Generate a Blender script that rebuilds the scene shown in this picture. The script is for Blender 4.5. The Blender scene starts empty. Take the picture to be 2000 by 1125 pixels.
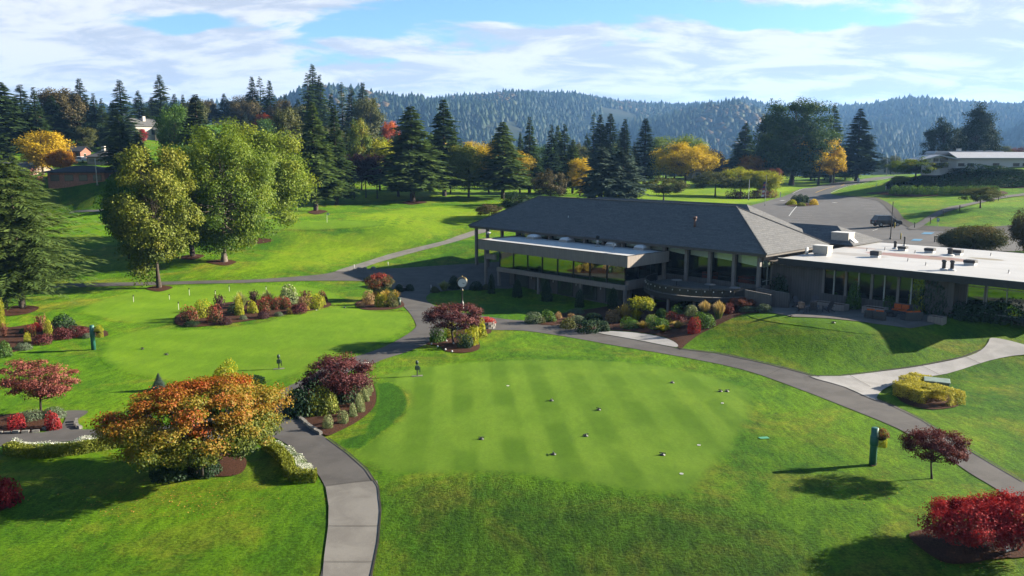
import bpy, bmesh, math, random
import numpy as np
from mathutils import Vector, Matrix, noise as mnoise, geometry as mgeo

R_ = math.radians
scn = bpy.context.scene
COL = scn.collection
# ------------------------------------------------------------------ camera
F, CAMH = 1600.0, 18.0                      # focal length in photo pixels, height above the lawn
TH = math.atan(262.5 / F)                   # pitch below the horizon
cam_d = bpy.data.cameras.new('camera')
cam_d.sensor_width = 36.0
cam_d.lens = 36.0 * F / 2000.0
cam_d.clip_start = 0.5
cam_d.clip_end = 20000.0
cam = bpy.data.objects.new('camera', cam_d)
COL.objects.link(cam)
cam.location = (0, 0, CAMH)
cam.rotation_euler = (math.pi / 2 - TH, 0, 0)
scn.camera = cam
# ------------------------------------------------------------------ exposure
vs = scn.view_settings
vs.view_transform = 'Standard'
vs.look = 'None'
vs.exposure = 2.25
vs.gamma = 1.0
vs.use_curve_mapping = False
# ------------------------------------------------------------------ sun and sky
SUN_EL = R_(20.4)
SUN_AZ = math.atan2(0.982, 0.186)           # clockwise from +Y
sdir = Vector((math.sin(SUN_AZ) * math.cos(SUN_EL), math.cos(SUN_AZ) * math.cos(SUN_EL), math.sin(SUN_EL)))
sun_d = bpy.data.lights.new('sun', 'SUN')
sun_d.energy = 5.0
sun_d.angle = R_(0.53)
sun_d.color = (1.0, 0.90, 0.74)
sun = bpy.data.objects.new('sun', sun_d)
COL.objects.link(sun)
sun.location = (80, 20, 60)
sun.rotation_euler = sdir.to_track_quat('Z', 'Y').to_euler()

SKY_STRENGTH = 0.05
world = bpy.data.worlds.new('World')
scn.world = world
world.use_nodes = True
nt = world.node_tree
nt.nodes.clear()
def wn(t, **k):
    n = nt.nodes.new(t)
    for a, b in k.items():
        setattr(n, a, b)
    return n
def wl(a, b): nt.links.new(a, b)
def wmath(op, a, b=None, clamp=False):
    n = wn('ShaderNodeMath', operation=op, use_clamp=clamp)
    for i, v in enumerate((a, b)):
        if v is None: continue
        if isinstance(v, (int, float)): n.inputs[i].default_value = v
        else: wl(v, n.inputs[i])
    return n.outputs[0]
def wramp(v, lo, hi):
    n = wn('ShaderNodeMapRange', interpolation_type='SMOOTHSTEP')
    n.inputs[1].default_value = lo; n.inputs[2].default_value = hi
    wl(v, n.inputs[0]); return n.outputs[0]
def wmix(f, a, b, blend='MIX'):
    n = wn('ShaderNodeMix', data_type='RGBA', blend_type=blend)
    if isinstance(f, (int, float)): n.inputs[0].default_value = f
    else: wl(f, n.inputs[0])
    for i, v in ((6, a), (7, b)):
        if isinstance(v, tuple): n.inputs[i].default_value = v
        else: wl(v, n.inputs[i])
    return n.outputs[2]
sky = wn('ShaderNodeTexSky', sky_type='NISHITA', sun_disc=False)
sky.sun_elevation = SUN_EL
sky.sun_rotation = SUN_AZ
sky.altitude = 100
sky.air_density = 1.0
sky.dust_density = 0.6
sky.ozone_density = 1.6
tc = wn('ShaderNodeTexCoord')
sep = wn('ShaderNodeSeparateXYZ'); wl(tc.outputs['Generated'], sep.inputs[0])
zz = wmath('MAXIMUM', sep.outputs[2], 0.0)
den = wmath('ADD', zz, 0.20)
cu = wmath('DIVIDE', sep.outputs[0], den)
cv = wmath('DIVIDE', sep.outputs[1], den)
cp = wn('ShaderNodeCombineXYZ'); wl(cu, cp.inputs[0]); wl(cv, cp.inputs[1])
def wnoise(vec, scale, detail, rough, off, stretch=(1, 1, 1), dist=0.0):
    m = wn('ShaderNodeMapping')
    m.inputs['Location'].default_value = off
    m.inputs['Scale'].default_value = stretch
    wl(vec, m.inputs[0])
    n = wn('ShaderNodeTexNoise')
    n.inputs['Scale'].default_value = scale
    n.inputs['Detail'].default_value = detail
    n.inputs['Roughness'].default_value = rough
    n.inputs['Distortion'].default_value = dist
    wl(m.outputs[0], n.inputs['Vector'])
    return n.outputs[0]
big = wnoise(cp.outputs[0], 0.6, 2.0, 0.5, (3.1, 7.3, 0), (1, 0.8, 1))
puff = wnoise(cp.outputs[0], 2.7, 9.0, 0.56, (11.2, 4.0, 0), (0.85, 1.1, 1), 0.35)
cover = wmath('ADD', wmath('MULTIPLY', big, 0.45), wmath('MULTIPLY', puff, 0.62))
# gaps of blue: broad openings of the cloud deck, set by direction in the cloud plane
def gap(u, v, ru, rv, amount):
    a = wmath('DIVIDE', wmath('SUBTRACT', cu, u), ru)
    b = wmath('DIVIDE', wmath('SUBTRACT', cv, v), rv)
    d = wmath('ADD', wmath('MULTIPLY', a, a), wmath('MULTIPLY', b, b))
    return wmath('MULTIPLY', wmath('EXPONENT', wmath('MULTIPLY', d, -1.0)), amount)
for g in ((0.10, 2.62, 0.36, 0.22, .32), (-1.05, 2.74, 0.34, 0.12, .13), (0.80, 2.74, .26, .11, .16), (-0.54, 2.83, 0.22, 0.14, .13)):
    cover = wmath('SUBTRACT', cover, gap(*g))
low = wramp(zz, 0.02, 0.16)                   # towards the horizon the layer closes up
cover = wmath('ADD', cover, wmath('MULTIPLY', wmath('SUBTRACT', 1.0, low), 0.16))
cover = wmath('SUBTRACT', cover, wmath('MULTIPLY', wramp(zz, 0.15, 0.5), 0.16))   # the deck breaks up overhead
mask = wramp(cover, 0.435, 0.515)
shade = wnoise(cp.outputs[0], 3.4, 8.0, 0.6, (1.7, 9.1, 3.0), (0.8, 1.25, 1), 0.4)
K = 1.0 / SKY_STRENGTH
cl_light = tuple(c * K for c in (0.208, 0.208, 0.210)) + (1,)
cl_dark = tuple(c * K for c in (0.132, 0.140, 0.158)) + (1,)
cloud = wmix(wramp(shade, 0.40, 0.58), cl_dark, cl_light)
skyc = wmix(1.0, sky.outputs[0], (0.56, 0.75, 0.86, 1), 'MULTIPLY')
final = wmix(wmath('MULTIPLY', mask, 0.95), skyc, cloud)
bg = wn('ShaderNodeBackground'); bg.inputs['Strength'].default_value = SKY_STRENGTH
wl(final, bg.inputs['Color'])
wo = wn('ShaderNodeOutputWorld'); wl(bg.outputs[0], wo.inputs['Surface'])

scn.cycles.max_bounces = 6
scn.cycles.diffuse_bounces = 3
scn.cycles.glossy_bounces = 3
scn.cycles.transmission_bounces = 4
scn.cycles.transparent_max_bounces = 8
scn.cycles.volume_bounces = 0
scn.cycles.use_denoising = True

# ------------------------------------------------------------------ pixel <-> world
_c, _s = math.cos(TH), math.sin(TH)
def ray(px, py):
    a, b = px - 1000.0, 562.5 - py
    return np.array([a, F * _c + b * _s, -F * _s + b * _c])
def W(px, py, z):
    r = ray(px, py); return np.array([0, 0, CAMH]) + r * ((z - CAMH) / r[2])
def D(px, py, Y):
    r = ray(px, py); return np.array([0, 0, CAMH]) + r * (Y / r[1])

# ------------------------------------------------------------------ terrain heights (survey points, smooth surface through them)
CP = []
def _w(px, py, z):
    p = W(px, py, z); CP.append((p[0], p[1], z))
def _d(px, py, Y):
    p = D(px, py, Y); CP.append((p[0], p[1], p[2]))
for px in (0, 500, 1000, 1500, 2000):
    _w(px, 1125, {1000: -.75, 1500: -.55, 500: -.2}.get(px, 0)); _w(px, 930, 0)
for px, py, z in ((1000,1010,-.12),(1250,1020,-.1),(1350,1060,-.25),(800,1010,-.05),(1600,1010,0),(1750,1080,0),(900,1060,-.45),(1150,1070,-.55)): _w(px, py, z)
for px, py in ((100,720),(500,720),(900,760),(1200,720),(1450,760),(1600,735),(1800,815),(1990,760)): _w(px, py, 0)
for x, z in ((-60, 0), (-20, -.2), (20, -1.5), (60, -.4)): CP.append((x, 12, z))
for px, py, z in ((60,640,0),(300,610,.15),(560,610,.2),(800,600,0),(900,640,0),(560,548,.5),(310,562,.5),(60,556,.9),(-200,600,.6),
 (437,512,2.0),(375,500,2.3),(600,500,1.6),(500,470,3.2),(560,450,4.4),(640,436,5.0),(740,436,4.9),(640,470,2.9),(620,410,5.6),(700,522,.6),(800,497,1.3),(920,455,2.8),
 (850,430,4.6),(805,393,6.2),(980,387,6.4),(1000,430,4.5),(900,365,7.6),(1150,368,7.4),(1300,390,6.2),(1330,363,7.3),(1470,385,6),
 (1560,395,6.0),(1730,444,5.0),(1650,465,4.4),(1600,367,7.2),(1690,352,8.2),(1500,365,7.4),
 (1800,420,6.6),(1800,450,5.2),(1990,455,5.4),(1990,415,7.4),(1915,405,7.9),(1900,382,8.9),(1780,380,8.0),(2000,380,9.2),(1850,400,7.6),(1690,385,7.2),
 (150,400,6.2),(150,425,5.2),(150,365,10.2),(70,366,10.0),(215,366,10.2),(60,385,7.9),(240,390,7.4),(150,520,2.0),(200,470,3.4),(0,500,2.6),
 (1560,612,1.9),(1470,606,2.0),(1690,597,1.85),(1750,622,1.9),(1950,620,2.3),(1510,632,1.95),(1760,655,1.9),(1880,650,1.8),(1960,668,1.1),(1600,644,2.0),(1680,650,2.0),(1530,674,.8),(1630,690,.75),(1730,697,.6),(1820,690,.7),
 (1900,705,.2),(1500,705,.1),(1640,725,.1),(1750,715,.1),(1480,660,.9),(1400,650,.5),(1420,615,1.6),
 (1250,655,.0),(1340,680,.05),(1150,640,0),(1050,620,0),(1150,590,-.5),(1032,575,-.5),(1240,600,-.4),(1330,590,-.3),(940,560,-.2),(933,542,0)):
    _w(px, py, z)
for q in ((22,125,3.8),(40,118,4.2),(50,110,4.3),(5,140,3.6),(30,104,2.4),(14,108,.5),(60,95,3.6),(75,80,3),(70,120,4.8),(90,60,1),(-90,60,.3),(-110,100,1.5),(110,110,6)): CP.append(q)
for px, py, Y in ((1900,331,215),(1840,333,222),(1990,330,210),(1770,346,240),(2150,330,200),(1950,328,245),(2100,328,240),(60,300,262),(200,300,270),(150,330,228),(300,262,330),(420,300,300),(0,255,350),(450,243,420),(-200,250,380),(600,252,430),(560,320,310),(720,285,430),(850,322,380),(1000,342,370),(1250,348,350),(1450,350,340),(1730,344,330),(2000,335,330),(2000,345,260)): _d(px, py, Y)
for q in ((-500,500,32),(-250,560,28),(-100,600,20),(0,560,6),(150,560,0),(400,560,0),(-500,900,0),(0,900,-20),(500,900,-25),(-700,1300,-40),(0,1300,-40),(800,1300,-40),(-500,100,4),(-400,250,22),(500,100,8),(400,300,12),(-300,-50,0),(300,-50,0),(0,-100,0)): CP.append(q)
CP = np.array(CP, float)
_CC = 8.0
def _fit():
    P = CP[:, :2]; n = len(P)
    r = np.sqrt(((P[:, None] - P[None]) ** 2).sum(-1) + _CC ** 2)
    A = np.zeros((n + 3, n + 3)); A[:n, :n] = -r + np.eye(n) * 0.3
    A[:n, n] = 1; A[:n, n+1:] = P / 100; A[n, :n] = 1; A[n+1:, :n] = P.T / 100
    return np.linalg.solve(A, np.r_[CP[:, 2], 0, 0, 0])
_WT = _fit()
def terr(X, Y):
    X = np.asarray(X, float); Y = np.asarray(Y, float)
    sh = X.shape; X = X.ravel(); Y = Y.ravel(); n = len(CP)
    out = _WT[n] + _WT[n+1] * X / 100 + _WT[n+2] * Y / 100
    if len(X) < 40:
        r = np.sqrt((X[:, None] - CP[None, :, 0]) ** 2 + (Y[:, None] - CP[None, :, 1]) ** 2 + _CC * _CC)
        out = out - r @ _WT[:n]
    else:
        out = out.copy()
        for i in range(n): out -= _WT[i] * np.sqrt((X - CP[i, 0]) ** 2 + (Y - CP[i, 1]) ** 2 + _CC * _CC)
    far = np.clip((np.hypot(X, Y) - 900) / 500, 0, 1)
    out = out * (1 - far) + (-40.0) * far
    # gentle lawn undulation
    und = 0.10 * np.sin(X * .23 + 1.3) * np.sin(Y * .19 + .4) * np.clip((np.abs(Y - 35) ) / 20, 0, 1)
    return (out + und * .35).reshape(sh)
def tz(x, y): return float(terr(np.array([x]), np.array([y]))[0])
_cache = {}
def at(px, py):
    """ground point seen at photo pixel (px, py)"""
    key = (round(px, 1), round(py, 1))
    if key in _cache: return _cache[key]
    r = ray(px, py); r = r / r[1]
    Ys = np.concatenate([np.arange(20, 240, 1.0), np.arange(240, 800, 4.0), np.arange(800, 1500, 20)])
    h = (CAMH + r[2] * Ys) - terr(r[0] * Ys, Ys)
    idx = np.where(h < 0)[0]
    if len(idx) == 0:
        Y = 420.0
    else:
        i = idx[0]
        if i == 0: Y = Ys[0]
        else:
            Y = Ys[i-1] + (Ys[i] - Ys[i-1]) * h[i-1] / (h[i-1] - h[i])
    x = r[0] * Y
    _cache[key] = (x, Y, tz(x, Y))
    return _cache[key]
def depth(p):
    return p[1] * _c + (CAMH - p[2]) * _s
def pxm(p):
    return F / depth(p)

# ------------------------------------------------------------------ object helpers
def link(o, parent=None):
    COL.objects.link(o)
    if parent is not None: o.parent = parent
    return o
def tag(o, label=None, cat=None, group=None, kind=None):
    if label: o['label'] = label
    if cat: o['category'] = cat
    if group: o['group'] = group
    if kind: o['kind'] = kind
    return o
def thing(name, label, cat, loc=(0, 0, 0), rz=0.0, group=None, scale=None):
    o = bpy.data.objects.new(name, None)
    o.empty_display_size = 0.5
    link(o); o.location = loc; o.rotation_euler = (0, 0, rz)
    if scale is not None: o.scale = scale
    return tag(o, label, cat, group)
def np_mesh(name, V, Fq, t=None, smooth=False):
    """mesh from arrays: V (n,3), Fq (m,4) or (m,3); t one value per face"""
    me = bpy.data.meshes.new(name)
    V = np.asarray(V, np.float32); Fq = np.asarray(Fq, np.int32)
    k = Fq.shape[1]
    me.vertices.add(len(V)); me.vertices.foreach_set('co', V.ravel())
    me.loops.add(Fq.size); me.loops.foreach_set('vertex_index', Fq.ravel())
    me.polygons.add(len(Fq))
    me.polygons.foreach_set('loop_start', np.arange(0, Fq.size, k, dtype=np.int32))
    me.polygons.foreach_set('loop_total', np.full(len(Fq), k, np.int32))
    if smooth: me.polygons.foreach_set('use_smooth', np.ones(len(Fq), bool))
    if t is not None:
        a = me.attributes.new('t', 'FLOAT', 'FACE')
        a.data.foreach_set('value', np.asarray(t, np.float32))
    me.update(calc_edges=True)
    return me
def mobj(name, me, mat, parent=None, loc=None, rz=None, scale=None):
    o = bpy.data.objects.new(name, me)
    if len(me.materials) == 0: me.materials.append(mat)
    link(o, parent)
    if me.materials[0] is not mat:
        o.material_slots[0].link = 'OBJECT'
        o.material_slots[0].material = mat
    if loc is not None: o.location = loc
    if rz is not None: o.rotation_euler = (0, 0, rz)
    if scale is not None: o.scale = scale
    return o
class MB:
    """collects boxes, tubes and polygons for ONE mesh object"""
    def __init__(s): s.v = []; s.f = []
    def add(s, vs_, fs):
        n = len(s.v); s.v += [tuple(map(float, v)) for v in vs_]
        s.f += [tuple(i + n for i in f) for f in fs]; return s
    def box(s, x0, x1, y0, y1, z0, z1):
        return s.add([(x0,y0,z0),(x1,y0,z0),(x1,y1,z0),(x0,y1,z0),(x0,y0,z1),(x1,y0,z1),(x1,y1,z1),(x0,y1,z1)],
                     [(0,3,2,1),(4,5,6,7),(0,1,5,4),(1,2,6,5),(2,3,7,6),(3,0,4,7)])
    def obox(s, c, sx, sy, sz, rz=0.0, rx=0.0, ry=0.0):
        M = Matrix.Translation(c) @ Matrix.Rotation(rz, 4, 'Z') @ Matrix.Rotation(ry, 4, 'Y') @ Matrix.Rotation(rx, 4, 'X')
        vs_ = [M @ Vector((x*sx/2, y*sy/2, z*sz/2)) for x, y, z in ((-1,-1,-1),(1,-1,-1),(1,1,-1),(-1,1,-1),(-1,-1,1),(1,-1,1),(1,1,1),(-1,1,1))]
        return s.add(vs_, [(0,3,2,1),(4,5,6,7),(0,1,5,4),(1,2,6,5),(2,3,7,6),(3,0,4,7)])
    def tube(s, pts, radii, n=8, cap=True):
        pts = [Vector(p) for p in pts]
        if isinstance(radii, (int, float)): radii = [radii] * len(pts)
        rings = []
        for i, p in enumerate(pts):
            d = (pts[min(i+1, len(pts)-1)] - pts[max(i-1, 0)]).normalized()
            a = Vector((0, 0, 1)) if abs(d.z) < .9 else Vector((1, 0, 0))
            u = d.cross(a).normalized(); w = d.cross(u)
            rings.append([p + (u * math.cos(2*math.pi*k/n) + w * math.sin(2*math.pi*k/n)) * radii[i] for k in range(n)])
        vs_ = [q for r in rings for q in r]; fs = []
        for i in range(len(pts) - 1):
            for k in range(n):
                a, b = i*n + k, i*n + (k+1) % n
                fs.append((a, a + n, b + n, b))
        if cap:
            fs.append(tuple(range(n))); fs.append(tuple((len(pts)-1)*n + k for k in reversed(range(n))))
        return s.add(vs_, fs)
    def lathe(s, prof, n=16, c=(0, 0, 0)):
        """prof: list of (r, z)"""
        vs_ = []; fs = []
        for r, z in prof:
            for k in range(n):
                a = 2*math.pi*k/n; vs_.append((c[0] + r*math.cos(a), c[1] + r*math.sin(a), c[2] + z))
        for i in range(len(prof) - 1):
            for k in range(n):
                a, b = i*n + k, i*n + (k+1) % n
                fs.append((a, b, b + n, a + n))
        fs.append(tuple(reversed(range(n)))); fs.append(tuple((len(prof)-1)*n + k for k in range(n)))
        return s.add(vs_, fs)
    def prism(s, poly, y0, y1):
        """poly in xz, extruded along y"""
        n = len(poly)
        vs_ = [(x, y0, z) for x, z in poly] + [(x, y1, z) for x, z in poly]
        fs = [tuple(range(n)), tuple(reversed(range(n, 2*n)))] + [((i+1) % n, i, i+n, (i+1) % n + n) for i in range(n)]
        return s.add(vs_, fs)
    def slab(s, poly, z0, z1):
        n = len(poly)
        vs_ = [(x, y, z0) for x, y in poly] + [(x, y, z1) for x, y in poly]
        fs = [tuple(reversed(range(n))), tuple(range(n, 2*n))] + [(i, (i+1) % n, (i+1) % n + n, i+n) for i in range(n)]
        return s.add(vs_, fs)
    def mesh(s, name, smooth=False):
        me = bpy.data.meshes.new(name)
        me.from_pydata(s.v, [], s.f)
        me.update()
        bm = bmesh.new(); bm.from_mesh(me); bmesh.ops.recalc_face_normals(bm, faces=bm.faces); bm.to_mesh(me); bm.free()
        if smooth:
            for p in me.polygons: p.use_smooth = True
        return me
    def build(s, name, mat, parent=None, smooth=False, bevel=0.0, loc=None, rz=None):
        o = mobj(name, s.mesh(name, smooth), mat, parent, loc, rz)
        if bevel > 0:
            m = o.modifiers.new('bevel', 'BEVEL'); m.width = bevel; m.segments = 2; m.limit_method = 'ANGLE'
        return o

# ------------------------------------------------------------------ materials
MATS = {}
ALB = 0.50        # dull outdoor albedos under a bright exposure
class NM:
    """little node-material builder"""
    def __init__(s, name):
        s.m = bpy.data.materials.new(name); s.m.use_nodes = True
        s.t = s.m.node_tree; s.t.nodes.clear()
        s.out = s.n('ShaderNodeOutputMaterial')
        MATS[name] = s.m
    def n(s, typ, **k):
        q = s.t.nodes.new(typ)
        for a, b in k.items(): setattr(q, a, b)
        return q
    def l(s, a, b): s.t.links.new(a, b)
    def put(s, sock, v):
        if hasattr(v, 'is_linked') or hasattr(v, 'links'): s.l(v, sock)
        elif isinstance(v, tuple) and len(v) == 3 and sock.type == 'RGBA': sock.default_value = v + (1,)
        else: sock.default_value = v
    def coord(s, kind='Object'):
        return s.n('ShaderNodeTexCoord').outputs[kind]
    def pos(s): return s.n('ShaderNodeNewGeometry').outputs['Position']
    def map(s, vec, scale=(1, 1, 1), loc=(0, 0, 0), rot=(0, 0, 0)):
        m = s.n('ShaderNodeMapping'); s.l(vec, m.inputs[0])
        m.inputs['Scale'].default_value = scale; m.inputs['Location'].default_value = loc; m.inputs['Rotation'].default_value = rot
        return m.outputs[0]
    def noise(s, vec, scale, detail=4, rough=.55, dist=0.0):
        q = s.n('ShaderNodeTexNoise'); s.l(vec, q.inputs['Vector'])
        q.inputs['Scale'].default_value = scale; q.inputs['Detail'].default_value = detail
        q.inputs['Roughness'].default_value = rough; q.inputs['Distortion'].default_value = dist
        return q.outputs[0]
    def ramp(s, v, lo, hi, smooth=True):
        q = s.n('ShaderNodeMapRange', interpolation_type='SMOOTHSTEP' if smooth else 'LINEAR')
        q.inputs[1].default_value = lo; q.inputs[2].default_value = hi; s.l(v, q.inputs[0]); return q.outputs[0]
    def cramp(s, v, stops):
        q = s.n('ShaderNodeValToRGB'); e = q.color_ramp.elements
        while len(e) < len(stops): e.new(0.5)
        for i, (p, c) in enumerate(stops):
            e[i].position = p; e[i].color = tuple(c) + (1,)
        s.l(v, q.inputs[0]); return q.outputs[0]
    def mix(s, f, a, b, blend='MIX'):
        q = s.n('ShaderNodeMix', data_type='RGBA', blend_type=blend)
        s.put(q.inputs[0], f); s.put(q.inputs[6], a); s.put(q.inputs[7], b); return q.outputs[2]
    def math(s, op, a, b=0.0, clamp=False):
        q = s.n('ShaderNodeMath', operation=op, use_clamp=clamp); s.put(q.inputs[0], a); s.put(q.inputs[1], b); return q.outputs[0]
    def bump(s, h, strength=.3, dist=.05):
        q = s.n('ShaderNodeBump'); q.inputs['Strength'].default_value = strength; q.inputs['Distance'].default_value = dist
        s.l(h, q.inputs['Height']); return q.outputs[0]
    def bsdf(s, col, rough=.8, normal=None, spec=.3, metallic=0.0, **k):
        al = k.pop('alb', ALB)
        col = s.mix(1.0, col, (al, al, al), 'MULTIPLY') if not isinstance(col, tuple) else tuple(c * al for c in col)
        q = s.n('ShaderNodeBsdfPrincipled'); s.put(q.inputs['Base Color'], col); s.put(q.inputs['Roughness'], rough)
        q.inputs['Specular IOR Level'].default_value = spec; q.inputs['Metallic'].default_value = metallic
        for a, b in k.items(): q.inputs[a].default_value = b
        if normal is not None: s.l(normal, q.inputs['Normal'])
        s.l(q.outputs[0], s.out.inputs['Surface']); return q
def plain(name, col, rough=.7, var=.18, scale=3.0, spec=.3, metallic=0.0, bump=0.0, coord='Object'):
    """single-colour surface with slight blotchy weathering"""
    m = NM(name); v = m.coord(coord)
    n = m.noise(v, scale, 6, .6)
    lo = tuple(c * (1 - var) for c in col); hi = tuple(min(1, c * (1 + var)) for c in col)
    c = m.mix(m.ramp(n, .3, .7), lo, hi)
    nm = m.bump(m.noise(v, scale * 6, 4), bump, .02) if bump else None
    m.bsdf(c, rough, nm, spec, metallic, alb=ALB if max(col) < .5 else .56)
    return m.m
def lawn(name, dark, light, dry, dry_amt=.3, stripes=None, fine=1.0, bump=.5, sheen=.15, fade=0.0):
    """mown grass; with fade > 0 the sheet's rim blends into the surrounding lawn over that many metres"""
    m = NM(name); p = m.pos()
    a = m.noise(p, .06, 4, .6, .3)
    b = m.noise(m.map(p, (1, .55, 1), rot=(0, 0, .4)), .45, 5, .65, .4)
    g = m.noise(p, 6.0, 5, .75)
    g2 = m.noise(m.map(p, (1, .35, 1), rot=(0, 0, -.5)), 2.2, 4, .7)
    mixf = m.ramp(m.math('ADD', m.math('MULTIPLY', a, .55), m.math('MULTIPLY', b, .45)), .36, .64)
    d = m.ramp(m.noise(m.map(p, (1, 1, 1), (9, 3, 0)), .13, 7, .75, .8), .46, .70)
    gg = m.math('ADD', m.math('MULTIPLY', g, .6), m.math('MULTIPLY', g2, .4))
    grain = m.mix(m.ramp(gg, .37, .63), (.30, .36, .30), (1.55, 1.45, 1.45))
    def colour(dark, light, dry, amt, fine):
        c = m.mix(mixf, dark, light)
        c = m.mix(m.math('MULTIPLY', d, amt), c, dry)
        return c, fine
    c, fi = colour(dark, light, dry, dry_amt, fine)
    if stripes:
        ang, per, s0 = stripes
        dt = m.n('ShaderNodeVectorMath', operation='DOT_PRODUCT'); m.l(p, dt.inputs[0]); dt.inputs[1].default_value = (math.cos(ang), math.sin(ang), 0)
        s1 = m.math('SINE', m.math('ADD', m.math('MULTIPLY', dt.outputs['Value'], 2*math.pi/per), m.math('MULTIPLY', b, .7)))
        sa = m.math('MULTIPLY', m.ramp(s1, -.6, .6), m.math('MULTIPLY', m.ramp(m.noise(p, .16, 3), .30, .62), s0))
        c = m.mix(sa, c, (light[0]*.55, light[1]*.66, light[2]*.4))
    c = m.mix(min(1.0, fi * .75), c, grain, 'MULTIPLY')
    if fade:
        e = m.n('ShaderNodeAttribute'); e.attribute_name = 'rim'
        c0, f0 = colour(*LAWN)
        c0 = m.mix(min(1.0, f0 * .75), c0, grain, 'MULTIPLY')
        k = m.ramp(m.math('ADD', e.outputs['Fac'], m.math('MULTIPLY', m.math('SUBTRACT', b, .5), fade * .9)), 0.0, fade)
        c = m.mix(k, c0, c)
    nrm = m.bump(m.math('ADD', g, m.math('MULTIPLY', g2, .8)), bump, .10)
    q = m.bsdf(c, .85, nrm, .08)
    # grass is a fuzzy pile: upright blades catch low sun (sheen) but shade each other from the sky
    q.inputs['Sheen Weight'].default_value = sheen; q.inputs['Sheen Roughness'].default_value = .45
    m.l(m.mix(1.0, c, (4.6, 4.2, 4.6), 'MULTIPLY'), q.inputs['Sheen Tint'])
    return m.m
def leafmat(name, cols, trans=.30, gloss=.012, dark=.80):
    """foliage; cols = palette along the per-leaf value t (0..1)"""
    m = NM(name)
    at_ = m.n('ShaderNodeAttribute'); at_.attribute_name = 't'
    k = len(cols)
    c = m.cramp(at_.outputs['Fac'], [(i / (k - 1) if k > 1 else 0, q) for i, q in enumerate(cols)])
    if dark != 1.0: c = m.mix(1.0, c, (dark, dark, dark), 'MULTIPLY')
    d = m.n('ShaderNodeBsdfDiffuse'); m.l(c, d.inputs[0])
    tr = m.n('ShaderNodeBsdfTranslucent'); m.l(m.mix(1.0, c, (1.15, 1.15, .7), 'MULTIPLY'), tr.inputs[0])
    g = m.n('ShaderNodeBsdfGlossy'); g.inputs['Roughness'].default_value = .6; g.inputs[0].default_value = (.9, .9, .9, 1)
    s1 = m.n('ShaderNodeMixShader'); s1.inputs[0].default_value = trans; m.l(d.outputs[0], s1.inputs[1]); m.l(tr.outputs[0], s1.inputs[2])
    s2 = m.n('ShaderNodeMixShader'); s2.inputs[0].default_value = gloss; m.l(s1.outputs[0], s2.inputs[1]); m.l(g.outputs[0], s2.inputs[2])
    m.l(s2.outputs[0], m.out.inputs['Surface'])
    return m.m
# ------------------------------------------------------------------ surface materials
M = {}
LAWN = ((.025, .086, .002), (.076, .164, .003), (.165, .152, .016), .62, 1.0)
M['lawn'] = lawn('lawn', *LAWN[:4])
M['rough'] = lawn('rough_grass', (.017, .062, .002), (.052, .118, .003), (.13, .120, .014), .55, fine=1.25, bump=.9, sheen=.10, fade=2.6)
M['fairway'] = lawn('fairway', (.064, .135, .002), (.125, .210, .004), (.16, .175, .014), .42, fine=.5, bump=.3, fade=4.0)
M['green'] = lawn('putting_green', (.066, .138, .008), (.096, .176, .013), (.11, .165, .012), .25, stripes=(.072, 3.05, 1.0), fine=.25, bump=.08, fade=1.0)
M['green2'] = lawn('putting_green_old', (.066, .140, .006), (.096, .182, .008), (.12, .17, .014), .3, stripes=(1.3, 5.5, .35), fine=.25, bump=.08, fade=1.0)
M['collar'] = lawn('green_collar', (.016, .066, .002), (.030, .094, .002), (.05, .10, .006), .2, fine=.7, fade=.35)
M['apron'] = lawn('green_apron', (.038, .098, .004), (.066, .140, .006), (.10, .13, .012), .25, fine=.5, bump=.2, fade=.9)
def asphalt(name, c0, c1, patch):
    m = NM(name); p = m.pos()
    a = m.noise(p, .5, 5, .6, .4); g = m.noise(p, 26, 2, .6); b = m.noise(p, 3.0, 5, .7)
    c = m.mix(m.ramp(a, .35, .65), c0, c1)
    c = m.mix(m.ramp(b, .60, .75), c, patch)
    c = m.mix(.5, c, m.mix(g, (.6, .6, .6), (1.4, 1.4, 1.4)), 'MULTIPLY')
    m.bsdf(c, .9, m.bump(g, .25, .01), .25); return m.m
M['asphalt'] = asphalt('asphalt', (.100, .092, .086), (.135, .125, .116), (.165, .152, .14))
M['lot'] = asphalt('lot_asphalt', (.110, .106, .108), (.140, .135, .135), (.16, .155, .15))
M['concrete'] = asphalt('path_concrete', (.20, .185, .165), (.265, .248, .222), (.30, .28, .25))
M['paleconc'] = asphalt('pale_concrete', (.36, .35, .335), (.46, .445, .43), (.50, .485, .46))
M['gravel'] = asphalt('tan_gravel', (.24, .19, .13), (.32, .26, .18), (.35, .29, .21))
M['patio'] = asphalt('patio_pavers', (.13, .115, .10), (.19, .168, .15), (.20, .18, .16))
def mulchmat():
    m = NM('bark_mulch'); p = m.pos()
    a = m.noise(p, 1.2, 4); g = m.noise(m.map(p, (1, .5, 1)), 14, 4, .75)
    c = m.mix(m.ramp(g, .3, .7), (.030, .013, .008), (.135, .058, .032))
    c = m.mix(m.math('MULTIPLY', m.ramp(a, .4, .7), .5), c, (.085, .040, .026))
    m.bsdf(c, .95, m.bump(g, .8, .06), .1); return m.m
M['mulch'] = mulchmat()
M['edge'] = plain('soil_and_edge_shade', (.03, .026, .018), .95, .3, 4)  # soil and joints; also the painted shadow line beside raised turf
M['line'] = plain('road_paint', (.62, .62, .60), .7, .12, 8)
M['faint'] = plain('worn_paint', (.42, .415, .41), .8, .25, 5)
M['yellow_line'] = plain('yellow_road_paint', (.55, .33, .05), .7, .12, 8)
M['blue_paint'] = plain('blue_road_paint', (.10, .30, .50), .7, .12, 8)
M['stone'] = plain('edging_stone', (.26, .245, .22), .9, .3, 4, bump=.4)
M['bark'] = plain('bark', (.085, .066, .050), .95, .4, 5, bump=.6)
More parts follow.
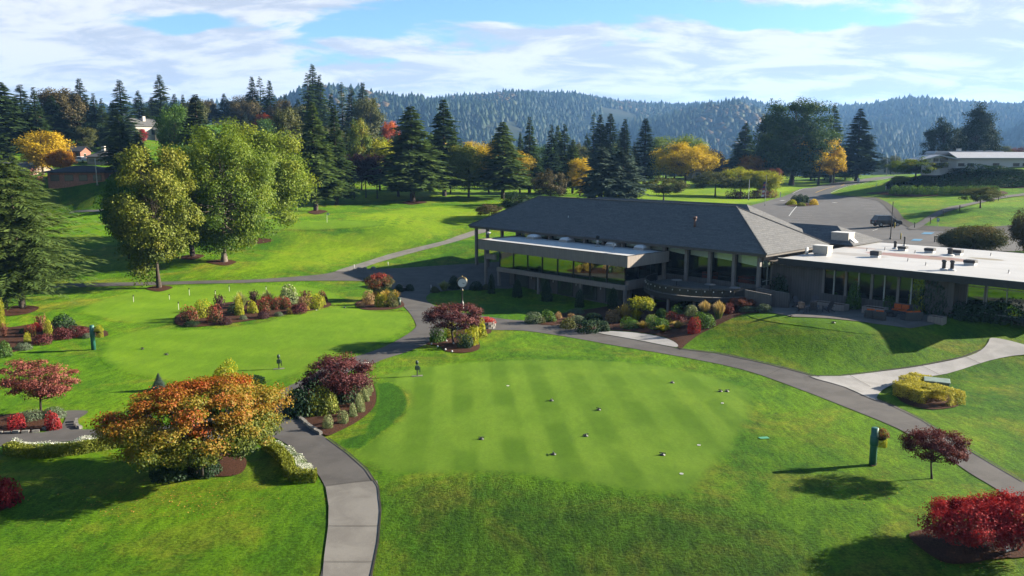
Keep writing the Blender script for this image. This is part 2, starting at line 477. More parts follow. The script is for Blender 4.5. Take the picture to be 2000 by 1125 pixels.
M['bark_dark'] = plain('dark_bark', (.045, .034, .028), .95, .4, 5, bump=.6)
M['bark_pale'] = plain('pale_bark', (.20, .165, .13), .95, .35, 4, bump=.5)
M['white'] = plain('white_paint', (.74, .73, .70), .6, .06, 4)
M['offwhite'] = plain('cream_paint', (.60, .56, .49), .7, .08, 3)
M['black'] = plain('black_metal', (.014, .014, .015), .45, .2, 6, .5)
M['green_metal'] = plain('green_post_paint', (.030, .17, .125), .5, .2, 5, .4)
M['dgreen'] = plain('dark_green_paint', (.016, .052, .030), .5, .2, 5, .4)
M['steel'] = plain('galvanised_steel', (.48, .48, .47), .4, .15, 6, .5, .6)
M['alum'] = plain('aluminium', (.55, .55, .54), .45, .1, 6, .5, .4)
M['gold'] = plain('gilt', (.45, .33, .12), .4, .15, 6, .5, .6)
M['orange_fabric'] = plain('orange_cushion', (.62, .13, .025), .9, .12, 8)
M['wicker'] = plain('grey_wicker', (.085, .085, .09), .8, .25, 12, bump=.4)
M['adirondack'] = plain('dark_plastic_wood', (.095, .085, .095), .7, .2, 8)
M['membrane'] = None
def membrane():
    m = NM('white_roof_membrane'); p = m.coord('Object')
    a = m.noise(m.map(p, (.25, 1, 1)), .35, 5, .6, .8); b = m.noise(p, 2.5, 5, .7)
    c = m.mix(m.ramp(a, .3, .7), (.66, .66, .65), (.78, .78, .77))
    c = m.mix(m.math('MULTIPLY', m.ramp(b, .55, .8), .35), c, (.50, .48, .45))
    m.bsdf(c, .55, None, .35); return m.m
M['membrane'] = membrane()
def wingmembrane():
    # the low wing's roof carries rust-brown puddle stains of irregular outline
    m = NM('stained_roof_membrane'); p = m.coord('Object')
    a = m.noise(m.map(p, (.25, 1, 1)), .35, 5, .6, .8); b = m.noise(p, 2.5, 5, .7)
    c = m.mix(m.ramp(a, .3, .7), (.62, .60, .57), (.72, .70, .67))
    c = m.mix(m.math('MULTIPLY', m.ramp(b, .5, .8), .35), c, (.48, .45, .41))
    sp = m.n('ShaderNodeSeparateXYZ'); m.l(p, sp.inputs[0])
    w1 = m.noise(p, .5, 4, .6)
    def blob(cx, cy, rx, ry):
        dx = m.math('DIVIDE', m.math('SUBTRACT', sp.outputs[0], cx), rx)
        dy = m.math('DIVIDE', m.math('SUBTRACT', sp.outputs[1], cy), ry)
        r = m.math('ADD', m.math('MULTIPLY', dx, dx), m.math('MULTIPLY', dy, dy))
        return m.ramp(m.math('ADD', r, m.math('MULTIPLY', w1, 1.1)), 1.65, 1.15)
    st = m.noise(m.map(p, (1, 1, 1), (4, 2, 0)), .9, 3)
    rust = m.mix(m.ramp(st, .40, .60), (.33, .19, .075), (.36, .11, .075))
    c = m.mix(m.math('MULTIPLY', blob(10.5, 15.2, 6.5, 2.0), .8), c, rust)
    c = m.mix(m.math('MULTIPLY', blob(16.5, 18.6, 2.2, .9), .8), c, (.30, .23, .10))
    c = m.mix(m.math('MULTIPLY', blob(5.0, 12.0, 3.5, 1.6), .55), c, (.33, .28, .22))
    c = m.mix(m.math('MULTIPLY', blob(2.0, 19.0, 2.2, 1.0), .6), c, (.36, .20, .13))
    m.bsdf(c, .5, None, .35); return m.m
M['wing_membrane'] = wingmembrane()
def shingles():
    m = NM('grey_shingles'); p = m.coord('Object')
    br = m.n('ShaderNodeTexBrick'); m.l(m.map(p, (1, 1, 1)), br.inputs['Vector'])
    # rows run along the slope; use height for the courses
    sp = m.n('ShaderNodeSeparateXYZ'); m.l(p, sp.inputs[0])
    cb = m.n('ShaderNodeCombineXYZ'); m.l(m.math('ADD', sp.outputs[0], sp.outputs[1]), cb.inputs[0]); m.l(sp.outputs[2], cb.inputs[1])
    m.l(cb.outputs[0], br.inputs['Vector'])
    br.inputs['Scale'].default_value = 1.0; br.inputs['Brick Width'].default_value = .9; br.inputs['Row Height'].default_value = .17
    br.inputs['Mortar Size'].default_value = .012; br.inputs['Bias'].default_value = 0.0
    br.inputs['Color1'].default_value = (.14, .142, .148, 1); br.inputs['Color2'].default_value = (.25, .25, .252, 1); br.inputs['Mortar'].default_value = (.05, .05, .055, 1)
    n = m.noise(p, .5, 5, .7, .5); n2 = m.noise(m.map(p, (1, 1, 1.6)), 3.6, 6, .8)
    c = m.mix(.55, br.outputs[0], m.mix(m.ramp(n2, .3, .7), (.085, .088, .094), (.26, .26, .262)))
    c = m.mix(m.math('MULTIPLY', m.ramp(n, .3, .7), .35), c, (.20, .20, .20))
    m.bsdf(c, .9, m.bump(m.math('ADD', br.outputs[1], n2), .6, .04), .2); return m.m
M['shingle'] = shingles()
def siding(name, c0, c1, pitch, axis='xy'):
    m = NM(name); p = m.coord('Object')
    sp = m.n('ShaderNodeSeparateXYZ'); m.l(p, sp.inputs[0])
    s = m.math('ADD', sp.outputs[0], sp.outputs[1]) if axis == 'xy' else sp.outputs[2]
    fr = m.math('FRACT', m.math('DIVIDE', s, pitch))
    gr = m.ramp(m.math('ABSOLUTE', m.math('SUBTRACT', fr, .5)), .36, .48)
    n = m.noise(m.map(p, (1, 1, .2)), 2.0, 5, .6)
    c = m.mix(m.ramp(n, .3, .7), c0, c1)
    c = m.mix(m.math('MULTIPLY', gr, .45), c, tuple(x * .45 for x in c0))
    m.bsdf(c, .75, m.bump(m.math('SUBTRACT', 1.0, gr), .6, .03), .25); return m.m
M['fascia'] = siding('taupe_board_fascia', (.34, .29, .255), (.40, .345, .30), .30)
M['wall'] = siding('grey_board_wall', (.15, .138, .13), (.19, .175, .165), .30)
M['dkfascia'] = plain('charcoal_fascia', (.050, .048, .048), .6, .15, 2)
M['column'] = plain('taupe_column', (.30, .27, .245), .75, .1, 2)
M['mullion'] = plain('dark_mullion', (.020, .020, .019), .5, .2, 4)
M['whiteframe'] = plain('white_window_frame', (.50, .52, .48), .5, .08, 4)
M['soffit'] = plain('soffit', (.17, .15, .135), .8, .1, 2)
M['blind'] = plain('pale_roller_blind', (.80, .84, .76), .9, .06, 2)
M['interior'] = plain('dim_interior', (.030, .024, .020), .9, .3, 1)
M['intred'] = plain('red_furniture', (.30, .05, .03), .9, .2, 2)
M['brickred'] = plain('red_brick', (.34, .15, .105), .9, .3, 3)
M['darkroof'] = plain('dark_house_roof', (.026, .028, .036), .85, .25, 2)
M['greyroof'] = plain('grey_house_roof', (.15, .148, .145), .85, .2, 2)
M['tanwall'] = plain('tan_house_wall', (.38, .31, .23), .8, .12, 2)
M['whiteroof'] = plain('pale_metal_roof', (.52, .52, .54), .5, .06, 1, .4)
def glass(name, tint, refl, dark):
    m = NM(name)
    tr = m.n('ShaderNodeBsdfTransparent'); tr.inputs[0].default_value = tint + (1,)
    gl = m.n('ShaderNodeBsdfGlossy'); gl.inputs[0].default_value = refl + (1,); gl.inputs['Roughness'].default_value = .015
    lw = m.n('ShaderNodeLayerWeight'); lw.inputs[0].default_value = .35
    f = m.math('ADD', m.math('MULTIPLY', lw.outputs['Fresnel'], .45), dark, clamp=True)
    ms = m.n('ShaderNodeMixShader'); m.l(f, ms.inputs[0]); m.l(tr.outputs[0], ms.inputs[1]); m.l(gl.outputs[0], ms.inputs[2])
    m.l(ms.outputs[0], m.out.inputs['Surface']); return m.m
M['glass'] = glass('tinted_window_glass', (.34, .42, .34), (.52, .58, .50), .34)
M['glass2'] = glass('window_glass', (.94, .97, .94), (.62, .70, .62), .02)
M['dome'] = plain('acrylic_dome', (.78, .79, .80), .25, .04, 2, .6)
M['carblack'] = None
def carpaint(name, col):
    m = NM(name); q = m.bsdf(col, .28, None, .6); q.inputs['Coat Weight'].default_value = .12; q.inputs['Coat Roughness'].default_value = .04; return m.m
M['carblack'] = carpaint('black_car_paint', (.010, .011, .015))
M['carwhite'] = carpaint('white_car_paint', (.70, .70, .70))
M['carglass'] = carpaint('dark_car_glass', (.008, .009, .010))
M['rubber'] = plain('tyre_rubber', (.018, .018, .018), .9, .2, 6)
M['redlamp'] = plain('red_lamp', (.35, .02, .015), .3, .1, 6, .6)
M['headlamp'] = plain('headlamp_glass', (.62, .64, .66), .15, .05, 6, .7)
# ------------------------------------------------------------------ foliage palettes (dark ... light along t)
Pq = {}
def pal(k, *cols, **kw): Pq[k] = leafmat('foliage_' + k, cols, **kw)
pal('fir', (.022,.048,.016), (.048,.090,.026), (.100,.150,.042), trans=.22)
pal('fir2', (.036,.070,.016), (.080,.132,.030), (.150,.205,.050), trans=.25)
pal('firbrown', (.024,.032,.012), (.045,.058,.020), (.070,.080,.030), trans=.15)
pal('firblue', (.032,.056,.044), (.064,.098,.076), (.115,.155,.120), trans=.12)
pal('sequoia', (.012,.028,.013), (.022,.046,.020), (.042,.070,.028), trans=.1)
pal('cedar', (.036,.066,.016), (.080,.128,.030), (.160,.215,.055), trans=.25)
pal('pine', (.008,.020,.009), (.014,.032,.013), (.026,.050,.018), trans=.1)
pal('lime', (.058,.112,.010), (.135,.195,.016), (.250,.280,.028), trans=.38)
pal('limeolive', (.070,.100,.012), (.150,.180,.020), (.280,.260,.036), trans=.3)
pal('mapledark', (.020,.062,.010), (.044,.110,.014), (.085,.165,.020), trans=.3)
pal('green', (.028,.075,.012), (.062,.130,.020), (.120,.200,.032), trans=.3)
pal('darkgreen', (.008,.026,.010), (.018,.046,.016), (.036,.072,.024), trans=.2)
pal('olive', (.040,.050,.014), (.078,.088,.022), (.130,.130,.036), trans=.3)
pal('brownolive', (.038,.034,.014), (.075,.062,.022), (.125,.095,.032), trans=.25)
pal('greenorange', (.055,.105,.010), (.125,.175,.016), (.270,.200,.022), trans=.35)
pal('yellow', (.30,.19,.008), (.48,.32,.010), (.62,.44,.030), trans=.4)
pal('gold', (.28,.20,.010), (.48,.34,.016), (.66,.46,.030), trans=.48)
pal('yellowgreen', (.120,.170,.010), (.270,.285,.016), (.480,.420,.030), trans=.38)
pal('orange', (.20,.070,.008), (.36,.135,.012), (.46,.24,.020), trans=.38)
pal('orangered', (.30,.045,.010), (.46,.085,.016), (.52,.18,.030), trans=.38)
pal('bigmaple', (.045,.072,.010), (.130,.155,.016), (.250,.175,.016), (.300,.115,.014), (.33,.058,.016), trans=.36)
pal('red', (.11,.010,.010), (.24,.018,.018), (.36,.045,.030), trans=.3)
pal('crimson', (.11,.006,.010), (.26,.012,.018), (.42,.034,.032), trans=.25)
pal('pinkred', (.10,.026,.022), (.23,.066,.050), (.36,.130,.090), trans=.3)
pal('purple', (.035,.010,.012), (.095,.024,.028), (.205,.075,.066), trans=.28)
pal('plum', (.020,.009,.012), (.045,.016,.020), (.085,.032,.036), trans=.2)
pal('maroon', (.045,.010,.012), (.095,.020,.022), (.160,.045,.036), trans=.25)
pal('redbrown', (.07,.026,.018), (.15,.052,.032), (.24,.095,.055), trans=.25)
pal('redgreen', (.030,.060,.014), (.090,.080,.022), (.22,.045,.028), (.36,.040,.034), trans=.28)
pal('variegated', (.075,.105,.040), (.17,.21,.085), (.36,.38,.19), trans=.25)
pal('peach', (.16,.11,.045), (.30,.19,.085), (.44,.27,.14), trans=.3)
pal('greygreen', (.060,.085,.048), (.105,.140,.080), (.165,.200,.120), trans=.2)
pal('palegrass', (.13,.16,.040), (.22,.25,.075), (.33,.33,.14), trans=.35)
pal('goldgrass', (.20,.15,.022), (.34,.24,.045), (.46,.33,.09), trans=.35)
pal('plume', (.085,.125,.022), (.16,.175,.035), (.34,.25,.10), (.50,.34,.17), trans=.35)
pal('giant', (.010,.030,.008), (.030,.070,.014), (.105,.155,.030), trans=.25)
pal('bushdark', (.030,.042,.012), (.062,.072,.018), (.150,.095,.024), trans=.25)
pal('hedge', (.085,.120,.012), (.170,.195,.020), (.270,.265,.036), trans=.25)
pal('yellowhedge', (.24,.22,.030), (.44,.39,.06), (.62,.54,.12), trans=.3)
pal('whiteflower', (.16,.22,.09), (.58,.58,.50), (.75,.74,.68), trans=.2)
pal('redflower', (.16,.03,.02), (.50,.045,.035), (.60,.16,.12), trans=.25)
pal('fallen', (.14,.055,.014), (.24,.12,.025), (.30,.20,.05), trans=.1)
pal('forest', (.005,.014,.008), (.008,.021,.010), (.012,.028,.012), (.022,.038,.015), (.075,.046,.016), trans=.0)
# ------------------------------------------------------------------ the ground: one sheet to the horizon
def axis(dense0, dense1, step, far, grow=1.16):
    a = list(np.arange(dense0, dense1 + .01, step)); s = step
    while a[-1] < far: s *= grow; a.append(a[-1] + s)
    s = step
    while a[0] > -far: s *= grow; a.insert(0, a[0] - s)
    return np.array(a)
_x = axis(-75, 85, 1.25, 7000); _y = axis(30, 215, 1.25, 7000)
_y = _y[_y > -400]
GX, GY = np.meshgrid(_x, _y)
GZ = terr(GX, GY)
_nx, _ny = len(_x), len(_y)
_i = np.arange(_nx * _ny).reshape(_ny, _nx)
_f = np.stack([_i[:-1, :-1], _i[:-1, 1:], _i[1:, 1:], _i[1:, :-1]], -1).reshape(-1, 4)
g_ = mobj('ground', np_mesh('ground', np.stack([GX, GY, GZ], -1).reshape(-1, 3), _f, smooth=True), M['lawn'])
tag(g_, kind='structure')

_layer = [0]
def catmull(P, sub=5):
    n = len(P); out = []
    for i in range(n):
        p0, p1, p2, p3 = (np.array(P[(i + k - 1) % n]) for k in range(4))
        for t in np.linspace(0, 1, sub, endpoint=False):
            out.append(.5 * ((2*p1) + (-p0 + p2)*t + (2*p0 - 5*p1 + 4*p2 - p3)*t*t + (-p0 + 3*p1 - 3*p2 + p3)*t**3))
    return out
def wpoly(px, smooth=True, sub=5):
    P = [at(*p)[:2] for p in px]
    return [tuple(q) for q in catmull(P, sub)] if smooth else [tuple(p) for p in P]
def resample(P, step):
    out = []
    for i in range(len(P)):
        a, b = np.array(P[i]), np.array(P[(i+1) % len(P)])
        n = max(1, int(np.linalg.norm(b - a) / step))
        for k in range(n): out.append(tuple(a + (b - a) * k / n))
    return out
def sheet(name, poly, mat, dz=.03, res=1.2, crown=0.0, kind='structure', parent=None):
    """a sheet lying on the ground, outline poly in metres"""
    poly = resample(poly, res * 1.0)
    P = np.array(poly); lo, hi = P.min(0), P.max(0)
    xs = np.arange(lo[0] + res * .31, hi[0], res); ys = np.arange(lo[1] + res * .47, hi[1], res)
    n = len(poly)
    pts = [Vector(p) for p in poly]
    A, B = P, np.roll(P, -1, 0)
    if len(xs) and len(ys):
        gx, gy = np.meshgrid(xs, ys); gx = gx.ravel(); gy = gy.ravel()
        ins = np.zeros(len(gx), bool); dmin = np.full(len(gx), 1e9)
        for a, b in zip(A, B):
            c = ((a[1] > gy) != (b[1] > gy)) & (gx < (b[0] - a[0]) * (gy - a[1]) / (b[1] - a[1] + 1e-12) + a[0])
            ins ^= c
            ab = b - a; L = ab @ ab + 1e-12
            t = np.clip(((gx - a[0]) * ab[0] + (gy - a[1]) * ab[1]) / L, 0, 1)
            dmin = np.minimum(dmin, np.hypot(gx - a[0] - t * ab[0], gy - a[1] - t * ab[1]))
        k = ins & (dmin > res * .35)
        pts += [Vector((x, y)) for x, y in zip(gx[k], gy[k])]
        dd = np.concatenate([np.zeros(n), dmin[k]])
    else:
        dd = np.zeros(n)
    r = mgeo.delaunay_2d_cdt(pts, [], [list(range(n))], 1, 1e-5)
    V = np.array([(v.x, v.y) for v in r[0]]); orig = r[3]
    z = terr(V[:, 0], V[:, 1]) + dz + (.002 * _layer[0] if dz > .02 else 0)
    _layer[0] = (_layer[0] + 1) % 12
    d = np.array([dd[o[0]] if o and o[0] < len(dd) else 0 for o in orig])
    if crown:
        z = z + crown * (1 - np.exp(-d / .5))
    me = bpy.data.meshes.new(name)
    me.from_pydata([(a, b, c) for (a, b), c in zip(V, z)], [], [tuple(f) for f in r[2]])
    me.update()
    for p in me.polygons: p.use_smooth = True
    ra = me.attributes.new('rim', 'FLOAT', 'POINT'); ra.data.foreach_set('value', d.astype(np.float32))
    if sum(p.normal.z for p in me.polygons) < 0: me.flip_normals()
    o = mobj(name, me, mat, parent)
    if parent is None: tag(o, kind=kind)
    return o
def ribbon(name, px, width, mat, dz=.06, closed=False, world=None, step=1.0, kind='structure'):
    P = [np.array(p, float) for p in (world if world else [at(*q)[:2] for q in px])]
    out = []
    seg = len(P) if closed else len(P) - 1
    for i in range(seg):
        a, b = P[i], P[(i+1) % len(P)]; n = max(1, int(np.linalg.norm(b - a) / step))
        for k in range(n): out.append(a + (b - a) * k / n)
    if not closed: out.append(P[-1])
    V = []; Fc = []
    for i, p in enumerate(out):
        a = out[i-1] if (i > 0 or closed) else p; b = out[(i+1) % len(out)] if (i < len(out)-1 or closed) else p
        t = b - a; t = t / (np.linalg.norm(t) + 1e-9); nrm = np.array([-t[1], t[0]])
        for s in (-.5, .5):
            q = p + nrm * width * s; V.append((q[0], q[1], tz(q[0], q[1]) + dz))
    m = len(out)
    for i in range(m if closed else m - 1):
        j = (i+1) % m; Fc.append((2*i, 2*i+1, 2*j+1, 2*j))
    mb = MB(); mb.v = [tuple(map(float, v)) for v in V]; mb.f = Fc
    o = mb.build(name, mat); tag(o, kind=kind); return o

# outlines in photo pixels, laid on the terrain
path_main = [(628,1160),(634,1090),(642,1030),(643,985),(632,945),(606,908),(575,882),(550,862),(505,850),(400,862),(300,868),(215,856),(130,863),(60,867),(0,873),(-90,888),
 (-90,850),(0,846),(70,846),(112,838),(128,818),(122,804),(160,802),(172,806),(150,822),(152,838),(200,839),(300,836),(420,815),(500,785),(540,765),(600,738),(640,714),(690,698),(740,682),(785,660),(811,641),(811,630),(799,610),(785,595),(776,578),(772,566),(792,556),(840,545),(880,545),
 (842,572),(832,584),(850,598),(885,608),(940,617),(1000,625),(1060,628),(1110,636),(1160,649),(1240,664),(1320,680),(1400,690),(1500,711),(1600,738),(1710,778),(1800,820),(1870,866),(1940,908),(2000,943),(2100,1000),
 (2100,1060),(2000,992),(1940,952),(1890,922),(1830,880),(1750,836),(1650,795),(1560,760),(1450,722),(1330,697),(1200,675),(1100,657),(1020,646),(965,645),(945,640),(905,642),(870,655),(845,668),(800,686),(750,702),(725,713),(695,722),(650,740),(600,762),(572,788),(575,806),(600,832),(640,858),(680,887),(715,918),(737,952),(743,1000),(737,1060),(728,1110),(718,1160)]
sheet('path', wpoly(path_main, True, 3), M['asphalt'], .03, 1.0)
sheet('path', wpoly([(627,1165),(633,1090),(641,1030),(642,990),(636,952),(680,946),(737,940),(743,985),(743,1000),(738,1060),(729,1110),(719,1165)], False), M['concrete'], .05, .9)
drive = [(-60,562),(60,557),(200,553),(380,549),(480,547),(560,542),(630,536),(665,529),(700,526),(780,524),(860,519),(930,515),(1010,511),(1030,530),(1005,562),(960,564),(880,568),(842,573),(800,575),(772,567),(735,553),(690,549),(600,549),(480,553),(380,555),(200,560),(60,564),(-60,570)]
sheet('path', wpoly(drive, True, 3), M['asphalt'], .045, 1.2)
sheet('path', wpoly([(655,531),(690,519),(760,497),(830,480),(870,470),(900,459),(925,451),(955,446),(955,452),(930,459),(905,468),(870,478),(800,496),(740,513),(700,526)], True, 3), M['concrete'], .06, 1.0)
sheet('path', wpoly([(1583,737),(1640,736),(1720,727),(1800,716),(1880,700),(1915,686),(1930,670),(1936,661),(1965,665),(2000,674),(2070,690),(2070,700),(2000,694),(1930,706),(1850,731),(1800,738),(1758,747),(1728,760),(1713,775),(1709,783),(1650,757)], True, 3), M['paleconc'], .06, 1.0)
sheet('paved_apron', wpoly([(1163,650),(1200,648),(1250,652),(1295,660),(1320,671),(1322,679),(1290,674),(1240,664)], True, 3), M['paleconc'], .06, .8)
sheet('path', wpoly([(1062,629),(1100,622),(1135,612),(1160,604),(1185,606),(1150,618),(1120,632),(1098,637)], True, 3), M['gravel'], .06, .8)
sheet('path', wpoly([(60,418),(130,414),(190,410),(260,408),(260,411),(190,414),(130,418),(60,423)], True, 3), M['concrete'], .06, 2)
# parking lot and road
lot = [(1380,425),(1425,412),(1470,401),(1505,391),(1545,378),(1590,366),(1640,356),(1690,349),(1725,345.5),(1745,345),(1740,348),(1700,353.5),(1660,362),(1632,371),(1622,378),(1640,383),(1690,388),(1712,390),(1722,398),(1738,412),(1752,428),(1768,441),(1785,448),(1830,452),(1900,455),(2000,459),(2120,464),(2120,492),(2000,492),(1900,489),(1720,480),(1600,470),(1480,455)]
sheet('parking_lot', wpoly(lot, True, 3), M['lot'], .06, 2.0)
def stripe(name, p0, p1, w, mat, dz=.115):
    a, b = np.array(at(*p0)[:2]), np.array(at(*p1)[:2])
    return ribbon(name, None, w, mat, dz, world=[a, b], step=1.5)
ribbon('road_edge_line', [(1548,379),(1590,367),(1640,357),(1690,350.5)], .22, M['line'], .13)
ribbon('road_edge_line', [(1623,377.5),(1640,370),(1670,361),(1702,354),(1735,348.6)], .28, M['line'], .13)
ribbon('road_centre_line', [(1593,377),(1625,366.5),(1650,360)], .45, M['yellow_line'], .13)
for i in range(7): stripe('bay_line', (1672 + i*5.0, 391 + i*5.6), (1697 + i*5.4, 391.8 + i*5.8), .14, M['faint'])
for i in range(8): stripe('bay_line', (1545 - i*3, 412 + i*4.2), (1592 - i*3, 413.4 + i*4.3), .12, M['faint'])
stripe('bay_line', (1556,404), (1541,423), .2, M['line'])
stripe('arrow_mark', (1524,393), (1532,392), .9, M['line'])
stripe('arrow_mark', (1626,396.5), (1634,396.9), .7, M['line'])
stripe('bay_line', (1704,452), (1715,448), .16, M['line'])
stripe('accessible_bay_mark', (1802,456.6), (1822,457.2), 2.4, M['blue_paint'])
stripe('accessible_bay_mark', (1782,469.6), (1800,470.2), 2.4, M['blue_paint'])
# retaining kerb strip of dark soil round the lot corner
sheet('planting_strip', wpoly([(1637,382),(1690,386),(1716,388),(1745,404),(1762,424),(1782,436),(1800,441),(1900,446),(2000,438),(2100,430),(2100,446),(2000,458),(1900,455),(1830,452),(1785,448),(1766,441),(1750,428),(1736,412),(1720,397),(1700,390)], True, 3), M['edge'], .09, 1.5)
sheet('path', wpoly([(1772,447),(1800,432),(1830,414),(1870,402),(1920,391),(2000,378),(2060,370),(2060,376),(2000,383),(1930,394),(1880,406),(1842,418),(1812,436),(1790,449)], True, 3), M['asphalt'], .12, 1.5)
# short grass
def grow(P, k):
    P = np.array(P); n = len(P); out = []
    for i in range(n):
        t = P[(i+1) % n] - P[i-1]; t = t/(np.linalg.norm(t) + 1e-9); out.append(P[i] + np.array([t[1], -t[0]])*k)
    a = sum(P[i-1][0]*P[i][1] - P[i][0]*P[i-1][1] for i in range(n))
    if a < 0: out = [2*p - q for p, q in zip(P, out)]
    return [tuple(q) for q in out]
def putting(px, mat, w=.9):
    P = wpoly(px, True, 4); sheet('putting_green', grow(P, w*.6), mat, .008, 1.0)
putting([(738,742),(800,722),(880,712),(980,705),(1100,703),(1220,708),(1330,722),(1420,745),(1462,770),(1465,800),(1440,850),(1395,905),(1360,945),(1320,962),(1260,958),(1150,942),(1050,928),(960,920),(860,920),(800,924),(760,920),(728,905),(695,885),(740,855),(785,820),(802,788),(792,762)], M['green'])
sheet('green_collar', wpoly([(732,737),(760,745),(788,760),(800,786),(785,816),(742,850),(692,884),(655,864),(690,850),(715,828),(732,800),(736,770)], True, 4), M['collar'], .012, 1.0)
putting([(162,607),(190,590),(260,572),(360,560),(480,556),(590,560),(648,572),(655,585),(600,590),(480,598),(380,615),(345,628),(300,633),(210,622)], M['green2'])
putting([(228,660),(300,640),(345,645),(450,640),(560,622),(645,602),(720,604),(790,612),(800,632),(770,652),(700,680),(620,705),(560,735),(480,745),(360,745),(240,720),(205,690)], M['green2'])
sheet('putting_green', wpoly([(1462,614),(1500,609),(1560,610),(1640,621),(1720,633),(1762,642),(1764,651),(1700,653),(1620,644),(1530,632),(1475,622)], True, 4), M['apron'], .018, .8)
sheet('putting_green', wpoly([(515,441),(600,432),(690,430),(748,435),(740,442),(680,447),(600,450),(530,449)], True, 4), M['green2'], .05, 2.0)
sheet('fairway', wpoly([(650,430),(760,410),(900,400),(1010,410),(950,430),(930,445),(850,470),(740,500),(640,525),(480,540),(380,545),(300,548),(330,530),(470,515),(520,490),(560,460),(600,453),(700,449)], True, 4), M['fairway'], .012, 2.5)
sheet('fairway', wpoly([(650,388),(760,373),(900,362),(1060,356),(1240,352),(1330,352),(1480,350),(1560,352),(1640,350),(1590,364),(1540,377),(1480,395),(1400,405),(1300,402),(1180,385),(1060,378),(960,380),(860,385),(740,395)], True, 4), M['fairway'], .012, 3.0)
sheet('rough_grass', wpoly([(748,1000),(742,955),(790,938),(880,931),(980,934),(1080,948),(1180,962),(1270,972),(1350,975),(1440,990),(1540,1030),(1600,1080),(1640,1140),(1640,1180),(1200,1180),(724,1180),(738,1080)], True, 4), M['rough'], .006, 1.25)
# mulch beds
BED = {}
def bed(key, px, dz=.05, crown=.07, res=.6):
    BED[key] = sheet('mulch_bed', wpoly(px, True, 4), M['mulch'], dz, res, crown)
bed('long', [(341,630),(352,613),(400,603),(440,592),(520,585),(600,580),(640,590),(646,598),(620,605),(560,615),(480,628),(400,638),(360,638)])
bed('left', [(-40,690),(-40,640),(20,640),(80,632),(140,635),(200,645),(211,652),(205,658),(150,660),(90,668),(40,684),(0,698)])
bed('corner', [(-60,846),(-60,818),(0,812),(60,806),(112,803),(120,808),(110,825),(95,838),(60,846),(0,849)])
bed('island', [(572,797),(580,778),(620,752),(665,736),(705,732),(728,750),(735,778),(728,800),(700,824),(660,845),(637,852),(605,835),(582,815)])
bed('mid', [(832,672),(855,660),(880,651),(905,643),(945,640),(960,646),(956,652),(938,656),(932,662),(938,676),(930,686),(900,690),(870,686),(858,676)])
bed('round', [(694,596),(702,588),(735,580),(770,582),(788,592),(785,601),(750,606),(710,605)])
bed('maple', [(395,890),(430,884),(470,890),(482,905),(470,926),(430,932),(395,925)])
bed('redmaple', [(1775,1048),(1800,1036),(1860,1026),(1960,1030),(2060,1040),(2080,1080),(2000,1090),(1940,1094),(1900,1101),(1850,1102),(1805,1078)])
bed('club', [(1035,630),(1060,620),(1100,612),(1180,600),(1260,590),(1340,592),(1420,598),(1480,600),(1505,604),(1500,611),(1460,613),(1425,625),(1395,640),(1365,655),(1342,672),(1328,684),(1320,670),(1295,658),(1250,650),(1200,646),(1150,646),(1110,636),(1070,636)])
bed('edgeleft', [(-60,1010),(-20,965),(20,955),(38,968),(30,985),(0,1000)])
bed('rings1', [(402,512),(437,507),(462,512),(440,519)], .05, .03)
bed('rings2', [(285,564),(312,558),(338,562),(312,570)], .05, .03)
bed('rings3', [(460,470),(498,465),(535,470),(498,477)], .05, .03)
bed('rings4', [(345,504),(378,497),(400,500),(378,508)], .05, .03)
bed('rings5', [(0,608),(30,598),(75,600),(60,612),(10,618)], .05, .03)
bed('rings6', [(602,415),(617,410),(640,413),(620,419)], .05, .03)
bed('rings7', [(785,396),(808,392),(835,395),(805,400)], .05, .03)
bed('utility', [(1748,760),(1780,752),(1850,770),(1872,790),(1860,797),(1810,800),(1760,785)])
bed('basket1', [(1697,908),(1705,904),(1714,907),(1706,912)], .05, .02, .4)
bed('island2', [(1533,398),(1548,391),(1580,390),(1597,396),(1590,402),(1560,404),(1540,403)], .09, .1, 1.0)
bed('hedgebank', [(1690,378),(1740,374),(1850,371),(1950,372),(1960,380),(1850,382),(1750,383)], .05, .05, 1.5)
bed('ivy', [(1740,352),(1790,345),(1840,338),(1920,334),(2060,332),(2060,362),(1950,368),(1850,369),(1760,371),(1730,368)], .05, .05, 2)
# dark ribbons painting the shadow line where the turf stands above the path
ribbon('turf_edge_shade', [(718,1160),(729,1110),(739,1060),(744,1000),(739,952),(716,917),(681,886),(641,857)], .08, M['edge'], .085)
ribbon('turf_edge_shade', [(1322,681),(1400,689.5),(1500,710.5),(1600,737)], .16, M['edge'], .09)
ribbon('turf_edge_shade', [(1583,736),(1640,735),(1720,726),(1800,715),(1880,699),(1915,685)], .14, M['edge'], .10)
ribbon('turf_edge_shade', [(1711,777.5),(1800,819.5),(1870,865),(1940,907),(2000,942)], .09, M['edge'], .09)
# joints of the paths
ribbon('path_joint', [(637,951),(680,946),(738,939)], .03, M['edge'], .095)
for a, b in (((642,1030),(741,1030)), ((632,1100),(731,1100)), ((1392,690),(1356,702)), ((1530,719),(1495,736)), ((1868,866),(1835,884))):
    ribbon('path_joint', [a, b], .025, M['edge'], .095)
for a, b in (((1660,735),(1700,757)), ((1800,716),(1835,734)), ((1885,698),(1915,712))):
    ribbon('path_joint', [a, b], .04, M['edge'], .105)

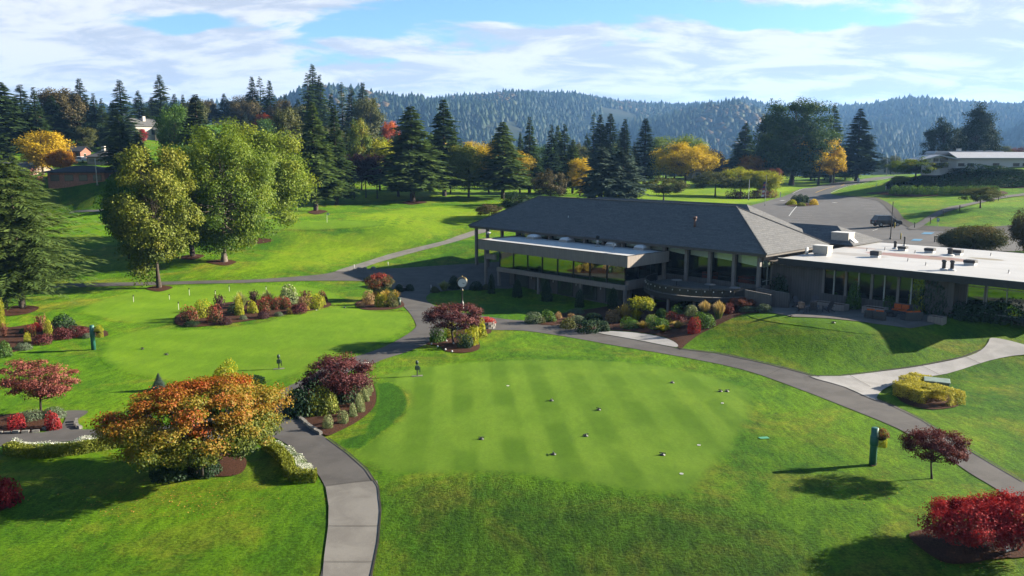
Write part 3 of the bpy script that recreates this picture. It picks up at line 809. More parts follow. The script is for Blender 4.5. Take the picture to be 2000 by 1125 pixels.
# ------------------------------------------------------------------ distant hills and their forest
def ridge_y(px):
    return np.interp(px, [-1500,-200,300,600,700,800,900,1000,1100,1180,1250,1320,1400,1440,1500,1600,1700,1760,1850,1950,2100,3000,4000],
                          [240,236,228,210,203,211,201,195,199,207,214,219,217,210,226,228,221,217,224,229,233,243,252])
na, nr = 260, 110
hx0, hx1 = -1300.0, 3700.0
HPX = np.linspace(hx0, hx1, na); 
RR = np.concatenate([np.linspace(1250, 3900, 85), np.linspace(3950, 6500, 25)])
PXg, Rg = np.meshgrid(HPX, RR)
def hill_h(px, r):
    top = (300 - ridge_y(px)) / F                          # slope of the sight line to the ridge
    rr = 3000 + 500 * np.clip((px - 1150) / 500, -0.2, 1.0) + 160*np.sin(px*.006) + 90*np.sin(px*.017+1)
    hr = CAMH + top * rr
    s = np.clip((r - 1300) / (rr - 1300), 0, 1); s = s*s*(3 - 2*s)
    back = np.clip((r - rr) / 2500, 0, 1)
    h = -40 + (hr + 40) * s * (1 - back * .8)
    fold = np.sin(px*.012 + r*.0016) * np.sin(px*.005 - r*.0031 + 2.0) * 34 + np.sin(px*.03 + r*.004)*9
    h += fold * s * (1 - s) * 3.2
    bench = 74 * np.exp(-((r - 2050) / 260) ** 2) * (.5 + .5*np.sin(px*.0095 + .7))   # lower foothill
    return h + bench
Hg = hill_h(PXg, Rg)
az = np.arctan((PXg - 1000) / F)
HV = np.stack([Rg * np.sin(az), Rg * np.cos(az), Hg], -1)
_i = np.arange(na * len(RR)).reshape(len(RR), na)
_f = np.stack([_i[:-1, :-1], _i[:-1, 1:], _i[1:, 1:], _i[1:, :-1]], -1).reshape(-1, 4)
mh = NM('hill_soil'); p_ = mh.pos()
mh.bsdf(mh.mix(mh.ramp(mh.noise(p_, .004, 5, .6), .4, .6), (.022, .040, .018), (.055, .06, .03)), .95, None, .05)
tag(mobj('hills', np_mesh('hills', HV.reshape(-1, 3), _f, smooth=True), mh.m), kind='structure')
def far_forest(n, seed):
    rg = np.random.default_rng(seed)
    px = rg.uniform(-600, 3000, n * 2); r = 1350 + (3750 - 1350) * rg.uniform(0, 1, n * 2) ** .75
    # keep near the visible slopes, thin out in clearings
    u = np.sin(px*.021 + r*.003) + np.sin(px*.0087 - r*.0047 + 1.7) + .6*np.sin(px*.05 + r*.008)
    clear = (u > 1.55)
    cut = (np.abs(px - 1205) < 34) & (np.abs(r - 2480) < 170)
    keep = ~cut & (~clear | (rg.uniform(0, 1, n*2) < .35))
    px, r, u = px[keep][:n], r[keep][:n], u[keep][:n]
    a = np.arctan((px - 1000) / F); h = hill_h(px, r)
    X, Y = r*np.sin(a), r*np.cos(a)
    hgt = np.clip(rg.normal(17, 5.5, len(px)), 7, 34); rad = np.clip(hgt, 12, 40) * rg.uniform(.26, .40, len(px))
    aut = (np.sin(px*.013 + 2) * np.sin(r*.0042 + px*.004) > .55) & (rg.uniform(0, 1, len(px)) < .55)
    aut |= (np.abs(px - 1330) < 130) & (np.abs(r - 2750) < 330) & (rg.uniform(0, 1, len(px)) < .4)
    aut |= (np.abs(px - 1735) < 45) & (np.abs(r - 3250) < 120) & (rg.uniform(0, 1, len(px)) < .7)
    hgt[aut] *= .62; rad[aut] *= 1.5
    k = 6; V = []; ang = np.arange(k) * 2*np.pi/k
    # a double cone: skirt ring, waist ring, tip
    th = rg.uniform(0, 6.28, len(px))
    ring = lambda s, z: np.stack([X[:, None] + rad[:, None]*s*np.cos(ang + th[:, None]), Y[:, None] + rad[:, None]*s*np.sin(ang + th[:, None]), np.repeat((h + hgt*z)[:, None], k, 1)], -1)
    wz = np.where(aut, .62, .45); ws = np.where(aut, .95, .62)
    r1 = ring(1.0, .10)
    r2 = np.stack([X[:, None] + rad[:, None]*ws[:, None]*np.cos(ang + th[:, None]), Y[:, None] + rad[:, None]*ws[:, None]*np.sin(ang + th[:, None]), np.repeat((h + hgt*wz)[:, None], k, 1)], -1)
    tip = np.stack([X, Y, h + hgt], -1)[:, None]
    V = np.concatenate([r1, r2, tip], 1)
    nv = 2*k + 1; b = (np.arange(len(px)) * nv)[:, None, None]
    f = []
    for q in range(k):
        q2 = (q+1) % k
        f += [[q, q2, k + q2], [q, k + q2, k + q], [k + q, k + q2, 2*k]]
    Fc = (np.array(f)[None] + b).reshape(-1, 3)
    t = np.clip(.30 + .22*(u > .7) + rg.normal(0, .16, len(px)), .0, .78); t[aut] = rg.uniform(.72, 1.0, aut.sum())
    tf = np.repeat(t, len(f))
    o = mobj('far_forest', np_mesh('far_forest', V.reshape(-1, 3), Fc, tf, True), Pq['forest'])
    tag(o, 'blue hazy conifer forest covering the distant hills', 'forest', kind='stuff')
far_forest(62000, 4)
# ------------------------------------------------------------------ foliage generators
def unit(v): return v / (np.linalg.norm(v, axis=-1, keepdims=True) + 1e-9)
def leaf_quads(P, N, size, aspect, rg, curl=.12):
    n = len(P); N = unit(N)
    r = rg.normal(size=(n, 3)); T = unit(np.cross(N, r)); B = np.cross(N, T)
    s = (size * rg.uniform(.7, 1.3, n))[:, None]
    v0 = P - T*s*.5; v2 = P + T*s*.5
    v1 = P + B*s*aspect*.5 - T*s*.08 + N*s*curl; v3 = P - B*s*aspect*.5 - T*s*.08 + N*s*curl
    V = np.stack([v0, v1, v2, v3], 1).reshape(-1, 3)
    return V, np.arange(4*n).reshape(n, 4)
def tubes_np(paths, n=6):
    """list of (pts, radii) -> arrays of quads"""
    mb = MB()
    for pts, rad in paths: mb.tube(pts, rad, n, cap=False)
    return np.array(mb.v), np.array(mb.f)
def wobble(rg, a, b, bow, k=4):
    a, b = np.array(a, float), np.array(b, float); L = np.linalg.norm(b - a)
    m = rg.normal(size=3) * bow * L; out = []
    for t in np.linspace(0, 1, k): out.append(a + (b - a)*t + m*math.sin(math.pi*t)*.5)
    return out
def gen_broad(seed, H, R, z0, nclump, per, leaf, rc, tr=.25, shape='round', stems=1, fork=None, irr=1.0, aspect=.75, flat=.75, tgrad=.25, tx=0.0, open_=.0, upper=.0, shell=.45):
    """broadleaf tree: crown from z0 to H, radius R"""
    rg = np.random.default_rng(seed)
    zc = (H + z0) / 2; rz = (H - z0) / 2
    C = []
    tries = 0
    bumps = rg.normal(size=(7, 3)); bumps = unit(bumps); ba = rg.uniform(-.34, .26, 7)*irr
    while len(C) < nclump and tries < nclump * 60:
        tries += 1
        d = unit(rg.normal(size=3)); rr = rg.uniform(shell, 1.0) ** .6
        rr *= 1 + sum(a * max(0, float(d @ b)) ** 6 for a, b in zip(ba, bumps))
        p = d * rr
        if shape == 'dome' and p[2] < (-.35 if H < 7 else -.72): continue
        if shape == 'skirt' and p[2] < -.9: continue
        if shape == 'cone':
            f = (p[2] + 1) / 2; w = max(.05, 1.08 - f) ** .8
            p = np.array([p[0]*w*1.25, p[1]*w*1.25, p[2]])
        if shape == 'oval': p = np.array([p[0], p[1], p[2]]) * (1.0 if p[2] > -.3 else .95)
        if shape == 'umbrella': p = np.array([p[0], p[1], p[2]*.75 + .25 - .55*(p[0]**2 + p[1]**2)])
        q = np.array([p[0]*(R - rc*.6), p[1]*(R - rc*.6), zc + p[2]*(rz - rc*.5)])
        if any(np.linalg.norm((q - c) * (1, 1, 1.2)) < rc * .55 for c in C): continue
        C.append(q)
    C = np.array(C); n = len(C)
    cl = rg.uniform(.65, 1.25, n) * rc
    cid = np.repeat(np.arange(n), per); m = len(cid)
    d = unit(rg.normal(size=(m, 3)) + np.array([0, 0, .15])); rr = rg.uniform(0, 1, m) ** .5 * 1.12
    # ragged clumps: leaves thin out along random spikes
    rr *= 1 + .28*np.sin(d[:, 0]*5 + cid) * np.sin(d[:, 1]*6 + cid*1.7)
    P = C[cid] + d * (cl[cid] * rr)[:, None] * np.array([1, 1, flat])
    ctr = np.array([0, 0, zc - rz*.2])
    out = unit(P - ctr)
    N = d*.55 + out*.45 + np.array([0, 0, .45]) + rg.normal(size=(m, 3))*.55
    V, Fq = leaf_quads(P, N, leaf, aspect, rg)
    ct = rg.normal(0, .15, n)
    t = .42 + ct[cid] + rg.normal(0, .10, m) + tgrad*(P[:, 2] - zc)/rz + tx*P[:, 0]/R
    crown = (V, Fq, np.clip(t, 0, 1))
    paths = []
    th = fork if fork else z0 + (H - z0)*.30
    if stems == 1:
        top = np.array([rg.normal()*.03*H, rg.normal()*.03*H, z0 + (H - z0)*.78])
        tp = wobble(rg, (0, 0, -.3), top, .03, 7); paths.append((tp, [tr*1.5] + [tr*(1 - .85*k/6) for k in range(1, 7)]))
        for c in C:
            f = np.clip((c[2] - z0)/(H - z0), 0, 1); zb = th*.75 + (top[2] - th*.75)*f*.65
            base = np.array([top[0], top[1], 0])*(zb/top[2]) + np.array([0, 0, zb])
            rb = tr * max(.10, .42*(1 - f*.7)) * rg.uniform(.5, .9)
            paths.append((wobble(rg, base, c, .18, 4), [rb, rb*.75, rb*.5, rb*.18]))
    else:
        arms = []
        for k in range(stems):
            a = 2*math.pi*k/stems + rg.uniform(-.3, .3)
            e = np.array([math.cos(a)*R*.42, math.sin(a)*R*.42, z0 + (H - z0)*rg.uniform(.45, .65)])
            pp = wobble(rg, (math.cos(a)*tr*.8, math.sin(a)*tr*.8, -.2), e, .10, 5); arms.append(pp)
            paths.append((pp, [tr, tr*.8, tr*.62, tr*.45, tr*.25]))
        for c in C:
            best = min(arms, key=lambda A: np.linalg.norm(A[-1][:2] - c[:2]))
            b = best[rg.integers(2, 5)]
            paths.append((wobble(rg, b, c, .18, 4), [tr*.3, tr*.22, tr*.14, tr*.05]))
    return tubes_np(paths), crown
def gen_conifer(seed, H, R, z0, levels, nb, tw, prof=1.0, droop=.25, up=.10, width=.20, tr=.3, rag=.18, tl=.42, top=.9, layered=0.0, min_l=.25):
    rg = np.random.default_rng(seed)
    V = []; t = []
    for k in range(levels):
        f = (k + rg.uniform(-.3, .3)) / levels; f = min(max(f, 0), .985); z = z0 + (H - z0)*f
        w = (1 - f**top) ** prof
        if f < .12: w *= .65 + .35*f/.12
        lay = 1.0 + layered*math.sin(k*1.9)
        for b in range(nb):
            az = rg.uniform(0, 2*math.pi); L = max(min_l, R*w*lay*(1 + rg.normal()*rag))
            zj = z + rg.uniform(-.9, .9)*(H - z0)/levels
            ca, sa = math.cos(az), math.sin(az); dr = droop*rg.uniform(.6, 1.4); u = up*rg.uniform(.4, 1.6)
            bt = rg.normal(0, .12) + .42 + .12*f
            def sp(s): return np.array([ca*L*s, sa*L*s, zj + L*(u*s - dr*s*s)])
            for j in range(tw):
                s = .18 + .82*(j + rg.uniform(0, .8))/tw
                p = sp(min(s, 1))
                for side in (-1, 1):
                    da = az + side*rg.uniform(.45, 1.05); l = (L*tl*(1.12 - s) + .16*R*.3 + .12)*rg.uniform(.7, 1.25)
                    dv = np.array([math.cos(da)*l, math.sin(da)*l, l*rg.uniform(-.35, .06)])
                    nn = np.array([-math.sin(da), math.cos(da), rg.uniform(-.5, .5)])*l*width*rg.uniform(.7, 1.3)
                    mid = p + dv*.45
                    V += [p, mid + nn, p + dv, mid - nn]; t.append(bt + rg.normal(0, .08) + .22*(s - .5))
            e = sp(1.0); dv = np.array([ca, sa, -.25])*(.08*L + .15); nn = np.array([-sa, ca, .1])*(.014*L + .05)
            V += [e - dv, e + nn, e + dv, e - nn]; t.append(bt + .15)
    V = np.array(V); n = len(V)//4
    crown = (V, np.arange(4*n).reshape(n, 4), np.clip(np.array(t), 0, 1))
    trunk = [((0, 0, -.3), (0, 0, H*.35), (0, 0, H*.7), (0, 0, H*.985))]
    paths = [(trunk[0], [tr*1.25, tr*.85, tr*.45, .03])]
    for k in range(0, levels, 2):
        f = k/levels; z = z0 + (H - z0)*f; L = R*(1 - f**top)**prof*.7; a = rg.uniform(0, 6.28)
        paths.append(([(0, 0, z), (math.cos(a)*L*.5, math.sin(a)*L*.5, z + L*.5*up), (math.cos(a)*L, math.sin(a)*L, z + L*(up - droop*.6))], [tr*.16, tr*.10, .02]))
    return tubes_np(paths, 6), crown
def gen_mound(seed, n, leaf, irr=.18, low=-.05, aspect=.6):
    """unit mound: radius 1, height 1"""
    rg = np.random.default_rng(seed)
    d = unit(rg.normal(size=(n, 3))); d[:, 2] = np.abs(d[:, 2])*(1 - low) + low
    b = unit(rg.normal(size=(9, 3))); b[:, 2] = np.abs(b[:, 2]); am = rg.uniform(-irr, irr, 9)
    r = 1 + (np.maximum(0, d @ b.T) ** 5 @ am)
    rr = r * rg.uniform(0, 1, n) ** .22 * .97
    P = d * rr[:, None]; P[:, 2] = np.maximum(P[:, 2], .02)
    N = d + rg.normal(size=(n, 3))*.6 + np.array([0, 0, .2])
    V, Fq = leaf_quads(P, N, leaf, aspect, rg)
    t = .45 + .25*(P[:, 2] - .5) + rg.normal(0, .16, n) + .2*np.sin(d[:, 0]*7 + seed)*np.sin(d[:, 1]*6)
    return V, Fq, np.clip(t, 0, 1)
def gen_upright(seed, n, leaf):
    """unit vase of upright twigs"""
    rg = np.random.default_rng(seed)
    k = 46; a = rg.uniform(0, 6.28, k); sp_ = rg.uniform(.1, 1, k); hh = rg.uniform(.72, 1.05, k)
    i = rg.integers(0, k, n); s = rg.uniform(.05, 1, n)
    P = np.stack([np.cos(a[i])*sp_[i]*(.25 + .75*s), np.sin(a[i])*sp_[i]*(.25 + .75*s), hh[i]*s], -1) + rg.normal(size=(n, 3))*.045
    N = np.stack([np.cos(a[i]), np.sin(a[i]), np.full(n, .3)], -1) + rg.normal(size=(n, 3))*.5
    V, Fq = leaf_quads(P, N, leaf, .5, rg)
    return V, Fq, np.clip(.3 + .35*s + rg.normal(0, .15, n), 0, 1)
def gen_tuft(seed, n, spread=1.0, arch=.5, w=.03, tip=True):
    rg = np.random.default_rng(seed)
    a = rg.uniform(0, 6.28, n); o = rg.uniform(0, 1, n) ** .6; h = rg.uniform(.65, 1.05, n) * (1 - .25*o)
    d = np.stack([np.cos(a), np.sin(a), 0*a], -1); side = np.stack([-np.sin(a), np.cos(a), 0*a], -1)
    base = d * (o*.28)[:, None]; up = np.array([0, 0, 1.0])
    mid = base + d*(o*.45*spread)[:, None] + up*(h*.62)[:, None]
    end = base + d*(o*(.72 + .2)*spread)[:, None] + up*(h*(1 - arch*.35*o))[:, None]
    ww = (w*rg.uniform(.7, 1.4, n))[:, None]
    V = np.stack([base - side*ww, base + side*ww, mid + side*ww*1.2, mid - side*ww*1.2, mid - side*ww*1.2, mid + side*ww*1.2, end + side*ww*.5, end - side*ww*.5], 1).reshape(-1, 3)
    Fq = np.arange(8*n).reshape(2*n, 4)
    t = np.stack([rg.normal(.25, .12, n), rg.normal(.75, .15, n)], 1).ravel()
    return V, Fq, np.clip(t, 0, 1)
def cmesh(name, c): return np_mesh(name, c[0], c[1], c[2])
def tmesh(name, c): return np_mesh(name, c[0], c[1], None, True)
TREES = {}
def proto(key, H, R, gen): TREES[key] = (H, R, tmesh('trunk_' + key, gen[0]), cmesh('crown_' + key, gen[1]))
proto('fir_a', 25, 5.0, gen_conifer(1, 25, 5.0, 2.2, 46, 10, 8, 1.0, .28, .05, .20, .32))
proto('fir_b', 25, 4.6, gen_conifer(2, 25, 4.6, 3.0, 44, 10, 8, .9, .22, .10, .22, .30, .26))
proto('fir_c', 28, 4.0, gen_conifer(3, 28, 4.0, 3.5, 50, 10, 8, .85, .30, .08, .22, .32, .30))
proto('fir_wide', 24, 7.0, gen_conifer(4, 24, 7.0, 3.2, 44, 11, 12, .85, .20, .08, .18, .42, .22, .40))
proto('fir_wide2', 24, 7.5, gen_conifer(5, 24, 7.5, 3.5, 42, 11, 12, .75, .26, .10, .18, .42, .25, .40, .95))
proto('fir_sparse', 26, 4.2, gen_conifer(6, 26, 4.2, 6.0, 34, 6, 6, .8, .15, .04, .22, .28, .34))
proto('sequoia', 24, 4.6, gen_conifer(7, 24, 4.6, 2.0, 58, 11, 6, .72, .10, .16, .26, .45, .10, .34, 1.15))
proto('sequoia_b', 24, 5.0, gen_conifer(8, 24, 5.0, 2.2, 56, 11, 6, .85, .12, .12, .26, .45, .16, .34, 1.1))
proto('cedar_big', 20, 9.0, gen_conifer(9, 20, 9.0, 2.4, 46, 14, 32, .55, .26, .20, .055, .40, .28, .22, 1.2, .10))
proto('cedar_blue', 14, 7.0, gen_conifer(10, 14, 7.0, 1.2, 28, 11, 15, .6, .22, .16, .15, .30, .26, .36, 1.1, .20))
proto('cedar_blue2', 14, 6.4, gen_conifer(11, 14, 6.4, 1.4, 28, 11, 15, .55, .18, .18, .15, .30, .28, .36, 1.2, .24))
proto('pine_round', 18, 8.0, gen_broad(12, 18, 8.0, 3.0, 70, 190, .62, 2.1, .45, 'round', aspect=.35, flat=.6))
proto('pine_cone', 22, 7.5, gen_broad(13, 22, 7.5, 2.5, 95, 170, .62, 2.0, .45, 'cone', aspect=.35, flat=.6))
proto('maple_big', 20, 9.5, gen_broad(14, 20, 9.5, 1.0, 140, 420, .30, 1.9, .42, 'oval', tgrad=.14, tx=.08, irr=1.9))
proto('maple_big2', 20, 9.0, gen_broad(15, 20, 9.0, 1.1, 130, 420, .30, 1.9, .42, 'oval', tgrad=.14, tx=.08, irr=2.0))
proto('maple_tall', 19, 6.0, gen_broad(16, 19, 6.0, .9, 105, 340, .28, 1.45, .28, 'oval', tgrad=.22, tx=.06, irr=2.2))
proto('broad_a', 14, 6.0, gen_broad(17, 14, 6.0, 1.6, 66, 220, .36, 1.7, .28, 'round'))
proto('broad_b', 14, 6.5, gen_broad(18, 14, 6.5, 1.2, 72, 220, .36, 1.7, .28, 'dome'))
proto('broad_c', 15, 4.5, gen_broad(19, 15, 4.5, 1.8, 60, 200, .34, 1.4, .25, 'oval'))
proto('broad_open', 12, 6.0, gen_broad(20, 12, 6.0, 2.4, 44, 170, .36, 1.35, .26, 'dome', shell=.6, irr=1.6))
proto('oak_giant', 26, 11, gen_broad(21, 26, 11, 1.6, 120, 330, .42, 2.4, .6, 'oval', irr=1.7, shell=.6, tgrad=.15))
proto('spread', 8, 6.0, gen_broad(22, 8, 6.0, 1.2, 60, 190, .26, 1.1, .22, 'dome', flat=.6, irr=1.5))
proto('spread_b', 8, 5.5, gen_broad(23, 8, 5.5, 1.4, 52, 190, .26, 1.1, .22, 'dome', flat=.55, irr=1.6))
proto('dome_gold', 14, 9.5, gen_broad(24, 14, 9.5, 2.8, 90, 260, .34, 1.9, .42, 'dome', fork=2.6))
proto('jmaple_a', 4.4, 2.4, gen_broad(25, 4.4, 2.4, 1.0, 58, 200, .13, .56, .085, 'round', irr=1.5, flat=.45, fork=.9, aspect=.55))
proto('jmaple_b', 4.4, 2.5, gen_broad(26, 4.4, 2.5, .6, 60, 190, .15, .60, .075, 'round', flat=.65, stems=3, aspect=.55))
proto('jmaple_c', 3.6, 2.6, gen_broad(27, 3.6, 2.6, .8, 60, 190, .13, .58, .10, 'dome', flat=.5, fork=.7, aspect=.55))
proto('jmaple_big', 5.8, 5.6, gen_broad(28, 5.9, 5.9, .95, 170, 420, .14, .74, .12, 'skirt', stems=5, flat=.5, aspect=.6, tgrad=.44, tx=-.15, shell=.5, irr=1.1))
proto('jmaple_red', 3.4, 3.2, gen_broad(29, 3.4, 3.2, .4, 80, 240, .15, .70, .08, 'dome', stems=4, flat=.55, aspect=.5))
proto('lollipop', 4.0, 2.0, gen_broad(30, 4.0, 2.0, 1.2, 44, 170, .15, .55, .075, 'round', fork=1.0, aspect=.6, tgrad=.35))
proto('topiary', 3.0, 1.6, gen_broad(31, 3.0, 1.6, .9, 34, 120, .15, .5, .06, 'dome', fork=.8))
proto('bushtree', 6, 5.5, gen_broad(33, 6, 5.5, -.4, 90, 190, .26, 1.3, .16, 'skirt', stems=5, irr=1.3))
proto('bare_red', 8, 3.0, gen_broad(32, 8, 3.0, 1.5, 34, 30, .30, 1.0, .16, 'oval'))
SHR = {}
for k, g in (('mound', gen_mound(40, 1400, .13, .32)), ('mound2', gen_mound(41, 1400, .13, .42)), ('mound3', gen_mound(42, 1300, .15, .5)), ('ball', gen_mound(43, 1500, .12, .06)), ('fine', gen_mound(44, 1600, .11, .14)),
             ('big', gen_mound(48, 2600, .10, .25)), ('coarse', gen_mound(49, 420, .30, .30, aspect=.45)),
             ('upright', gen_upright(45, 900, .13)), ('tuft', gen_tuft(46, 260, 1.0, .6, .030)), ('plume', gen_tuft(47, 700, .62, .15, .016)), ('plant', gen_upright(50, 260, .16))):
    SHR[k] = cmesh('foliage_' + k, g)
_rt = random.Random(5)
def tree(px, py, top, w, key, palk, label, name='tree', cat='tree', group=None, bark='bark', rz=None, zoff=0.0, Y=None):
    """tree standing at photo pixel (px, py), its top at row `top`, crown w pixels wide"""
    H, Rr, tm, cm = TREES[key]
    if Y is None:
        p = at(px, py); s = pxm(p); h = (py - top) / s * 1.012
    else:                                   # given distance: stand it on the ground there
        q = D(px, top, Y); p = (q[0], Y, tz(q[0], Y)); s = pxm(p); h = q[2] - p[2]
    r = w / 2 / s * (1.22 if key[:3] in ('fir', 'seq') else 1.08)
    k = h / H; kr = r / Rr
    t = thing(name, label, cat, (p[0], p[1], p[2] + zoff), _rt.uniform(0, 6.28) if rz is None else rz, group, (kr, kr, k))
    mobj('trunk', tm, M[bark], t); mobj('crown', cm, Pq[palk], t)
    return t
def shrub(px, py, w, h, key, palk, label, name='shrub', cat='shrub', group=None, dy=None):
    p = at(px, py); s = pxm(p); r = w / 2 / s
    o = mobj(name, SHR[key], Pq[palk], None, (p[0], p[1], p[2] + .02), _rt.uniform(0, 6.28), (r, r, h / s * 1.02))
    return tag(o, label, cat, group)
# ------------------------------------------------------------------ the clubhouse
BO = np.array([28.12, 89.94]); BEX = np.array([.6868, -.7268]); BEY = np.array([.7268, .6868])
BRZ = math.atan2(BEX[1], BEX[0])
club = thing('clubhouse', 'long low clubhouse with dark hip roof, white flat roofs and tall windows', 'building', (BO[0], BO[1], 0), BRZ)
def LX(px, py, yl):
    """local x where the sight line through (px, py) meets the vertical plane y = yl of the clubhouse"""
    r = ray(px, py)[:2]; t = (yl + BO @ BEY) / (r @ BEY); return float((r*t - BO) @ BEX)
def on_slope(px, py, y0, z0, k):
    """local point where the sight line meets the roof plane z = z0 + k (y - y0)"""
    r = ray(px, py); a = r[:2] @ BEY; b0 = -(BO @ BEY)
    t = (z0 + k*(b0 - y0) - CAMH) / (r[2] - k*a); p = r*t
    return (float((p[:2] - BO) @ BEX), float((p[:2] - BO) @ BEY), CAMH + float(p[2]))
def at_z(px, py, z):
    p = W(px, py, z)[:2] - BO; return float(p @ BEX), float(p @ BEY)
def hip(name, x0, x1, y0, y1, ze, xr0, xr1, yr, zr, parent=club):
    mb = MB()
    mb.add([(x0,y0,ze),(x1,y0,ze),(x1,y1,ze),(x0,y1,ze),(xr0,yr,zr),(xr1,yr,zr)], [(0,1,5,4),(1,2,5),(2,3,4,5),(3,0,4)])
    mb.add([(x0,y0,ze),(x1,y0,ze),(x1,y1,ze),(x0,y1,ze),(x0,y0,ze-.10),(x1,y0,ze-.10),(x1,y1,ze-.10),(x0,y1,ze-.10)], [(0,4,5,1),(1,5,6,2),(2,6,7,3),(3,7,4,0),(4,7,6,5)])
    return mb.build(name, M['shingle'], parent)
roof = hip('roof', -50.8, 0, 0, 15.07, 7.02, -43.0, -8.6, 7.55, 11.5)
m_ = MB()
for a, b in (((0, 0, 7.02), (-8.6, 7.55, 11.5)), ((-50.8, 0, 7.02), (-43, 7.55, 11.5)), ((-43, 7.55, 11.5), (-8.6, 7.55, 11.5)), ((0, 15.07, 7.02), (-8.6, 7.55, 11.5))):
    m_.tube([Vector(a) + Vector((0, 0, .03)), Vector(b) + Vector((0, 0, .03))], .10, 6)
m_.build('ridge_cap', M['shingle'], roof)
MB().box(-50.7, -.1, .1, 14.97, 6.66, 6.90).build('eave', M['soffit'], club)
hip('rear_roof', -46, -5.8, 10.0, 24.0, 6.95, -39, -12.8, 17.0, 11.25)
hip('entrance_roof', -30, 1.0, 19.4, 28.2, 6.62, -26, -3.2, 23.7, 8.55)
MB().box(-45.8, -6.2, 14.6, 23.6, 3.0, 6.80).build('rear_wall', M['wall'], club)
MB().box(-29.5, .4, 20, 27.6, 3.2, 6.5).build('entrance_wall', M['wall'], club)
pz = on_slope(1357, 442, 0, 7.02, .593)
ch = MB().tube([(pz[0], pz[1], pz[2]-.2), (pz[0], pz[1], pz[2]+.9)], .16, 10).tube([(pz[0], pz[1], pz[2]+.9), (pz[0], pz[1], pz[2]+1.2)], .24, 10).build('vent_pipe', plain('rusty_pipe', (.20, .11, .09), .7), club, True)
pz = on_slope(1110, 425, 0, 7.02, .593)
MB().tube([(pz[0], pz[1], pz[2]-.1), (pz[0], pz[1], pz[2]+.25)], .06, 8).build('vent_pipe', M['white'], club)
# --- main block walls, windows and columns
MB().box(-42, -1.25, 1.45, 1.75, -1.6, 2.75).build('lower_wall', M['wall'], club)
MB().box(-42, -41.7, 1.76, 14, -1.6, 6.65).build('end_wall', M['wall'], club)
MB().box(-1.5, -1.25, 1.76, 14, 2.0, 3.1).box(-1.5, -1.25, 3.7, 14, 3.1, 6.65).box(-1.51, -1.24, 1.76, 3.69, 6.0, 6.65).build('side_wall', M['fascia'], club)
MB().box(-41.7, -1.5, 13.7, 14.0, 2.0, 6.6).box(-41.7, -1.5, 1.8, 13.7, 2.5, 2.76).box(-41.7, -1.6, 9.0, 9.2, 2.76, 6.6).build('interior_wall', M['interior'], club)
for x in (-10.2, -5.2): MB().box(x, x+1.5, 3.0, 4.2, 2.8, 3.7).build('red_table', M['intred'], club)
cols = [-1.35, -4.55, -7.8, -11.1, -14.4] + [-14.4 - 3.3*k for k in range(1, 11)] + [-50.0]
for i, x in enumerate(cols):
    MB().box(x-.19, x+.19, .75, 1.15, 1.2 if x > -15 else (2.6 if x > -42 else -1.0), 6.65).build('column', M['column'], club, bevel=.02)
MB().box(-42, -1.3, 1.40, 1.80, 2.76, 3.2).build('sill_wall', M['wall'], club)
for i in range(len(cols) - 2):
    xa, xb = cols[i+1], cols[i]
    if xa < -42: break
    w_ = MB().box(xa+.05, xb-.05, 1.52, 1.55, 3.21, 6.65).build('window', M['glass2'], club)
    MB().box(xa, xb, 1.44, 1.51, 3.66, 3.74).box(xa, xa+.09, 1.44, 1.51, 3.2, 6.65).box(xb-.09, xb, 1.44, 1.51, 3.2, 6.65).build('frame', M['mullion'], w_)
    dl = [1.05, .8, .75, .55, .6][i] if i < 5 else .5
    dr = [1.35, 1.0, .95, .85, .6][i] if i < 5 else .5
    MB().add([(xa+.1,1.62,6.62),(xb-.1,1.62,6.62),(xb-.1,1.62,6.62-dr),(xa+.1,1.62,6.62-dl),(xa+.1,1.64,6.62),(xb-.1,1.64,6.62),(xb-.1,1.64,6.62-dr),(xa+.1,1.64,6.62-dl)],[(0,1,2,3),(7,6,5,4),(0,4,5,1),(2,6,7,3),(1,5,6,2),(3,7,4,0)]).build('blind', M['blind'], w_)
w_ = MB().box(-1.40, -1.37, 1.85, 3.65, 3.11, 5.98).build('window', M['glass2'], club)
MB().box(-1.36, -1.30, 1.8, 3.69, 3.6, 3.68).box(-1.36, -1.30, 2.7, 2.8, 3.1, 6.0).build('frame', M['whiteframe'], w_)
MB().box(-1.44, -1.42, 1.9, 3.6, 5.2, 5.95).build('blind', M['blind'], w_)
# --- glazed front projection under its flat roof
MB().box(-39.85, -13.65, -7.25, .70, 5.70, 6.07).build('front_flat_roof', M['membrane'], club)
MB().box(-40, -13.5, -7.4, -7.26, 4.85, 6.2).build('fascia', M['fascia'], club)
MB().box(-13.64, -13.5, -7.255, .72, 4.85, 6.2).build('fascia', M['fascia'], club)
MB().box(-40, -39.86, -7.255, .72, 4.85, 6.2).build('fascia', M['fascia'], club)
MB().box(-40.03, -13.47, -7.43, -7.24, 6.202, 6.24).box(-13.66, -13.47, -7.235, .72, 6.202, 6.24).box(-40.03, -39.84, -7.235, .72, 6.202, 6.24).build('roof_edge', M['dkfascia'], club)
MB().box(-39.8, -13.7, -7.2, 1.40, 4.90, 5.02).build('soffit', M['soffit'], club)
pw = np.linspace(-36.9, -14.9, 9)
for i in range(8):
    g = MB().box(pw[i]+.04, pw[i+1]-.04, -6.12, -6.09, 2.5, 4.88).build('window', M['glass'], club)
    MB().box(pw[i]-.07, pw[i]+.07, -6.2, -6.05, 2.5, 4.89).build('mullion', M['mullion'], g)
    if i >= 6: MB().box(pw[i]+.08, pw[i+1]-.08, -6.17, -6.125, 3.0, 3.07).build('glazing_bar', M['mullion'], g)
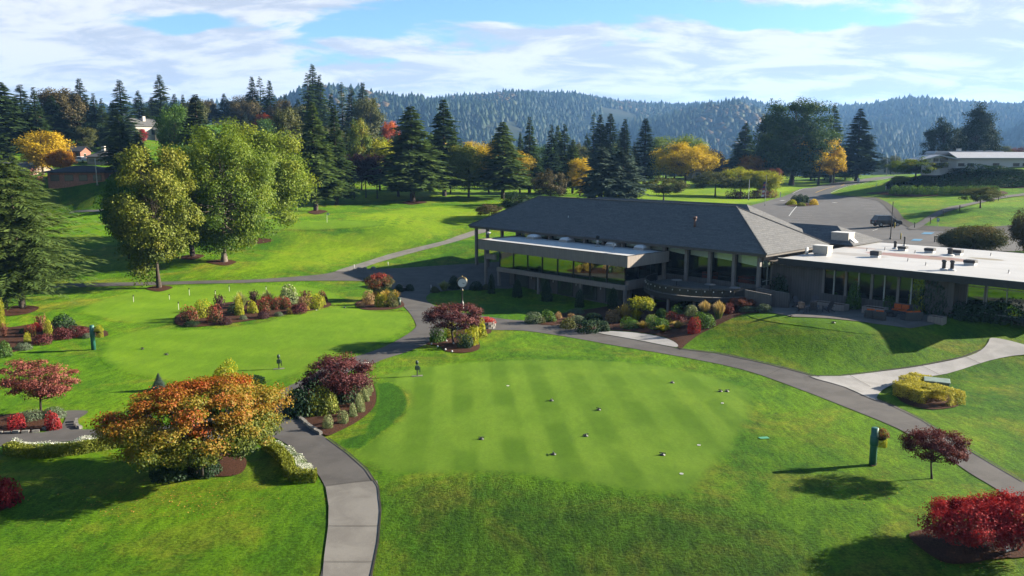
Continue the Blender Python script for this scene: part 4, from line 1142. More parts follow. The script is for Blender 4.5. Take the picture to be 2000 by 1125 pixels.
for i, (ya, yb) in enumerate(((-6.05, -3.6), (-3.6, -1.2), (-1.2, 1.3))):
    g = MB().box(-14.93, -14.90, ya+.05, yb-.05, 3.0, 4.88).build('window', M['glass'], club)
    MB().box(-14.98, -14.85, ya-.05, ya+.05, 3.0, 4.89).build('mullion', M['mullion'], g)
g = MB().box(-36.98, -36.95, -6.0, 1.3, 2.5, 4.88).build('window', M['glass'], club)
MB().box(-37.2, -14.55, -6.45, -5.9, 1.9, 2.49).build('sill_band', M['fascia'], club)
MB().box(-14.95, -14.5, -5.895, 1.3, 1.9, 2.99).build('sill_band', M['fascia'], club)
MB().box(-37.2, -36.85, -5.895, 1.3, 1.9, 2.49).build('sill_band', M['fascia'], club)
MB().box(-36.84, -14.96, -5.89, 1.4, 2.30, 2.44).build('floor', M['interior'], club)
for x, y in ((-39.3, -6.6), (-37.0, -6.2), (-14.75, -6.2), (-29.5, -5.95), (-22, -5.95)):
    MB().box(x-.17, x+.17, y-.17, y+.17, -1.6, 1.89 if x > -38 else 4.88).build('column', M['column'], club, bevel=.02)
MB().box(-39.12, -37.21, -6.7, -6.5, 3.5, 4.2).build('porch_beam', M['fascia'], club)
MB().box(-36.6, -15.2, -4.6, -4.35, -1.6, 1.89).build('recessed_wall', M['wall'], club)
for k in range(5):
    xa = -35.4 + k*4.1
    w_ = MB().box(xa, xa+2.6, -4.68, -4.64, -.2, 1.5).build('window', M['glass2'], club)
    MB().box(xa-.06, xa, -4.7, -4.62, -.26, 1.56).box(xa+2.6, xa+2.66, -4.7, -4.62, -.26, 1.56).box(xa, xa+2.6, -4.7, -4.62, -.26, -.2).box(xa, xa+2.6, -4.7, -4.62, 1.5, 1.56).build('frame', M['mullion'], w_)
    MB().lathe([(.05, 0), (.07, .05), (.07, .22), (.03, .28)], 8, (xa+3.3, -4.74, 1.2)).build('wall_lamp', M['dome'], club)
for px, py in ((1043,466),(1107,472),(1199,480),(1254,487)):
    x, y = at_z(px, py, 6.1)
    s = MB().box(x-.8, x+.8, y-.8, y+.8, 6.07, 6.32).build('skylight', M['alum'], club)
    prof = [(1.02, 0), (1.06, .06), (.98, .16), (.75, .30), (.40, .38), (.02, .40)]
    d_ = MB().lathe(prof, 4, (0, 0, 0))
    d_.v = [(x + (a*math.cos(.785) - b*math.sin(.785)), y + (a*math.sin(.785) + b*math.cos(.785)), 6.33 + c) for a, b, c in d_.v]
    d_.build('dome', M['dome'], s, bevel=.05)
x, y = at_z(1167, 481, 6.1)
s = MB().tube([(x, y, 6.05), (x, y, 7.2)], .16, 12).lathe([(.34, 0), (.34, .08), (.18, .22)], 12, (x, y, 6.07)).build('vent_stack', M['steel'], club, True)
MB().lathe([(.20, 0), (.22, .35), (.30, .36), (.30, .45), (.08, .58)], 12, (x, y, 7.0)).build('cap', M['black'], s, True)
for px, py in ((955,463),(1199,487)):
    x, y = at_z(px, py, 6.1)
    s = MB().tube([(x, y, 6.05), (x, y, 6.6)], .05, 8).build('floodlight', M['steel'], club)
    MB().obox((x-.16, y, 6.7), .22, .3, .26).obox((x+.16, y, 6.7), .22, .3, .26).build('lamp_head', M['white'], s)
# --- round terrace
dcx, dcy, dr = -6.6, -1.4, 7.05
arc = [(dcx + dr*math.cos(a), dcy + dr*math.sin(a)) for a in np.linspace(math.pi*1.0, math.pi*2.0, 29)]
poly = [(dcx - dr, .7)] + arc + [(dcx + dr, .7)]
MB().slab(poly, 2.32, 2.70).build('terrace_slab', plain('terrace_concrete', (.16, .15, .14), .85), club)
def arcband(r0, r1, z0, z1, a0=1.0, a1=2.0, n=40):
    mb = MB(); A = np.linspace(math.pi*a0, math.pi*a1, n)
    for a, b in zip(A[:-1], A[1:]):
        q = [(dcx + r*math.cos(t), dcy + r*math.sin(t)) for r, t in ((r0, a), (r1, a), (r1, b), (r0, b))]
        mb.slab(q, z0, z1)
    return mb
arcband(dr+.003, dr+.12, 2.2, 2.66).build('terrace_rim', M['dkfascia'], club)
rail = arcband(dr-.10, dr-.03, 3.58, 3.64).build('railing', M['black'], club)
for a in np.linspace(math.pi*1.02, math.pi*1.98, 19):
    x, y = dcx + (dr-.065)*math.cos(a), dcy + (dr-.065)*math.sin(a)
    MB().box(x-.03, x+.03, y-.03, y+.03, 2.7, 3.58).build('baluster', M['black'], rail)
mb = MB()
for a in np.linspace(math.pi*1.02, math.pi*1.98, 150):
    x, y = dcx + (dr-.065)*math.cos(a), dcy + (dr-.065)*math.sin(a); mb.box(x-.012, x+.012, y-.012, y+.012, 2.78, 3.58)
tag(mb.build('baluster_infill', M['black'], rail), kind='stuff')
arcband(dr-.06, dr-.045, 2.76, 3.5).build('mesh_panel', M['black'], rail)
for k, a in enumerate(np.linspace(math.pi*1.1, math.pi*1.8, 18)):
    x, y = dcx + (dr+.02)*math.cos(a), dcy + (dr+.02)*math.sin(a)
    z = 3.30 + .05*math.sin(k*2.3)
    MB().lathe([(.02, -.08), (.06, -.02), (.06, .04), (.02, .09)], 8, (x, y, z)).build('string_lamp', M['white'], rail)
for a in (1.14, 1.30, 1.46, 1.62, 1.80):
    x, y = dcx + (dr-.7)*math.cos(a*math.pi), dcy + (dr-.7)*math.sin(a*math.pi)
    MB().tube([(x, y, -1.5), (x, y, 2.31)], .17, 12).build('terrace_post', M['column'], club, True)
for px in (-9.5, -5.0, -1.8):
    tt = thing('terrace_table', 'grey round table on the railed round terrace', 'table', tuple(BO + BEX*px + BEY*(-3.2)) + (2.70,), 0, 'tables on the round terrace')
    MB().lathe([(.03, .70), (.62, .70), (.62, .75), (.03, .75)], 20).build('table_top', M['column'], tt)
    MB().lathe([(.3, 0), (.28, .04), (.05, .06), (.05, .69)], 12).build('pedestal', M['black'], tt)
# --- ramp walls beside the terrace
xa, ya = at_z(1455, 566, 3.75); xb, yb = at_z(1505, 573, 3.6)
MB().add([(xa,ya,.8),(xb,yb,.8),(xb,yb+.22,.8),(xa,ya+.22,.8),(xa,ya,3.75),(xb,yb,3.45),(xb,yb+.22,3.45),(xa,ya+.22,3.75)], [(0,3,2,1),(4,5,6,7),(0,1,5,4),(1,2,6,5),(2,3,7,6),(3,0,4,7)]).build('ramp_wall', M['wall'], club)
MB().add([(xa,ya+2.2,.8),(xb+.9,yb+2.2,.8),(xb+.9,yb+2.42,.8),(xa,ya+2.42,.8),(xa,ya+2.2,3.75),(xb+.9,yb+2.2,3.45),(xb+.9,yb+2.42,3.45),(xa,ya+2.42,3.75)], [(0,3,2,1),(4,5,6,7),(0,1,5,4),(1,2,6,5),(2,3,7,6),(3,0,4,7)]).build('ramp_wall', M['wall'], club)
# --- low wing with the white roof
MB().box(.25, 26.5, 2.5, 27.5, 6.05, 6.40).build('wing_flat_roof', M['wing_membrane'], club)
MB().box(.15, 26.6, 2.35, 2.49, 5.72, 6.43).build('fascia', M['dkfascia'], club)
MB().box(26.52, 26.62, 2.5, 27.6, 5.72, 6.43).box(.25, 26.51, 27.51, 27.62, 5.72, 6.43).build('fascia', M['dkfascia'], club)
MB().box(.12, 26.65, 2.31, 2.53, 6.432, 6.47).build('roof_edge', M['white'], club)
MB().box(-1.2, 26, 2.55, 3.55, 5.80, 5.95).build('soffit', M['soffit'], club)
wy = 3.62
x1 = LX(1607, 560, wy); x2 = LX(1806, 570, wy); x3 = LX(1863, 575, wy)
MB().box(-1.2, x1, wy, wy+.25, 1.2, 5.5).box(x1+.002, x2, wy, wy+.25, 1.2, 2.85).box(x2+.002, x3, wy, wy+.25, 1.2, 5.8).build('wing_wall', M['wall'], club)
MB().box(-1.2, x1, wy+.02, wy+.2, 5.51, 5.79).build('clerestory', M['glass2'], club)
xs_ = [LX(p, 565, wy) for p in (1607, 1628, 1651, 1676, 1702, 1727, 1754, 1780, 1806)]
for i in range(8):
    g = MB().box(xs_[i], xs_[i+1], wy+.10, wy+.13, 2.86, 5.80).build('window', M['glass2'], club)
    wd = .13 if i % 2 == 0 else .06
    MB().box(xs_[i]-wd, xs_[i]+wd, wy-.04, wy+.09, 2.86, 5.80).build('mullion', M['column'] if i % 2 == 0 else M['whiteframe'], g)
MB().box(-1.0, 26, 8.6, 8.8, 2.0, 5.9).box(-1.0, 26, wy+.3, 8.6, 2.4, 2.56).build('interior_wall', M['interior'], club)
ry = wy + 1.3
MB().box(x3-.25, x3, wy+.26, ry, 1.2, 5.8).build('wing_wall', M['wall'], club)
x4 = LX(1887, 590, ry)
MB().box(x3, x4, ry, ry+.25, 1.2, 5.8).box(x4+.002, 26, ry, ry+.25, 1.2, 2.6).build('wing_wall', M['wall'], club)
xs_ = [x4, LX(1921, 590, ry), LX(1926, 590, ry), LX(1965, 592, ry), LX(2005, 595, ry), 26]
for i in range(5):
    if i == 1: MB().box(xs_[1]+.06, xs_[2]-.06, ry, ry+.2, 2.6, 5.8).build('column', M['column'], club); continue
    g = MB().box(xs_[i], xs_[i+1], ry+.10, ry+.13, 2.61, 5.80).build('window', M['glass'], club)
    MB().box(xs_[i]-.04, xs_[i]+.04, ry+.02, ry+.09, 2.61, 5.80).box(xs_[i]+.05, xs_[i+1]-.05, ry+.02, ry+.09, 5.12, 5.19).box(xs_[i]+.05, xs_[i+1]-.05, ry+.02, ry+.09, 2.61, 2.68).box(xs_[i+1]-.05, xs_[i+1], ry+.015, ry+.085, 2.61, 5.8).build('frame', M['whiteframe'], g)
MB().box(25.8, 26, ry+.25, 27, 1.2, 5.9).box(-1.2, 26, 26.8, 27, 1.2, 5.9).build('wing_wall', M['wall'], club)
# roof plant
def hvac(px, py, sx, sy, sz, hood=False):
    x, y = at_z(px, py, 6.45)
    u = MB().box(x-sx/2, x+sx/2, y-sy/2, y+sy/2, 6.62, 6.62+sz).build('rooftop_unit', M['offwhite'], club, bevel=.03)
    MB().box(x-sx/2+.1, x+sx/2-.1, y-sy/2+.1, y+sy/2-.1, 6.40, 6.61).build('curb', M['alum'], u)
    MB().box(x-sx/2-.04, x+sx/2+.04, y-sy/2-.04, y+sy/2+.04, 6.62+sz, 6.68+sz).build('lid', M['white'], u)
    for k in range(6): MB().box(x-sx/2-.03, x-sx/2-.003, y-sy/2+.15, y+sy/2-.15, 6.75+k*(sz-.2)/6, 6.79+k*(sz-.2)/6).build('louvre', M['dkfascia'], u)
    if hood: MB().prism([(x+sx/2, 6.9), (x+sx/2+.7, 6.75), (x+sx/2+.7, 6.85), (x+sx/2, 7.35)], y-.5, y+.5).build('intake_hood', M['white'], u)
hvac(1645, 477, 2.3, 1.7, 1.35, True)
hvac(1606, 497, 1.8, 1.3, .85)
def curb_vent(px, py, s, h, w=None):
    x, y = at_z(px, py, 6.42)
    v = MB().box(x-s*.6, x+s*.6, y-s*.5, y+s*.5, 6.39, 6.62).build('roof_vent', M['white'], club)
    MB().box(x-s*.68, x+s*.68, y-s*.58, y+s*.58, 6.63, 6.63+h).build('hood', M['wicker'], v, bevel=.06)
def flue(px, py, r, h):
    x, y = at_z(px, py, 6.42)
    v = MB().lathe([(r*2, 0), (r*2, .12), (r*1.2, .2)], 12, (x, y, 6.39)).build('flue', M['white'], club)
    MB().lathe([(r, .18), (r, h), (r*1.35, h), (r*1.35, h+.12), (r*.9, h+.2)], 12, (x, y, 6.39)).build('stack', M['wicker'], v, True)
curb_vent(1710, 502, .75, .5); curb_vent(1816, 493, .8, .32); curb_vent(1869, 497, .85, .34); curb_vent(1895, 517, .85, .32); curb_vent(1763, 489, .75, .28)
flue(1843, 527, .18, .85); flue(1859, 528, .18, .85); flue(1748, 486, .16, .8); flue(1855, 499, .25, .7); flue(1766, 480, .09, 1.0)
for px, py in ((1693,489),(1728,488),(1787,494),(1773,510),(1808,518),(1970,533),(1935,499)):
    x, y = at_z(px, py, 6.42); MB().lathe([(.12, 0), (.05, .08), (.05, .35)], 8, (x, y, 6.39)).build('pipe_stub', M['steel'], club)
x, y = at_z(1578, 499, 6.42)
d_ = MB(); d_.lathe([(.02, 0), (.25, .05), (.45, .18), (.42, .19), (.2, .08)], 14)
d_.v = [(x + a*.0 + c*-.8 + b*0, y + b, 6.95 + a) for a, b, c in d_.v]
dd = d_.build('satellite_dish', M['white'], club, True)
MB().tube([(x, y, 6.38), (x, y, 6.95)], .04, 8).build('mast', M['steel'], dd)
# --- patio
patio = [tuple(BO + BEX*a + BEY*b) for a, b in ((1.0,-5.0),(3.5,-6.6),(8.0,-8.4),(12.0,-7.4),(15.0,-6.2),(17.4,-4.4),(18.2,-1.0),(18.0,3.5),(-1.1,3.5),(-1.1,-3.0))]
sheet('patio', patio, M['patio'], .05, .8)
def planter(label, px0, px1, py, yl, dep=1.0, h=.75):
    a, b = LX(px0, py, yl), LX(px1, py, yl)
    c = BO + BEX*(a+b)/2 + BEY*(yl + dep/2); z = tz(*c)
    t = thing('planter_box', label, 'planter', (c[0], c[1], z), BRZ)
    L = abs(b - a)
    MB().box(-L/2, L/2, -dep/2, -dep/2+.12, -.3, h).build('panel', M['fascia'], t); MB().box(-L/2, L/2, dep/2-.12, dep/2, -.3, h).build('panel', M['fascia'], t)
    MB().box(-L/2, -L/2+.12, -dep/2+.12, dep/2-.12, -.3, h).build('panel', M['fascia'], t); MB().box(L/2-.12, L/2, -dep/2+.12, dep/2-.12, -.3, h).build('panel', M['fascia'], t)
    MB().box(-L/2+.12, L/2-.12, -dep/2+.12, dep/2-.12, -.3, h-.1).build('soil', M['mulch'], t)
    return (c[0], c[1], z + h)
planter('long taupe planter box behind the dark adirondack chairs', 1587, 1650, 580, -.1, 1.2)
planter('taupe planter box between leafy shrub and low sofa', 1684, 1727, 590, -.1, 1.2)
planter('short taupe planter box under the pale flowering shrub', 1812, 1843, 612, -.4, 1.0, .65)
# ------------------------------------------------------------------ patio furniture
def lpos(px, py):
    return at(px, py)
def adirondack():
    mb = {}
    t = thing('adirondack_chair', '', 'chair')
    for k in range(5):
        x = -.24 + k*.12; MB().obox((x, .30 + .0, .70), .10, .025, .95 - abs(k-2)*.10, rx=-.42).build('back_slat', M['adirondack'], t)
    for k in range(4):
        MB().obox((0, -.25 + k*.13, .40 - k*.035), .56, .11, .025, rx=-.26).build('seat_slat', M['adirondack'], t)
    for s in (-1, 1):
        MB().obox((s*.36, -.02, .58), .14, .75, .03).build('armrest', M['adirondack'], t)
        MB().box(s*.34-.03, s*.34+.03, -.36, -.26, 0, .565).build('leg', M['adirondack'], t)
        MB().obox((s*.30, .08, .24), .03, .95, .12, rx=-.26).build('leg', M['adirondack'], t)
    return t
def copy_tree(o, parent=None):
    c = o.copy(); COL.objects.link(c)
    if parent is not None: c.parent = parent
    for ch in list(o.children): copy_tree(ch, c)
    return c
adk = adirondack()
cx, cy, cz = at(1588, 607)
spots = [(1559, 603, 2.2, 'dark adirondack chair at the patio table, nearest the ramp wall'), (1566, 612, 2.9, 'dark adirondack chair with its back to the lawn, by the patio table'), (1588, 612, 3.4, 'dark adirondack chair with its back to the lawn, by the patio table'), (1591, 601, 0.2, 'dark adirondack chair between patio table and long planter box'), (1617, 611, 4.6, 'dark adirondack chair on its own at the sofa end of the patio table')]
for i, (px, py, a, lb) in enumerate(spots):
    o = adk if i == 0 else copy_tree(adk)
    p = at(px, py); o.location = (p[0], p[1], p[2] + .05)
    o.rotation_euler = (0, 0, math.atan2(cy - p[1], cx - p[0]) + math.pi/2); o.scale = (1.1, 1.1, 1.12)
    o['label'] = lb; o['group'] = 'adirondack chairs round the patio table'
t = thing('patio_table', 'low dark round table amid the adirondack chairs', 'table', (cx, cy, cz + .05))
MB().lathe([(.02, .46), (.62, .46), (.62, .51), (.02, .51)], 20).build('table_top', M['adirondack'], t)
for k in range(4):
    a = k*1.57 + .78; MB().tube([(math.cos(a)*.45, math.sin(a)*.45, 0), (math.cos(a)*.40, math.sin(a)*.40, .46)], .035, 8).build('leg', M['adirondack'], t)
def sofa(px, py, rz, n, label):
    p = at(px, py); t = thing('lounge_sofa' if n > 1 else 'lounge_chair', label, 'sofa' if n > 1 else 'chair', (p[0], p[1], p[2] + .05), rz)
    L = .75*n + .3
    MB().box(-L/2, L/2, -.42, .42, .04, .34).build('base', M['wicker'], t, bevel=.03)
    MB().box(-L/2, L/2, .36, .50, .34, .82).build('back', M['wicker'], t, bevel=.03)
    for s in (-1, 1): MB().box(s*(L/2-.07)-.07, s*(L/2-.07)+.07, -.42, .355, .345, .62).build('arm', M['wicker'], t, bevel=.03)
    for k in range(n):
        x = -L/2 + .15 + .75*k
        MB().box(x+.02, x+.73, -.40, .20, .345, .50).build('seat_cushion', M['orange_fabric'], t, bevel=.05)
        MB().obox((x+.375, .28, .72), .70, .16, .46, rx=-.15).build('back_cushion', M['orange_fabric'], t, bevel=.05)
sofa(1699, 622, BRZ + math.pi + .5, 1, 'grey wicker lounge chair with orange cushion beside the striped-top chair')
sofa(1718, 625, BRZ + math.pi + .3, 1, 'grey wicker lounge chair with orange cushion facing the sofa')
sofa(1758, 614, BRZ, 2, 'grey wicker sofa with orange back cushions against the planter')
sofa(1779, 626, BRZ - 2.2, 2, 'grey wicker sofa with orange cushions, its back to the lawn')
p = at(1738, 619); t = thing('fire_table', 'low black square fire table among the wicker seats', 'table', (p[0], p[1], p[2] + .05), BRZ)
MB().box(-.6, .6, -.6, .6, .42, .52).build('table_top', M['black'], t, bevel=.02); MB().box(-.45, .45, -.45, .45, 0, .419).build('base', M['wicker'], t)
p = at(1546, 586); t = thing('patio_lamp', 'small slim bird-bath lamp by the ramp wall', 'lamp', p)
MB().tube([(0, 0, 0), (0, 0, 1.25)], .03, 8).build('pole', M['steel'], t); MB().lathe([(.18, 0), (.20, .05), (.10, .22), (.03, .3)], 12).build('base', M['stone'], t, True)
# ------------------------------------------------------------------ street clock
p = at(903, 606)
t = thing('street_clock', 'tall black street clock with white dial behind the purple maple', 'clock', p, .12)
h = (606 - 538) / pxm(p)
MB().lathe([(.34, 0), (.34, .25), (.22, .35), (.20, .9), (.12, 1.0), (.085, 1.2), (.075, h-1.75), (.16, h-1.68), (.07, h-1.6), (.07, h-1.40)], 16).build('post', M['black'], t, True)
MB().lathe([(.075, h-1.74), (.17, h-1.70), (.17, h-1.67), (.075, h-1.63)], 16).build('collar', M['gold'], t, True)
case = MB(); case.lathe([(.0, -.14), (.56, -.14), (.60, -.10), (.60, .10), (.56, .14), (0, .14)], 32)
case.v = [(a, c, b + h - .82) for a, b, c in case.v]; case.build('case', M['black'], t)
for s in (-1, 1):
    dial = MB(); dial.lathe([(0, 0), (.50, 0), (.50, .02), (0, .02)], 32); dial.v = [(a, s*(.143 + c), b + h - .82) for a, b, c in dial.v]
    dl_ = dial.build('dial', M['dome'], t)
    if s < 0:
        for k in range(12):
            a = k*math.pi/6; r0 = .38 if k % 3 else .34
            MB().obox((math.sin(a)*(r0+.46)/2, -.166, h-.82 + math.cos(a)*(r0+.46)/2), .025, .006, .46-r0, ry=a).build('hour_mark', M['black'], dl_)
        for a, L in ((2.0, .24), (1.75, .36)):
            MB().obox((math.sin(a)*L/2, -.172, h-.82 + math.cos(a)*L/2), .035, .006, L, ry=a).build('hand', M['black'], dl_)
sc_ = MB().tube([(math.cos(a)*.62, 0, h-.82 + math.sin(a)*.70) for a in np.linspace(.3, math.pi-.3, 14)], .05, 6).lathe([(.02, 0), (.09, .05), (.02, .16)], 8, (0, 0, h-.14)).build('crest', M['gold'], t, True)
# ------------------------------------------------------------------ green basket posts
def basket_post(px, py, top, side, label, palk, hd=0.0):
    p = at(px, py); s = pxm(p); h = (py - top)/s
    t = thing('flower_post', label, 'post', p)
    MB().lathe([(.20, 0), (.20, h-.02), (.17, h)], 16).build('post', M['green_metal'], t, True)
    MB().lathe([(.201, h*.52), (.235, h*.54), (.235, h*.78), (.201, h*.8)], 16).build('sleeve', M['green_metal'], t, True)
    MB().tube([(side*.15, 0, h-.25), (side*.62, 0, h-.12), (side*.66, 0, h-.3)], .025, 6).build('bracket', M['black'], t)
    b = thing('hanging_basket', 'hanging basket of ' + ('red and lime' if palk == 'redgreen' else 'yellow and dark') + ' foliage on the ' + ('thick teal' if palk != 'redgreen' else 'slim dark green') + ' post', 'basket', (p[0] + side*.62, p[1], p[2] + h - .78))
    MB().lathe([(.10, 0), (.26, .10), (.32, .26), (.30, .28), (.05, .2)], 14).build('bowl', M['bark_dark'], b, True)
    mobj('foliage', SHR['mound3'], Pq[palk], b, (0, 0, .22), 1.0, (.46, .46, .42))
    mobj('trailing_foliage', SHR['mound3'], Pq['yellowgreen'], b, (side*.12, -.06, -.36), 2.0, (.30, .30, .62))
basket_post(183, 683, 634, 1, 'thick teal metal post with basket bracket beside the leafy bed', 'yellowgreen')
basket_post(1704, 908, 832, .62, 'slim dark green metal post standing beside the little dark maple', 'redgreen')
# ------------------------------------------------------------------ ball washers
for px, py, top, lb in ((545, 721, 691, 'green ball washer on a post standing on the left putting lawn'), (815, 735, 702, 'green ball washer on a post standing on the striped putting green')):
    p = at(px, py); h = (py - top)/pxm(p)
    t = thing('ball_washer', lb, 'ball washer', p, .3)
    MB().tube([(0, 0, 0), (0, 0, h*.75)], .045, 8).build('post', M['black'], t)
    MB().obox((0, 0, h*.52), .34, .22, .34).build('washer_box', M['dgreen'], t, bevel=.03)
    MB().lathe([(.02, 0), (.11, .05), (.13, .16), (.10, .3), (.02, .36)], 12, (0, 0, h*.72)).build('cap', M['dgreen'], t, True)
    MB().obox((.22, 0, h*.40), .06, .10, .45).build('towel_ring', M['dgreen'], t)
    MB().obox((0, 0, .03), .9, .25, .06).build('base', M['stone'], t)
# ------------------------------------------------------------------ practice holes, flags, small turf fittings
for i, (px, py) in enumerate(((940,858),(1077,783),(1169,801),(1144,852),(1081,888),(1294,889),(1313,748),(1407,765),(1420,765),(673,601),(278,682),(325,693),(1545,619),(1628,631))):
    p = at(px, py)
    lawn_ = 'the striped putting green' if px > 900 and py > 700 else ('the mound green beside the patio' if px > 1500 else 'the left putting lawn')
    t = thing('practice_hole_marker', 'small dark practice hole marker lying on ' + lawn_, 'marker', p, i*.7, 'practice markers on ' + lawn_)
    MB().lathe([(.17, .0), (.17, .05), (.05, .07), (.05, .16)], 12).build('disc', M['black'], t, True)
    MB().obox((.0, 0, .15), .42, .03, .04, rz=i*.5).build('handle', M['black'], t)
for px, py in ((1411,788),(1331,926),(1365,870),(992,754),(618,606)):
    p = at(px, py)
    c_ = MB().lathe([(.11, .02), (.11, .04), (.08, .041), (.075, .01)], 14).build('practice_cup', M['white'], None, loc=(p[0], p[1], p[2]))
    tag(c_, 'white rimmed practice cup set flush in the turf', 'golf cup', 'cups in the putting greens')
p = at(1492, 856); tag(MB().obox((0, 0, .035), .62, .34, .02).build('turf_plate', plain('mint_plate', (.10, .42, .22), .6), None, loc=p, rz=.2), 'pale green plate lying in the rough beside the striped green', 'plate')
for px, py, top in ((261,590,576),(331,585,575),(370,577,562),(349,605,589),(448,569,557),(520,569,559),(421,577,571)):
    p = at(px, py); h = max(.7, (py - top)/pxm(p))
    t = thing('practice_flagstick', 'short white practice flagstick with dark tip on the upper left green', 'flagstick', p, 0, 'flagsticks on the upper left green')
    MB().tube([(0, 0, 0), (0, 0, h*.78)], .026, 6).build('stick', M['white'], t); MB().tube([(0, 0, h*.78), (0, 0, h)], .06, 6).build('tip', M['black'], t)
p = at(639, 435); h = (435 - 416)/pxm(p)
t = thing('golf_flag', 'tall thin flagstick on the far raised green', 'flagstick', p); MB().tube([(0, 0, 0), (0, 0, h)], .03, 6).build('stick', M['white'], t); MB().box(0, .45, -.01, .01, h-.35, h).build('flag', M['white'], t)
for px, py, top in ((692,527,516),(842,567,556),(758,520,511)):
    p = at(px, py); h = (py - top)/pxm(p); tag(MB().lathe([(.05, 0), (.05, h*.93), (.02, h)], 8).build('marker_post', M['white'], None, True, loc=p), 'white marker post at the edge of the drive', 'post', 'white posts along the drive')
for i, (px, py, w) in enumerate(((703,527,1.2),(713,527,.7),(729,526,.9))):
    p = at(px, py); tag(MB().lathe([(.02, 0), (w*.5, .05), (w*.45, .3), (w*.2, .45), (.02, .46)], 7).build('boulder', M['stone'], None, loc=p), 'grey boulder beside the white post at the path fork', 'boulder', 'boulders at the path fork')
# bench, bin
p = at(786, 567); t = thing('park_bench', 'pale grey slatted bench beside the drive behind the round maple', 'bench', p, 2.2)
for k in range(4): MB().box(-.75, .75, -.22+k*.12, -.13+k*.12, .43, .46).build('seat_slat', M['column'], t)
for k in range(3): MB().box(-.75, .75, .26+k*.03, .29+k*.03, .55+k*.14, .65+k*.14).build('back_slat', M['column'], t)
for s in (-1, 1): MB().box(s*.6-.04, s*.6+.04, -.22, .27, 0, .429).build('leg', M['black'], t)
p = at(779, 597); t = thing('litter_bin', 'dark green litter bin at the tip of the golden grass bed', 'bin', p)
MB().lathe([(.26, 0), (.28, .85)], 14).build('body', M['dgreen'], t, True); MB().lathe([(.30, .851), (.30, .92), (.14, 1.0)], 14).build('lid', M['dgreen'], t, True)
p = at(712, 717); tag(MB().obox((0, 0, .20), .7, .45, .38).build('drinking_box', M['offwhite'], None, bevel=.03, loc=p), 'small pale box beside the path behind the purple maple', 'box')
# stone planter with red flowers
p = at(948, 640); t = thing('stone_planter', 'round stacked-stone planter beside the path behind the purple maple', 'planter', p)
for c in range(3):
    for k in range(12):
        a = (k + .5*(c % 2))*math.pi/6; MB().obox((math.cos(a)*.95, math.sin(a)*.95, .13 + c*.24), .26, .47, .22, rz=a).build('stone', M['stone'], t)
MB().lathe([(.85, 0), (.85, .6)], 16).build('soil', M['mulch'], t)
tag(mobj('flowers', SHR['fine'], Pq['redflower'], None, (p[0], p[1], p[2] + .55), 0, (1.1, 1.1, .65)), 'bright red flowers filling the round stone planter', 'flowers')
# ------------------------------------------------------------------ hedges with white flowers
def hedge(px, w, h, palk, label, seed, jit=0):
    P = [np.array(at(*q)) for q in px]; rg = np.random.default_rng(seed)
    seg = [np.linalg.norm(b - a) for a, b in zip(P[:-1], P[1:])]; L = sum(seg)
    n = int(L * (w + 2*h) * 700); u = np.where(rg.uniform(0, 1, n) < .06, rg.choice([0, 1], n)*L*.999 + rg.normal(0, .02, n), rg.uniform(0, L, n)); u = np.clip(u, 0, L*.9999); cum = np.r_[0, np.cumsum(seg)]
    i = np.clip(np.searchsorted(cum, u) - 1, 0, len(seg)-1); f = (u - cum[i]) / np.array(seg)[i]
    A, B = np.array(P)[i], np.array(P)[i+1]; C = A + (B - A)*f[:, None]
    T = unit((B - A) * (1, 1, 0)); S = np.stack([-T[:, 1], T[:, 0], 0*T[:, 0]], -1)
    a = rg.uniform(0, w + 2*h, n)
    off = np.where(a < h, -w/2, np.where(a > h + w, w/2, a - h - w/2)); zz_ = np.where(a < h, a, np.where(a > h + w, 2*h + w - a, h))
    nr = np.where((a < h)[:, None], -S, np.where((a > h + w)[:, None], S, np.array([0, 0, 1.0])))
    j = np.where(rg.uniform(0, 1, n) < .45, -rg.uniform(.05, .45, n)*min(1, w), rg.normal(0, .04, n) - .03) + (.12 if jit else .015)*np.sin(C[:, 0]*3.1)*np.sin(C[:, 1]*2.7 + zz_*3)
    PP = C + S*off[:, None] + np.array([0, 0, 1.0])*zz_[:, None] + nr*j[:, None]
    V, Fq = leaf_quads(PP, nr + rg.normal(size=(n, 3))*.6, .10, .6, rg)
    t = np.clip(.35 + .3*(zz_/h - .4) + rg.normal(0, .15, n), 0, 1)
    o = P[0]; V = V - o
    tag(mobj('clipped_hedge', np_mesh('hedge_foliage', V, Fq, t), Pq[palk], None, tuple(o)), label, 'hedge')
